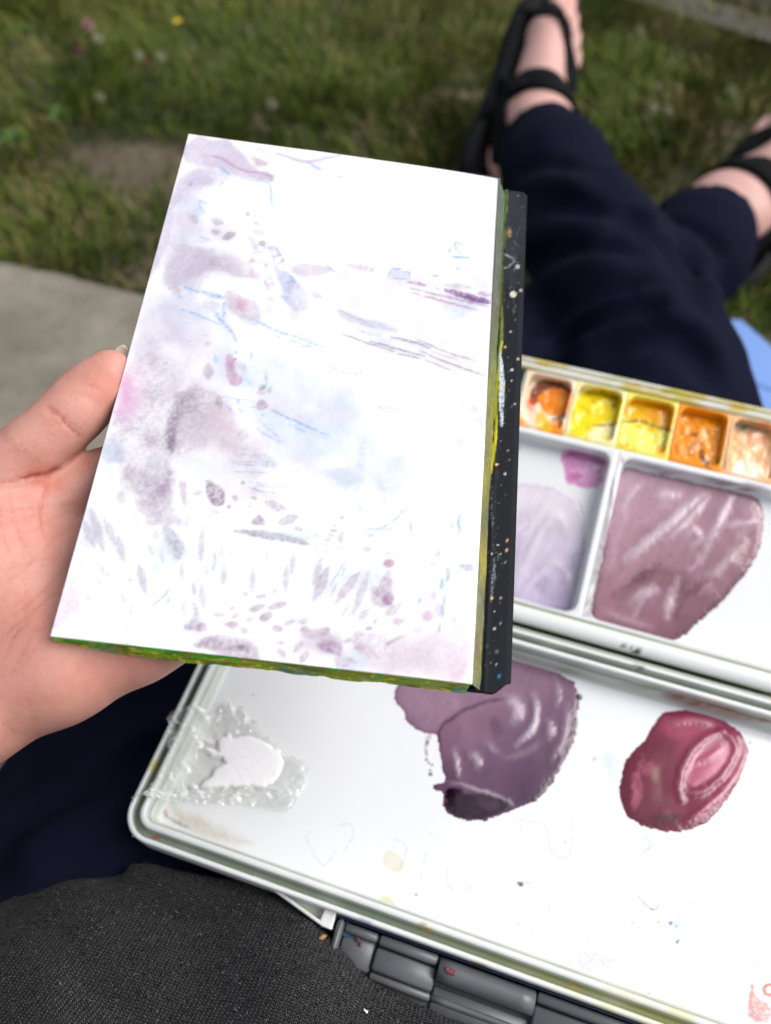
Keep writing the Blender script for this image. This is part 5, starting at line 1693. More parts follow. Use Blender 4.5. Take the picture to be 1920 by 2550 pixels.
# grey bead of paint at the puddle's right edge
q_ = on_floor(1442, 1736)
R_ = []
for t in np.linspace(0, math.pi / 2, 7):
    a_ = np.linspace(0, 2 * math.pi, 16, endpoint=False)
    R_.append(np.c_[q_[0] + .0017 * math.cos(t) * np.cos(a_), q_[1] + .0017 * math.cos(t) * np.sin(a_), np.full(16, q_[2] + .0014 * math.sin(t))])
V, F = loft(R_)
mesh_np('paint_bead', V, F, plain('dried_grey_paint', lin((84, 96, 102)), .3, .1, 500, .1), pal)


# ---- triangular wing and grey clasp along the palette's near edge
WX = lambda x, y, z=ZR - .004: onplane(x, y, A(0, 0, z), A(0, 0, 1))


def prism(name, tops, h, mat, parent, holes=None):
    """plate from a pixel outline at its top, h thick; one optional hole outline"""
    import bmesh
    bm = bmesh.new()
    v = [bm.verts.new(p) for p in tops]
    es = [bm.edges.new((v[i], v[(i + 1) % len(v)])) for i in range(len(v))]
    if holes is not None:
        v2 = [bm.verts.new(p) for p in holes]
        es += [bm.edges.new((v2[i], v2[(i + 1) % len(v2)])) for i in range(len(v2))]
    r = bmesh.ops.triangle_fill(bm, edges=es, use_beauty=True)
    fs = [g for g in r['geom'] if isinstance(g, bmesh.types.BMFace)]
    ex = bmesh.ops.extrude_face_region(bm, geom=fs)
    for g in ex['geom']:
        if isinstance(g, bmesh.types.BMVert):
            g.co.z -= h
    bmesh.ops.recalc_face_normals(bm, faces=bm.faces[:])
    me = bpy.data.meshes.new(name)
    bm.to_mesh(me)
    bm.free()
    me.materials.append(mat)
    o = bpy.data.objects.new(name, me)
    COL.objects.link(o)
    o.parent = parent
    b = o.modifiers.new('edge', 'BEVEL')
    b.width = .0006
    b.segments = 2
    b.limit_method = 'ANGLE'
    return o


white_m = plain('white_moulding', (.66, .68, .67), .32, .06, 120, .05)
wing = prism('wing', [WX(628, 2178), WX(815, 2248), WX(842, 2259), WX(826, 2316), WX(800, 2306), WX(716, 2244), WX(655, 2200)], .009, white_m, pal,
             holes=[WX(676, 2202), WX(812, 2254), WX(797, 2291), WX(748, 2256)])
V, F = box_mesh((0, 0, 0), (1, 1, 1))
recess = prism('wing_recess', [WX(672, 2200, ZR - .0095), WX(815, 2253, ZR - .0095), WX(800, 2296, ZR - .0095), WX(742, 2256, ZR - .0095)], .002, plain('grimy_white', (.55, .58, .48), .4, .35, 260, .1), pal)

grey_m = plain('grey_clasp_plastic', lin((104, 108, 112)) / 1.4, .38, .08, 140, .06)
clasp = empty('clasp')
clasp.parent = pal
ub = lambda x, y: (WX(x, y) @ BR_, WX(x, y) @ BF_)
u_a = ub(842, 2290)[0]                       # left end
vt = V0 - .0012                              # top edge of the clasp, against the rim
dz = ZR - .0035


def bar(name, u0, u1, v0, v1, z0, z1, bev=.0005):
    V, F = box_mesh((u0, v0, z0), (u1, v1, z1), bev)
    return fix_normals(mesh_np(name, tol(V), F, grey_m, clasp))


def roll(name, u0, u1, v, z, r):
    q = np.linspace(u0, u1, 8)
    V, F = tube(np.c_[q, np.full(8, v), np.full(8, z)], r, 18)
    return fix_normals(mesh_np(name, tol(V), F, grey_m, clasp))


us_ = [u_a, u_a + .0030, ub(940, 2350)[0], ub(1092, 2400)[0], ub(1336, 2490)[0], .125, .165, .22]
bar('clasp_end', us_[0], us_[1], vt - .0175, vt, dz - .010, dz + .0002, .0012)
bar('clasp_back', us_[0] + .001, us_[-1], vt - .030, vt - .0004, dz - .0115, dz - .0085)
bar('clasp_web', us_[1] + .0003, us_[2] - .0004, vt - .0150, vt - .0008, dz - .0080, dz - .0052, .0010)
bar('clasp_ridge', us_[1] + .0004, us_[2] - .0003, vt - .0040, vt - .0005, dz - .0064, dz - .0020, .0009)
for a_, b_2 in ((us_[2], us_[3]), (us_[4], us_[5]), (us_[6], us_[7])):
    bar('clasp_tab', a_, b_2, vt - .0135, vt - .0048, dz - .0080, dz - .0034, .0010)
    bar('clasp_lip', a_, b_2, vt - .0168, vt - .0137, dz - .0082, dz - .0050, .0008)
    bar('clasp_ridge', a_ + .0003, b_2 - .0003, vt - .0044, vt - .0004, dz - .0060, dz - .0014, .0009)
for a_, b_2 in ((us_[3], us_[4]), (us_[5], us_[6])):
    roll('clasp_roll', a_ + .0004, b_2 - .0004, vt - .0048, dz - .0040, .0044)
    bar('clasp_web', a_ + .0004, b_2 - .0004, vt - .0205, vt - .0105, dz - .0085, dz - .0065, .0008)
    roll('clasp_lip', a_ + .0004, b_2 - .0004, vt - .0150, dz - .0068, .0014)
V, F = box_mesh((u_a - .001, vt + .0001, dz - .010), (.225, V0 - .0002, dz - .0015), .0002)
fix_normals(mesh_np('rim_shadow_strip', tol(V), F, plain('dark_blue_shade', lin((20, 34, 62)), .5, .2, 300, .1), pal))  # dark strip put in as the shade between rim and clasp


def smear(name, px, py, pts, c, dz_=.0):
    """a flake of dried paint standing a little proud of the clasp"""
    m = plain(name + '_mat', lin(c) / 1.2, .35, .2, 700, .2)
    q = WX(px, py, dz + dz_)
    P = [q + BR_ * a * .001 + BF_ * b * .001 for a, b in pts]
    return prism(name, P, .0006, m, pal)


smear('dried_paint', 1122, 2420, [(-2.4, .2), (-2, 1.4), (-.6, .8), (.6, 1.2), (2.2, .9), (2.0, -.9), (.2, -.8), (-1.2, -.7)], (120, 52, 72), .0015)
smear('dried_paint', 890, 2331, [(-2.2, 2.2), (-1, 3.0), (.4, .8), (1.4, -1.2), (.6, -2.4), (-.6, -1.0), (-1.6, .6)], (84, 36, 56), -.0040)
smear('dried_paint', 896, 2352, [(-.7, .8), (.6, .9), (.9, -.6), (-.5, -.9)], (90, 36, 56), -.0044)
smear('dried_paint', 868, 2318, [(-2.5, 3.5), (-.4, 3.0), (1.5, -.6), (.5, -2.2), (-2.0, -2.4)], (40, 82, 128), -.0046)

# ================================================================== CLING FILM WITH WHITE PAINT
film = empty('cling_film')
tag(film, 'crumpled scrap of clear film with white paint on it in the palette\'s lower left corner', 'plastic film')
m, t, b = newmat('clear_film')
t.nodes.remove(b)
out = t.nodes['Material Output']
tr = node(t, 'ShaderNodeBsdfTransparent', {'Color': (.955, .965, .942, 1)})
gl = node(t, 'ShaderNodeBsdfGlossy', {'Roughness': .10, 'Color': (1, 1, 1, 1)})
df = node(t, 'ShaderNodeBsdfDiffuse', {'Color': (.9, .91, .9, 1)})
lw = node(t, 'ShaderNodeLayerWeight', {'Blend': .5})
m1 = node(t, 'ShaderNodeMixShader', {0: M(t, 'MULTIPLY', node(t, 'ShaderNodeAttribute', attribute_name='Col').outputs['Fac'], 1.0), 1: tr.outputs[0], 2: df.outputs[0]})
m2 = node(t, 'ShaderNodeMixShader', {0: M(t, 'ADD', .06, M(t, 'MULTIPLY', M(t, 'POWER', lw.outputs['Facing'], 3.0), .75)), 1: m1.outputs[0], 2: gl.outputs[0]})
t.links.new(m2.outputs[0], out.inputs[0])
film_m = m
FO = [(436, 1806), (470, 1795), (500, 1786), (548, 1764), (566, 1742), (584, 1756), (606, 1752), (622, 1786), (645, 1800), (660, 1836), (690, 1850), (708, 1880), (740, 1888), (772, 1910), (764, 1945), (752, 1980), (736, 2014), (712, 2028), (640, 2016), (570, 2008), (480, 2004), (400, 2008), (342, 2020), (380, 1998), (418, 1956), (440, 1900)]
FQ = np.array([on_floor(x, y) for x, y in FO])
qa, qb = FQ @ BR_, FQ @ BF_
ga = np.arange(qa.min() - .002, qa.max() + .002, .00075)
gb = np.arange(qb.min() - .002, qb.max() + .002, .00075)
AA, BB = np.meshgrid(ga, gb, indexing='ij')
a1, b1 = AA.ravel(), BB.ravel()
P0 = tol(np.c_[a1, b1, np.full(len(a1), FLZ)])
x, y, _ = to_px(P0)
sd = poly_sd(x + 9 * (fbm(np.c_[x, y] / 18, 3, 3) - .5), y + 9 * (fbm(np.c_[x, y] / 18, 8, 3) - .5), FO)
W2 = np.c_[x, y]
rg = lambda s, k, o=3: 1 - np.abs(2 * fbm(W2 / s + 3 * fbm(W2 / (s * 2), k + 40, 2)[:, None], k, o) - 1)
edge_in = sst(-60, 0, sd)
WO = [(546, 1842), (563, 1838), (570, 1826), (580, 1842), (615, 1834), (640, 1840), (670, 1855), (695, 1872), (704, 1895), (700, 1925), (680, 1950), (655, 1961), (600, 1957), (560, 1963), (520, 1965), (503, 1959), (511, 1945), (530, 1930), (540, 1914), (562, 1901), (556, 1888), (545, 1886), (530, 1883), (520, 1876), (510, 1864), (521, 1862), (545, 1874), (549, 1855)]
flat = sst(-6, 26, poly_sd(x, y, WO))
z = .0008 + .8 * (.0034 * rg(50, 5, 2) ** 8 + .0022 * rg(20, 9, 2) ** 6 * (.2 + 1.3 * edge_in) + .0010 * rg(9, 15, 2) ** 5 * (.3 + edge_in)) * (.12 + .88 * flat) + .0004 * fbm(W2 / 9, 2, 2)
fold = np.exp(-(seg_dist(x, y, [(352, 2016), (420, 1992), (500, 1974), (560, 1968), (640, 1966), (720, 1976)])[0] / 7) ** 2)
z += .0028 * fold
cre = .02 + .62 * np.clip(rg(20, 9, 2) ** 18 * (.15 + edge_in) + .8 * rg(34, 25, 2) ** 22 + .7 * rg(10, 15, 2) ** 12 * edge_in + fold * .55 + .5 * np.exp(-(sd / 3) ** 2), 0, 1) * (.3 + 1.2 * sst(.35, .65, fbm(W2 / 30, 61, 3)))
wallu = U0 + .0105
over = np.clip(wallu + .004 - a1, 0, None)
up_ = np.minimum(over * 2.4, .0150)                       # the film rides up the wall and over the rim
keep = (sd < 0)
zz = FLZ + z + up_
F = grid_faces(len(ga), len(gb))
F = F[keep[F].all(1)]
used = np.unique(F)
re = np.full(len(a1), -1)
re[used] = np.arange(len(used))
mesh_np('film_sheet', tol(np.c_[a1, b1, zz])[used], re[F], film_m, film, col=np.repeat(cre[:, None], 3, 1)[used])
wp_m = plain('white_gouache', (.86, .865, .88), .2, .02, 300, .03)


def white_spot(outline, hmax, seed, warp=3):
    O = np.array([on_floor(px, py) for px, py in outline])
    s = .0004
    a_ = np.arange((O @ BR_).min() - .002, (O @ BR_).max() + .002, s)
    b_ = np.arange((O @ BF_).min() - .002, (O @ BF_).max() + .002, s)
    g, e = np.meshgrid(a_, b_, indexing='ij')
    P = tol(np.c_[g.ravel(), e.ravel(), np.full(g.size, FLZ + .0014)])
    px, py, d = to_px(tol(np.c_[g.ravel(), e.ravel(), np.full(g.size, FLZ)]))
    W = np.c_[px, py]
    sdd = -poly_sd(px + warp * 2 * (fbm(W / 14, seed, 3) - .5), py + warp * 2 * (fbm(W / 14, seed + 3, 3) - .5), outline) * .00019
    h = hmax * (1 - np.exp(-np.maximum(sdd, 0) / .0008)) + hmax * .35 * (fbm(W / 30, seed + 7, 2) - .5) * (sdd > 0) + .00010 * (1 - np.abs(2 * fbm(W / 16 + A(0, 3), 78, 2) - 1)) ** 5 * (sdd > .0008)
    P[:, 2] += np.where(sdd > 0, np.maximum(h, .0001), -.0006)
    F = grid_faces(len(a_), len(b_))
    F = F[(sdd > -.0008)[F].all(1)]
    u = np.unique(F)
    r = np.full(len(P), -1)
    r[u] = np.arange(len(u))
    return fix_normals(mesh_np('white_paint', P[u], r[F], wp_m, film))


white_spot(WO, .0006, 3, 5)
q = np.linspace(0, 2 * np.pi, 14, endpoint=False)
white_spot(list(zip(455 + 14 * np.cos(q), 1974 + 11 * np.sin(q))), .0012, 9, 1.5)
white_spot(list(zip(484 + 9 * np.cos(q), 1962 + 7 * np.sin(q))), .0010, 12, 1.2)

# ================================================================== THE SITTER
person = empty('person')
tag(person, 'seated person in navy trousers, charcoal jumper and black sandals holding a sketchbook', 'person')
skin_m = vcol('skin', .5, 620, .35, .0005, spec=.35, sss=.06)
st_ = skin_m.node_tree
tc = node(st_, 'ShaderNodeTexCoord')
vo = node(st_, 'ShaderNodeTexVoronoi', {'Vector': tc.outputs['Object'], 'Scale': 720.0}, feature='DISTANCE_TO_EDGE')
b0 = [n for n in st_.nodes if n.bl_idname == 'ShaderNodeBump'][0]
bp = node(st_, 'ShaderNodeBump', {'Strength': .35, 'Distance': .0003, 'Height': M(st_, 'MINIMUM', vo.outputs['Distance'], .25), 'Normal': b0.outputs[0]})
st_.links.new(bp.outputs[0], st_.nodes['Principled BSDF'].inputs['Normal'])

# ---- left hand: thumb on the page's edge, palm and fingers behind the book
def hp(px, py, off, rp):
    p = bpx(px, py, off - (.0035 if off > .0205 else 0))
    return p, rp * float((p - C) @ FW) / FPX


TH_ = [hp(*a) for a in ((280, 914, .0025, 35), (272, 934, .003, 48), (251, 958, .0045, 58), (214, 993, .006, 65), (176, 1034, .006, 67), (128, 1080, .007, 66), (80, 1122, .009, 72), (10, 1190, .014, 92), (-130, 1310, .022, 132))]
THN = [hp(*a) for a in ((-20, 1300, .020, 128), (-40, 1420, .026, 150), (-160, 1600, .034, 150))]
ML = [[hp(*a) for a in q] for q in (
    ((-200, 1560, .036, 120), (60, 1330, .028, 92), (190, 1226, .026, 72), (262, 1184, .026, 60), (330, 1160, .027, 56), (470, 1122, .025, 52), (600, 1108, .0235, 47), (716, 1112, .0225, 40)),
    ((-200, 1620, .036, 120), (90, 1430, .030, 96), (330, 1322, .029, 68), (420, 1290, .028, 58), (600, 1236, .025, 53), (770, 1208, .0235, 48), (880, 1204, .0225, 41)),
    ((-200, 1680, .036, 120), (120, 1530, .030, 100), (400, 1442, .029, 66), (480, 1420, .028, 56), (660, 1368, .025, 51), (810, 1346, .0235, 46), (910, 1338, .0225, 40)),
    ((-180, 1740, .036, 120), (160, 1606, .030, 112), (400, 1548, .030, 80), (490, 1538, .028, 52), (620, 1500, .025, 46), (730, 1476, .0235, 41), (810, 1462, .0225, 35)))]
HYP = [hp(*a) for a in ((-300, 1850, .040, 140), (-90, 1768, .033, 145), (150, 1668, .029, 122), (330, 1598, .028, 92), (420, 1560, .028, 74))]
WRIST = hp(-330, 1740, .040, 172)
ELBOW = (body(-.40, -.13, .20), .043)
WEB = [hp(*a) for a in ((20, 1260, .026, 66), (120, 1262, .028, 62))]
arm_dir = unit(ELBOW[0] - WRIST[0])
ARMQ = WRIST[0] + arm_dir * .085


def hand(P):
    th = chain(P, TH_, .006)
    d = chain(P, ML[0], .006)
    for q in ML[1:]:
        d = smin(d, chain(P, q, .006), .006)
    d = smin(d, chain(P, HYP, .008), .014)
    d = smin(d, chain(P, THN, .01), .014)
    d = smin(d, cone(P, WEB[0][0], WEB[1][0], WEB[0][1], WEB[1][1]), .008)
    d = smin(d, th, .0032)
    d = smin(d, cone(P, *[hp(-220, 1680, .036, 1)[0], WRIST[0]], .026, WRIST[1]), .02)
    d = smin(d, cone(P, WRIST[0], ARMQ, WRIST[1], .030), .012)
    # the book's back pushes the flesh flat
    sl_ = (P - BO) @ BN + BT + .0042
    inside = np.maximum.reduce([-(P - BO) @ BX - .0002, (P - BO) @ BX - BW, -(P - BO) @ BY + .0, (P - BO) @ BY - BH])
    d = np.maximum(d, -np.maximum(-sl_, inside))
    return d


allp = np.array([p for q in [TH_, THN, HYP, *ML] for p, _ in q] + [ARMQ, WRIST[0]])
HV, HF = nets(hand, allp.min(0) - .036, allp.max(0) + .036, .00115)
HN = grad(hand, HV)
X, Y, D = to_px(HV)
W2 = np.c_[X, Y]
dep = np.zeros(len(HV))
hc = Paint(X, Y, pig((226, 162, 146)) * .95)
facing = ((HV - C) * HN).sum(1) < 0


def crease(pts, wd, depth, col=(176, 92, 76), a=.5, jit=1.6):
    global dep
    j = (fbm(W2 / 16, 200 + len(pts), 2) - .5) * 2 * jit
    d, t = seg_dist(X + j, Y + j, pts)
    g = np.exp(-(d / wd) ** 2) * np.sin(np.pi * np.clip(t, .04, .96)) ** .4 * facing
    dep = dep + g * depth
    hc.lay(np.arange(len(X)), g * a * 1.2, col)


# broad colour of the skin
hc.blob(110, 1190, 60, 40, (228, 132, 112), .6, 20, soft=34, gran=0, warp=10)
hc.blob(250, 960, 50, 60, (232, 150, 128), .6, -40, soft=30, gran=0, warp=10)
hc.blob(60, 1080, 60, 40, (236, 178, 156), .5, -40, soft=30, gran=0)
hc.blob(60, 1330, 110, 80, (228, 150, 134), .4, 0, soft=50, gran=0, warp=14)
hc.blob(30, 1540, 120, 90, (224, 152, 136), .35, 0, soft=50, gran=0, warp=14)
hc.blob(230, 1680, 130, 50, (224, 148, 130), .4, -25, soft=34, gran=0, warp=14)
hc.blob(120, 1760, 120, 40, (216, 160, 138), .5, -25, soft=34, gran=0, warp=14)
hc.blob(200, 1150, 40, 26, (220, 150, 132), .5, -25, soft=14, gran=0)
m_ = fbm(W2 / 22, 4, 4)
hc.c *= (.93 + .14 * m_)[:, None]
hc.c = hc.c + (pig((206, 120, 106)) - hc.c) * (.18 * sst(.5, .68, fbm(W2 / 30, 9, 3)))[:, None]
# creases
crease([(115, 1010), (150, 1040), (180, 1070), (208, 1090)], 3.2, .0006, a=.65)
crease([(125, 1015), (165, 1042), (205, 1070)], 2.4, .0004, a=.5)
crease([(176, 972), (215, 985), (244, 1003), (262, 1022)], 2.0, .00018, a=.22)
crease([(208, 950), (235, 963), (256, 978)], 2.4, .0002, a=.3)
crease([(120, 1184), (100, 1183), (76, 1188), (48, 1194)], 4.0, .0011, (156, 66, 50), .65, 2)
crease([(70, 1190), (30, 1196), (-10, 1206)], 3.0, .0003, (190, 92, 76), .4, 3)
crease([(116, 1190), (114, 1210), (106, 1250), (102, 1290), (110, 1340)], 3.2, .0005, (196, 88, 70), .5)
crease([(120, 1180), (136, 1172), (150, 1166)], 5.0, .0009, (110, 44, 34), .7, 1)
for q in ([(-10, 1270), (60, 1266), (130, 1262), (190, 1252)], [(0, 1310), (70, 1290), (150, 1270)], [(40, 1340), (120, 1300), (180, 1268)], [(20, 1200), (30, 1290), (60, 1360)], [(0, 1240), (6, 1330), (30, 1400)], [(30, 1250), (50, 1340), (90, 1400)],
          [(0, 1460), (60, 1420), (120, 1360), (170, 1310)], [(-10, 1560), (40, 1530), (90, 1490), (136, 1440), (170, 1400)], [(0, 1590), (60, 1540), (120, 1490), (150, 1470)], [(60, 1440), (70, 1500), (50, 1560), (10, 1640)],
          [(10, 1610), (60, 1560), (100, 1500)], [(90, 1560), (60, 1620), (30, 1680)], [(110, 1540), (96, 1600), (66, 1650)], [(70, 1740), (84, 1780), (80, 1800)], [(0, 1790), (40, 1830), (60, 1850)], [(0, 1420), (90, 1400), (160, 1376)]):
    crease(q, 2.4, .00022, (192, 108, 94), .34, 3)
rh = np.random.default_rng(17)
for _ in range(150):
    x0, y0 = rh.uniform(-20, 200), rh.uniform(1180, 1560)
    a_ = rh.choice([1.45, -.35, .9]) + rh.normal(0, .16)
    L_ = rh.uniform(14, 46)
    d, t = seg_dist(X, Y, [(x0, y0), (x0 + L_ * math.cos(a_), y0 + L_ * math.sin(a_))])
    g = np.exp(-(d / 1.7) ** 2) * facing
    dep += g * .00009
    hc.lay(np.arange(len(X)), g * rh.uniform(.06, .18), (190, 108, 96))
for _ in range(46):
    t_ = rh.random()
    x0, y0 = 30 + 150 * t_ + rh.normal(0, 14), 1140 - 130 * t_ + rh.normal(0, 20)
    a_ = .75 + rh.normal(0, .2)
    L_ = rh.uniform(16, 50)
    d, t = seg_dist(X, Y, [(x0, y0), (x0 + L_ * math.cos(a_), y0 + L_ * math.sin(a_))])
    g = np.exp(-(d / 1.6) ** 2) * facing
    dep += g * .00008
    hc.lay(np.arange(len(X)), g * rh.uniform(.1, .24), (196, 112, 96))
HV2 = HV - HN * dep[:, None]
body_parts = [(HV2, HF, hc.c)]

# ---- feet
def frame(T, N, right):
    T = unit(T)
    N = unit(N - T * (N @ T))
    L = np.cross(T, N) * (1 if right else -1)
    return np.stack([L, T, N])


class Foot:
    """x towards the little toe, y towards the toes, z up out of the instep; origin under the heel"""

    def __init__(s, ank, T, N, right, shin, k=1.0):
        s.A, s.right = frame(T, N, right) * k, right
        s.o = ank - A(0, .045, .060) @ s.A
        s.shin = s.loc(shin)


    def loc(s, P): return (P - s.o) @ np.linalg.inv(s.A)
    def wld(s, Q): return s.o + np.asarray(Q) @ s.A

    def f(s, Q):
        a = A
        d = cone(Q, a(0, .028, .030), a(0, .060, .040), .029, .034)
        d = smin(d, cone(Q, a(-.008, .060, .046), a(-.020, .165, .020), .034, .020), .02)
        d = smin(d, cone(Q, a(.010, .060, .036), a(.026, .150, .016), .029, .015), .02)
        d = smin(d, cone(Q, a(-.022, .165, .019), a(.024, .150, .015), .018, .014), .012)
        sd_ = unit(s.shin - a(0, .045, .06))
        d = smin(d, cone(Q, a(0, .045, .060), a(0, .045, .060) + sd_ * .16, .036, .042), .022)
        d = smin(d, cone(Q, a(0, .016, .03), a(0, .016, .03) + sd_ * .10, .018, .014), .02)
        d = smin(d, ell(Q, a(-.030, .046, .066), A(.012, .014, .014)), .012)
        d = smin(d, ell(Q, a(.028, .040, .058), A(.012, .014, .014)), .012)
        d = np.maximum(d, -Q[:, 2] + .0005)
        for k, (x0, y0, x1, y1, r) in enumerate(((-.024, .176, -.021, .222, .0118), (-.006, .178, -.004, .221, .0088), (.007, .172, .009, .211, .0083), (.019, .165, .022, .200, .0080), (.030, .154, .034, .185, .0076))):
            m = a((x0 + x1) / 2, (y0 + y1) / 2, .020 if k else .018)
            t_ = np.minimum(cone(Q, a(x0, y0, .017), m, r, r * .92), cone(Q, m, a(x1, y1, .011), r * .92, r))
            d = smin(d, t_, .005)
        return d


R_AN, L_AN = body(-.085, .845, .070), body(.140, .80, .060)
def dirc(r, u_, f_): return unit(RT * r + UP * u_ + FW * f_)


footR = Foot(body(-.084, .888, .064), dirc(.40, .90, .02), dirc(.62, -.1, -.78), True, body(0, .63, .118), 1.10)
footL = Foot(body(.141, .812, .052) - RT * .010, dirc(.50, .86, -.02), dirc(-.58, .32, -.75), False, body(.055, .62, .056), 1.16)
for ft in (footR, footL):
    V, F = nets(ft.f, (-.06, -.02, -.01), (.065, .245, .19), .0024)
    n = fbm(V * 90, 3, 3)
    c = pig((226, 178, 168)) * (.93 + .14 * n)[:, None]
    tip = sst(.19, .225, V[:, 1])
    c = c + (pig((226, 150, 136)) - c) * (tip * .6)[:, None]
    if not ft.right:
        F = F[:, ::-1]
    body_parts.append((ft.wld(V), F, c))

# legs under the trousers, so the feet belong to a body; torso, neck and head above the lens
RLEG = [(body(.055, -.13, .10), .07), (body(.078, .15, .105), .062), (body(.078, .42, .125), .048), (body(.0, .63, .12), .040), (body(-.085, .85, .072), .033)]
LLEG = [(body(-.135, -.13, .10), .07), (body(-.105, .15, .095), .062), (body(-.045, .42, .085), .048), (body(.05, .62, .055), .040), (body(.145, .81, .058), .033)]
PEL, CHE, NEK, HED = body(-.04, -.24, .12), body(-.04, -.44, .40), body(-.04, -.49, .53), body(-.035, -.47, .67)


def under(P):
    d = smin(chain(P, RLEG, .02), chain(P, LLEG, .02), .02)
    d = smin(d, cone(P, PEL, CHE, .085, .07), .03)
    d = smin(d, cone(P, CHE, NEK, .06, .046), .03)
    d = smin(d, cone(P, NEK, HED, .046, .05), .02)
    d = smin(d, ell(P, HED, A(.075, .092, .110)), .02)
    d = smin(d, ell(P, HED + BF_ * .088 - A(0, 0, .012), A(.012, .016, .018)), .012)      # nose
    d = smin(d, ell(P, HED + BF_ * .055 - A(0, 0, .075), A(.04, .04, .04)), .03)          # chin
    for sgn in (-1, 1):
        d = smin(d, ell(P, HED + BR_ * .077 * sgn - A(0, 0, .01), A(.012, .022, .030)), .006)
        d = smax(d, -ell(P, HED + BR_ * .031 * sgn + BF_ * .096 + A(0, 0, .008), A(.016, .012, .009)), .01)
    return d


V, F = nets(under, body(-.05, .3, 0) - A(.42, .95, .0), body(-.05, .3, .85) + A(.45, .62, 0), .011)
body_parts.append((V, F, np.tile(pig((224, 172, 156)), (len(V), 1))))
# right hand resting on the slab beside the hip
RW, RK = body(.335, -.20, .050), body(.345, -.115, .026)


def rhand(P):
    d = cone(P, body(.300, -.31, .125), RW, .022, .026)
    d = smin(d, ell(P, (RW + RK) / 2 - A(0, 0, .008), A(.042, .058, .017), np.stack([BR_, BF_, A(0, 0, 1)])), .02)
    for k, (du, L) in enumerate(((-.030, .070), (-.010, .082), (.010, .076), (.029, .058))):
        a_ = RK + BR_ * du - A(0, 0, .006)
        m_ = a_ + BF_ * L * .5 + BR_ * du * .15 + A(0, 0, .006)
        e_ = a_ + BF_ * L + BR_ * du * .3 - A(0, 0, .009)
        d = smin(d, smin(cone(P, a_, m_, .0095, .0085), cone(P, m_, e_, .0085, .0072), .003), .005)
    t0 = RW - BR_ * .030 + BF_ * .020 - A(0, 0, .016)
    t1 = t0 - BR_ * .026 + BF_ * .030 - A(0, 0, .008)
    t2 = t1 - BR_ * .006 + BF_ * .028 - A(0, 0, .004)
    return smin(d, smin(cone(P, t0, t1, .014, .0105), cone(P, t1, t2, .0105, .009), .004), .008)


V, F = nets(rhand, RW - A(.13, .17, .06), RW + A(.12, .21, .12), .0028)
body_parts.append((V, F, np.tile(pig((222, 164, 148)) * .95, (len(V), 1))))
V, F = join([(a_, b_) for a_, b_, _ in body_parts])
mesh_np('body', V, F, skin_m, person, col=np.concatenate([c for _, _, c in body_parts]))
hair_m = plain('brown_hair', (.05, .03, .018), .5, .4, 300, .6)


def hairf(P):
    d = ell(P, HED + A(0, 0, .012) - BF_ * .012, A(.088, .102, .118))
    d = smin(d, cone(P, HED - BF_ * .085, HED - BF_ * .12 - A(0, 0, .22), .05, .025), .03)
    return np.maximum(d, (P - HED - A(0, 0, .045)) @ unit(BF_ - A(0, 0, .55)) - .028)


V, F = nets(hairf, HED - A(.2, .25, .32), HED + A(.2, .2, .2), .008)
mesh_np('hair', V + .004 * (fbm(V * A(90, 90, 20), 4, 3) - .5)[:, None], F, hair_m, person)

# thumb nail, seen edge-on past the tip
tip, ax = TH_[0][0], unit(TH_[0][0] - TH_[3][0])
back = unit(np.cross(ax, np.cross(FW, ax)) * 1.0)            # away from the lens
side = unit(np.cross(ax, back))
nn = []
for t in np.linspace(-.5, 1.0, 12):
    for s_ in np.linspace(-1, 1, 9):
        w_ = .0055 * (1 - max(0, t - .55) ** 2 * 1.6)
        nn.append(tip + ax * (.0030 + t * .0058) + side * w_ * s_ - side * .0012 + back * (.0042 - .0016 * s_ ** 2 - .0010 * max(0, t) ** 2))
nn = np.array(nn)
o = mesh_np('thumb_nail', nn, grid_faces(12, 9), plain('nail', lin((226, 214, 190)) / 1.3, .3, .05, 300, .03, coat=.2), person)
sm_ = o.modifiers.new('thickness', 'SOLIDIFY')
sm_.thickness = .0005

# ---- trousers
navy, t, b = newmat('navy_cotton')
tc = node(t, 'ShaderNodeTexCoord')
n1 = node(t, 'ShaderNodeTexNoise', {'Vector': tc.outputs['Object'], 'Scale': 18.0, 'Detail': 5.0})
n2 = node(t, 'ShaderNodeTexNoise', {'Vector': tc.outputs['Object'], 'Scale': 1500.0, 'Detail': 2.0})
mx = node(t, 'ShaderNodeMix', {0: n1.outputs[0]}, data_type='RGBA')
mx.inputs[6].default_value = (.0036, .0045, .0126, 1)
mx.inputs[7].default_value = (.0068, .0085, .0215, 1)
t.links.new(mx.outputs[2], b.inputs['Base Color'])
b.inputs['Roughness'].default_value = .85
b.inputs['Specular IOR Level'].default_value = .04
bump(t, b, n2.outputs[0], .3, .0006)
RT_ = [(body(.06, -.15, .095), .098), (body(.082, .15, .108), .086), (body(.080, .40, .122), .071), (body(.066, .46, .125), .067), (body(0, .63, .118), .055), (body(-.050, .772, .088), .053), (body(-.077, .838, .073), .052)]
LT_ = [(body(-.158, -.15, .095), .102), (body(-.132, .15, .093), .090), (body(-.050, .41, .085), .076), (body(.055, .62, .056), .053), (body(.106, .722, .055), .053), (body(.121, .774, .056), .053)]


def onsurf(a, b, t, rad, ang):
    """a point on a trouser leg: t along a-b, at an angle round it"""
    ax = unit(b - a)
    s = unit(np.cross(ax, A(0, 0, 1)))
    u_ = np.cross(s, ax)
    return a + (b - a) * t + rad * (math.cos(ang) * u_ + math.sin(ang) * s)


FOLD = []


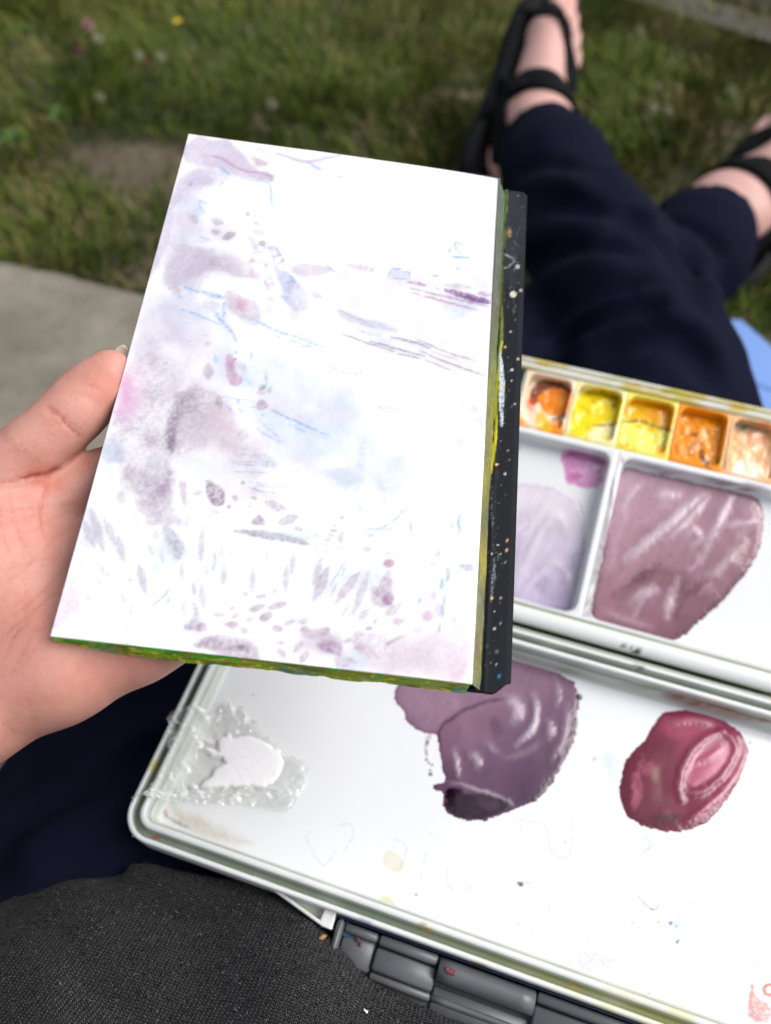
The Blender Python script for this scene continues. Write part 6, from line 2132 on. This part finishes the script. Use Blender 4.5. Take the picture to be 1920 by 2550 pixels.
def fold(leg, i0, t0, a0, t1, a1, r=.010, n=7, sink=.62, ri=None):
    r *= 1.25
    """a pulled crease round segment i0 of a leg, from (t0, a0) to (t1, a1); angles in degrees from the top, + to the sitter's right"""
    (p, r1), (q, r2) = leg[i0], leg[i0 + 1]
    pts = [onsurf(p, q, t0 + (t1 - t0) * k, (r1 + (r2 - r1) * (t0 + (t1 - t0) * k)) - r * sink, math.radians(a0 + (a1 - a0) * k)) for k in np.linspace(0, 1, n)]
    FOLD.append((pts, r))


for a_ in ((3, .15, -70, .75, 40, .011), (3, .45, -60, .95, 60, .010), (3, .75, -80, 1.05, 20, .009), (4, .2, -80, .55, 50, .008), (3, -.1, -60, .25, 70, .012), (2, .0, -70, .9, 60, .010), (1, .78, -80, .98, 50, .011), (1, .55, -60, .85, 60, .012), (1, .2, -50, .7, 20, .012)):
    fold(RT_, *a_)
for a_ in ((3, .1, -70, .5, 60, .009), (3, .6, -80, .9, 60, .008), (2, .6, -70, 1.0, 40, .009), (4, .2, -80, .5, 60, .007), (0, .55, -70, 1.1, -8, .012), (0, .75, -95, 1.2, -40, .010), (0, .35, -50, .95, 10, .011), (1, .05, -60, .8, -20, .012), (0, .2, -70, .6, -50, .010)):
    fold(LT_, *a_)


def press(d, P, k=.003):
    """cloth squashed flat by the palette resting on it"""
    u, v = P @ BR_, P @ BF_
    tray = np.maximum.reduce([ZR - .0185 - P[:, 2], U0 - .001 - u, u - U1, V0 - .0005 - v, v - V1 - .004])
    Q = P - HP
    s_, h_ = Q @ WW, Q @ WN
    well = np.maximum.reduce([-.0185 - h_, -.134 - u, u - .244, -.004 - s_, s_ - .1475])
    return smax(d, -np.minimum(tray, well), k)


def trouser0(P):
    r_ = chain(P, RT_, .03)
    l_ = chain(P, LT_, .03)
    for (leg, ) in ((RT_,), (LT_,)):
        pass
    hr = (P - RT_[-1][0]) @ unit(RT_[-1][0] - RT_[-2][0] + A(0, 0, -.01))
    hl = (P - LT_[-1][0]) @ unit(LT_[-1][0] - LT_[-2][0])
    r_ = smax(r_, hr, .004)
    l_ = smax(l_, hl, .004)
    d = smin(r_, l_, .010)
    d = smin(d, ell(P, body(-.04, -.20, .09), A(.20, .15, .10)), .04)
    for pts, r in FOLD:
        e = None
        for a_, b_ in zip(pts[:-1], pts[1:]):
            q = cone(P, a_, b_, r, r)
            e = q if e is None else np.minimum(e, q)
        d = smin(d, np.maximum(e, np.maximum(hr, -1)), .012)
    n = fbm(P * 16, 5, 3) - .5
    return d + .010 * n + .0016 * (fbm(P * 60, 8, 2) - .5)


def hit(px, py):
    """where the sight line through a pixel meets the cloth"""
    r = unit(at(px, py, 1) - C)
    t_ = .25
    for _ in range(60):
        s_ = float(trouser0((C + r * t_)[None])[0])
        if abs(s_) < .0004:
            break
        t_ += max(s_, -.02) * .7
        if t_ > 1.3:
            return None
    p = C + r * t_
    return p, grad(trouser0, p[None])[0]


PULL = []
for pts, r, sg in [([(1290, 664), (1340, 632), (1400, 612), (1470, 601), (1545, 610)], .013, -1), ([(1290, 610), (1350, 580), (1430, 566), (1500, 580)], .011, 1), ([(1300, 740), (1380, 690), (1460, 660), (1540, 655)], .010, 1),
                   ([(1608, 566), (1640, 556), (1690, 552), (1754, 584), (1798, 630)], .010, -1), ([(1626, 610), (1690, 592), (1740, 626), (1776, 680)], .011, 1),
                   ([(1320, 890), (1400, 816), (1467, 772), (1566, 742), (1680, 757)], .009, 1), ([(1320, 830), (1400, 770), (1480, 724), (1580, 700)], .010, -1),
                   ([(1430, 848), (1541, 794), (1640, 784), (1735, 820), (1790, 890)], .010, 1), ([(1500, 868), (1560, 834), (1640, 822), (1720, 860), (1776, 940)], .012, -1), ([(1400, 850), (1460, 806), (1540, 768), (1640, 760)], .008, -1),
                   ([(1590, 520), (1680, 572), (1750, 668), (1786, 745)], .009, 1), ([(1560, 540), (1640, 590), (1716, 690), (1750, 760)], .009, -1),
                   ([(1290, 425), (1350, 400), (1430, 416)], .007, -1), ([(1300, 470), (1370, 448), (1460, 470)], .008, 1), ([(1340, 500), (1420, 508), (1500, 530)], .007, -1),
                   ([(10, 1992), (90, 1936), (177, 1889), (316, 1829), (400, 1790)], .010, 1), ([(10, 2060), (120, 1990), (240, 1930), (380, 1870)], .012, -1), ([(30, 1950), (160, 1860), (300, 1780), (420, 1716)], .010, -1), ([(60, 2140), (200, 2060), (330, 2010)], .010, 1)]:
    H = [h for h in (hit(*q) for q in chaikin(pts, 1)) if h is not None]
    if len(H) > 1:
        PULL.append(([p + n_ * (r * .35 if sg < 0 else -r * .48) for p, n_ in H], r, sg))


def trouser(P):
    d = trouser0(P)
    near = d < .05
    Q = P[near]
    e = d[near]
    for pts, r, sg in PULL:
        g = None
        for k, (a_, b_) in enumerate(zip(pts[:-1], pts[1:])):
            f0 = r * (.35 if k == 0 else 1)
            f1 = r * (.35 if k == len(pts) - 2 else 1)
            q = cone(Q, a_, b_, f0, f1)
            g = q if g is None else np.minimum(g, q)
        e = smin(e, g, .014) if sg > 0 else smax(e, -g, .014)
    d = d.copy()
    d[near] = e
    return press(d, P)


V, F = nets(trouser, (-.40, -.40, -.02), (.50, .96, .27), .0056)
mesh_np('trousers', V, F, navy, person)

# ---- sandals
black_w = plain('black_webbing', (.0025, .003, .004), .8, .3, 900, .4, spec=.1)
black_r = plain('black_rubber_sole', (.005, .005, .006), .7, .25, 260, .3, spec=.15)
grey_r = plain('charcoal_midsole', (.013, .0125, .016), .8, .25, 260, .3, spec=.3)


def ribbon(name, ft, pts, wd, parent, lift=.0022, th=.0026, n=40, mat=black_w):
    """strap along points that are drawn onto the foot's surface"""
    pts = np.asarray(pts, float)
    L = np.r_[0, np.cumsum(np.linalg.norm(np.diff(pts, axis=0), axis=1))]
    q = np.linspace(0, L[-1], n)
    Q = np.stack([np.interp(q, L, pts[:, k]) for k in range(3)], 1)
    for _ in range(3):
        Q[1:-1] = .25 * Q[:-2] + .5 * Q[1:-1] + .25 * Q[2:]
    free = Q[:, 2] < .010
    for _ in range(6):
        g = grad(ft.f, Q)
        st = (ft.f(Q) - lift)[:, None] * g
        st[free] *= .0
        Q = Q - st * .8
    for _ in range(2):
        Q[1:-1] = .25 * Q[:-2] + .5 * Q[1:-1] + .25 * Q[2:]
    T = np.gradient(Q, axis=0)
    T /= np.linalg.norm(T, axis=1, keepdims=True)
    N = grad(ft.f, Q)
    S_ = np.cross(T, N)
    S_ /= np.maximum(np.linalg.norm(S_, axis=1, keepdims=True), 1e-6)
    N = np.cross(S_, T)
    m = 7
    V = []
    for s_ in np.linspace(-1, 1, m):
        V.append(Q + S_ * s_ * wd / 2 + N * th * (1 - .5 * abs(s_) ** 3))
    for s_ in np.linspace(1, -1, m):
        V.append(Q + S_ * s_ * wd / 2 - N * th * .4)
    V = np.stack(V, 1).reshape(-1, 3)
    i = np.arange(n * 2 * m).reshape(n, 2 * m)
    F = np.stack([i[:-1], np.roll(i[:-1], -1, 1), np.roll(i[1:], -1, 1), i[1:]], -1).reshape(-1, 4)
    return fix_normals(mesh_np(name, ft.wld(V), F, mat, parent))


def sandal(ft, label):
    e = empty('sandal')
    e.parent = person
    e['label'] = label
    # sole outline
    y = np.linspace(0, 1, 30)
    out = [(-.030, .004), (-.036, .03), (-.034, .07), (-.034, .11), (-.043, .15), (-.046, .19), (-.040, .222), (-.022, .243), (0, .243), (.022, .226), (.040, .200), (.047, .165), (.046, .13), (.040, .09), (.036, .05), (.031, .015), (.018, -.008), (0, -.013), (-.018, -.008)]
    o_ = np.array(out)
    k = np.linspace(0, len(o_), 96, endpoint=False)
    o_ = np.r_[o_, o_[:1]]
    ol = np.stack([np.interp(k, np.arange(len(o_)), o_[:, j]) for j in range(2)], 1)
    for _ in range(4):
        ol = .25 * np.roll(ol, 1, 0) + .5 * ol + .25 * np.roll(ol, -1, 0)
    cen = np.array([0, .11])
    rock = lambda q: .010 * sst(.17, .25, q[:, 1])

    def slab_(name, levels, mat):
        rg_ = []
        for sc, z_ in levels:
            q = cen + (ol - cen) * sc
            rg_.append(np.c_[q, z_ + rock(q)])
        V, F = loft(rg_)
        n_ = len(ol)
        c0 = len(V)
        V = np.r_[V, [[*cen, levels[0][1]]], [[*cen, levels[-1][1]]]]
        i0, i1 = np.arange(n_), np.arange(n_) + (len(levels) - 1) * n_
        return fix_normals(mesh_np(name, ft.wld(V), [F, np.r_[np.stack([np.roll(i0, -1), i0, np.full(n_, c0)], 1), np.stack([i1, np.roll(i1, -1), np.full(n_, c0 + 1)], 1)]], mat, e))

    slab_('midsole', [(.985, -.0165), (1.0, -.015), (.995, -.004), (.985, .0015), (.96, .003), (.90, .0010)], grey_r)
    slab_('outsole', [(.96, -.0285), (.99, -.0275), (1.012, -.026), (1.015, -.0185), (1.0, -.0168)], black_r)
    ribbon('strap', ft, [(-.045, .182, -.002), (-.041, .184, .012), (-.022, .180, .034), (.004, .160, .040), (.026, .132, .036), (.040, .102, .020), (.044, .088, -.002)], .033, e)
    ribbon('strap', ft, [(-.040, .062, -.002), (-.040, .066, .020), (-.034, .084, .052), (-.012, .092, .072), (.010, .088, .066), (.030, .074, .048), (.042, .070, .022), (.043, .070, -.002)], .031, e, lift=.003, th=.0036)
    ribbon('strap', ft, [(.040, .104, .010), (.041, .085, .026), (.041, .06, .034), (.038, .03, .040), (.026, .006, .046), (0, -.004, .050), (-.026, .006, .046), (-.038, .03, .038), (-.042, .06, .026), (-.043, .085, .006)], .030, e)
    ribbon('strap', ft, [(.043, .07, .02), (.044, .09, .012), (.046, .12, .006), (.047, .15, .002)], .016, e)
    sg = -1 if ft.right else 1
    ribbon('strap_tab', ft, [(.042 * sg, .080, .030), (.046 * sg, .076, .044), (.050 * sg, .072, .050), (.056 * sg, .068, .056)], .020, e, lift=.004, th=.004, n=12)
    return e


sandal(footR, 'black strap sandal on the right foot, uppermost in view')
sandal(footL, 'black strap sandal on the left foot at the picture\'s right edge')

# ---- charcoal jumper
knit, t, b = newmat('charcoal_knit')
tc = node(t, 'ShaderNodeTexCoord')
sx = node(t, 'ShaderNodeSeparateXYZ', {0: tc.outputs['UV']})
nzw = node(t, 'ShaderNodeTexNoise', {'Vector': tc.outputs['Object'], 'Scale': 60.0, 'Detail': 3.0})
jit = M(t, 'MULTIPLY', M(t, 'SUBTRACT', nzw.outputs[0], .5), 1.1)
uu = M(t, 'ADD', M(t, 'MULTIPLY', sx.outputs[0], 1 / .0017), jit)
fx = M(t, 'ABSOLUTE', M(t, 'SUBTRACT', M(t, 'FRACT', uu), .5))                       # 0 at the middle of a wale
vv = M(t, 'ADD', M(t, 'ADD', M(t, 'MULTIPLY', sx.outputs[1], 1 / .00145), M(t, 'MULTIPLY', fx, 1.5)), jit)
ph = M(t, 'ABSOLUTE', M(t, 'SUBTRACT', M(t, 'FRACT', vv), .5))
loop_ = M(t, 'MULTIPLY', M(t, 'SUBTRACT', 1.0, M(t, 'MULTIPLY', ph, 2.0)), M(t, 'SUBTRACT', 1.0, M(t, 'MULTIPLY', M(t, 'ABSOLUTE', M(t, 'SUBTRACT', fx, .25)), 2.6)))
nz = node(t, 'ShaderNodeTexNoise', {'Vector': tc.outputs['Object'], 'Scale': 1100.0, 'Detail': 3.0, 'Roughness': .7})
nz2 = node(t, 'ShaderNodeTexNoise', {'Vector': tc.outputs['Object'], 'Scale': 30.0, 'Detail': 3.0})
hgt = M(t, 'ADD', M(t, 'MULTIPLY', loop_, .75), M(t, 'MULTIPLY', nz.outputs[0], .55))
rmp = node(t, 'ShaderNodeValToRGB', {0: M(t, 'ADD', M(t, 'MULTIPLY', nz.outputs[0], .78), M(t, 'ADD', M(t, 'MULTIPLY', loop_, .32), M(t, 'MULTIPLY', M(t, 'SUBTRACT', nz2.outputs[0], .5), .18)))})
e_ = rmp.color_ramp.elements
e_[0].position, e_[0].color = .43, (.0025, .0027, .0032, 1)
e_[1].position, e_[1].color = .87, (.078, .079, .088, 1)
x_ = e_.new(.55)
x_.color = (.0080, .0083, .0097, 1)
t.links.new(rmp.outputs[0], b.inputs['Base Color'])
b.inputs['Roughness'].default_value = .95
b.inputs['Specular IOR Level'].default_value = .1
b.inputs['Sheen Weight'].default_value = .15
bump(t, b, hgt, 1.0, .0016)


def jumper(P):
    d = smin(ell(P, body(-.04, -.20, .17), A(.215, .18, .15), np.stack([BR_, BF_, A(0, 0, 1)])), ell(P, body(-.04, -.41, .34), A(.19, .13, .22), np.stack([BR_, BF_, A(0, 0, 1)])), .06)
    # front hem lying over the lap
    Q = np.stack([(P - body(-.06, 0, 0)) @ BR_, (P - body(-.06, 0, 0)) @ BF_, P[:, 2]], 1)
    ub_ = Q[:, 0] - .06
    hem = np.interp(ub_, [-.25, -.17, -.139, -.12, -.08, -.065, -.048, -.0276, -.0088, .0033, .0362, .1], [-.02, -.0056, .012, .022, .0285, .0335, .0285, .0225, .0125, .0107, .0072, .004])
    top = .198 + .0125 * sst(-.075, -.035, ub_) - .45 * np.minimum(Q[:, 1] - hem, 0) - .05 * np.clip(-Q[:, 0] - .05, 0, 1) * 2.0 - 1.1 * np.clip(Q[:, 0] - .16, 0, 1)
    lap = np.maximum.reduce([(Q[:, 2] - top) * .85, -(Q[:, 2] - top) - .05, Q[:, 1] - hem, -Q[:, 1] - .14, np.abs(Q[:, 0]) - .215])
    d = smin(d, lap + .002, .02)
    # sleeves
    for sg, sh, el, wr in ((-1, body(-.205, -.43, .47), ELBOW[0], WRIST[0] + arm_dir * .075), (1, body(.13, -.43, .47), body(.25, -.45, .24), body(.325, -.245, .075))):
        d = smin(d, cone(P, body(-.04, -.43, .46), sh, .085, .072), .03)
        d = smin(d, cone(P, sh, el, .070, .052), .02)
        e = cone(P, el, wr, .052, .040)
        e = smax(e, (P - wr) @ unit(wr - el), .004)
        d = smin(d, e, .015)
    n = fbm(P * A(14, 14, 14), 12, 3) - .5
    w_ = np.sin((Q[:, 1] * 1.0 - .25 * Q[:, 0] + .03 * n) * 70) * sst(-.11, 0, Q[:, 1])
    n2 = 1 - np.abs(2 * fbm(np.c_[Q[:, 0] * 9 + Q[:, 1] * 5, Q[:, 1] * 26, Q[:, 2] * 12], 33, 2) - 1)
    return press(d + .010 * n + .0012 * w_ + .004 * n2 ** 4, P, .005)


V, F = nets(jumper, (-.64, -.66, .02), (.36, .12, .66), .0058)
# finer where the lens sees it
V = V.copy()
uvk = np.c_[V @ BR_, V @ BF_ * 1.0 - V[:, 2] * .75]
jo = mesh_np('jumper', V, F, knit, person, uv=uvk)
# stray fibres standing off the wool
fc = V[F].mean(1)
px_, py_, dd_ = to_px(fc)
nrm = np.cross(V[F[:, 1]] - V[F[:, 0]], V[F[:, 3]] - V[F[:, 0]])
nrm /= np.maximum(np.linalg.norm(nrm, axis=1, keepdims=True), 1e-12)
vis = (px_ > -120) & (px_ < 1400) & (py_ > 2000) & (py_ < 2680) & (dd_ > 0) & (((C - fc) * nrm).sum(1) > 0)
ids = np.where(vis)[0]
NF = 15000
rj = np.random.default_rng(3)
fi = rj.choice(ids, NF)
u_, v_ = rj.random((NF, 1)), rj.random((NF, 1))
q4 = V[F[fi]]
P = q4[:, 0] * (1 - u_) * (1 - v_) + q4[:, 1] * u_ * (1 - v_) + q4[:, 2] * u_ * v_ + q4[:, 3] * (1 - u_) * v_
nn_ = nrm[fi]
tg = np.cross(nn_, rj.normal(size=(NF, 3)))
tg /= np.linalg.norm(tg, axis=1, keepdims=True)
sd_ = np.cross(nn_, tg)
L_ = rj.uniform(.0007, .0019, (NF, 1))
w_ = rj.uniform(.00007, .00014, (NF, 1))
up_1 = rj.uniform(.05, .45, (NF, 1))
a0 = P + nn_ * .0001
a1 = P + tg * L_ * .5 + nn_ * L_ * up_1
a2 = P + tg * L_ + sd_ * L_ * rj.normal(0, .3, (NF, 1)) + nn_ * L_ * up_1 * .8
FVs = np.stack([a0 - sd_ * w_, a0 + sd_ * w_, a1 - sd_ * w_, a1 + sd_ * w_, a2], 1).reshape(-1, 3)
k5 = np.arange(NF)[:, None] * 5
g_ = rj.choice([.012, .03, .06, .15], NF, p=[.42, .36, .18, .04])
fz = mesh_np('wool_fuzz', FVs, [k5 + np.array([0, 1, 3, 2]), k5 + np.array([2, 3, 4])], vcol('wool_fibre', .9, spec=.1), jo, col=np.repeat(np.c_[g_, g_, g_ * 1.08], 5, 0), smooth=False)
fz['kind'] = 'stuff'

# ---- bits on the jumper, and the blue mat by the knee
from mathutils.bvhtree import BVHTree
_bvh = BVHTree.FromPolygons([tuple(p) for p in V], [tuple(f) for f in F])


def on_jumper(px, py):
    r = unit(at(px, py, 1) - C)
    h = _bvh.ray_cast(tuple(C), tuple(r))
    return np.array(h[0]) if h[0] is not None else at(px, py, .3)


chaff_m = plain('dry_straw', (.30, .17, .07), .7, .3, 900, .3)
p0, p1 = on_jumper(795, 2338), on_jumper(815, 2330)
V_, F_ = tube([p0 + A(0, 0, .0010), (p0 + p1) / 2 + A(0, 0, .0018), p1 + A(0, 0, .0014)], [.0003, .0011, .0002], 6)
tag(mesh_np('straw_fragment', V_, F_, chaff_m), 'brown bit of straw caught on the charcoal jumper', 'straw')
p0, p1 = on_jumper(906, 2514), on_jumper(915, 2521)
V_, F_ = tube([p0 + A(0, 0, .0012), (p0 + p1) / 2 + A(0, 0, .0014), p1 + A(0, 0, .0012)], [.0005, .0004, .0006], 6)
tag(mesh_np('white_crumb', V_, F_, plain('white_crumb_mat', (.75, .74, .70), .6, bmp=0)), 'tiny white crumb lying on the charcoal jumper', 'crumb')

mat_m = plain('pale_blue_foam', (.155, .290, .66), .6, .05, 60, .08)
q = [(1785, 795), (1846, 796), (1965, 900), (2010, 1080), (1900, 1160), (1800, 1060)]
tp = [onplane(x, y, A(0, 0, .012), A(0, 0, 1)) for x, y in q]
e = empty('foam_mat')
tag(e, 'pale blue foam mat on the grass beside the sitter\'s knee', 'mat')
o = prism('mat_panel', tp[:3] + [tp[2] * .45 + tp[3] * .55, tp[0] * .5 + tp[5] * .5 + BR_ * .0], .022, mat_m, e)
o = prism('mat_panel', [tp[0] * .5 + tp[5] * .5 - BF_ * .002, tp[2] * .45 + tp[3] * .55 - BF_ * .002, tp[3], tp[4], tp[5]], .022, mat_m, e)
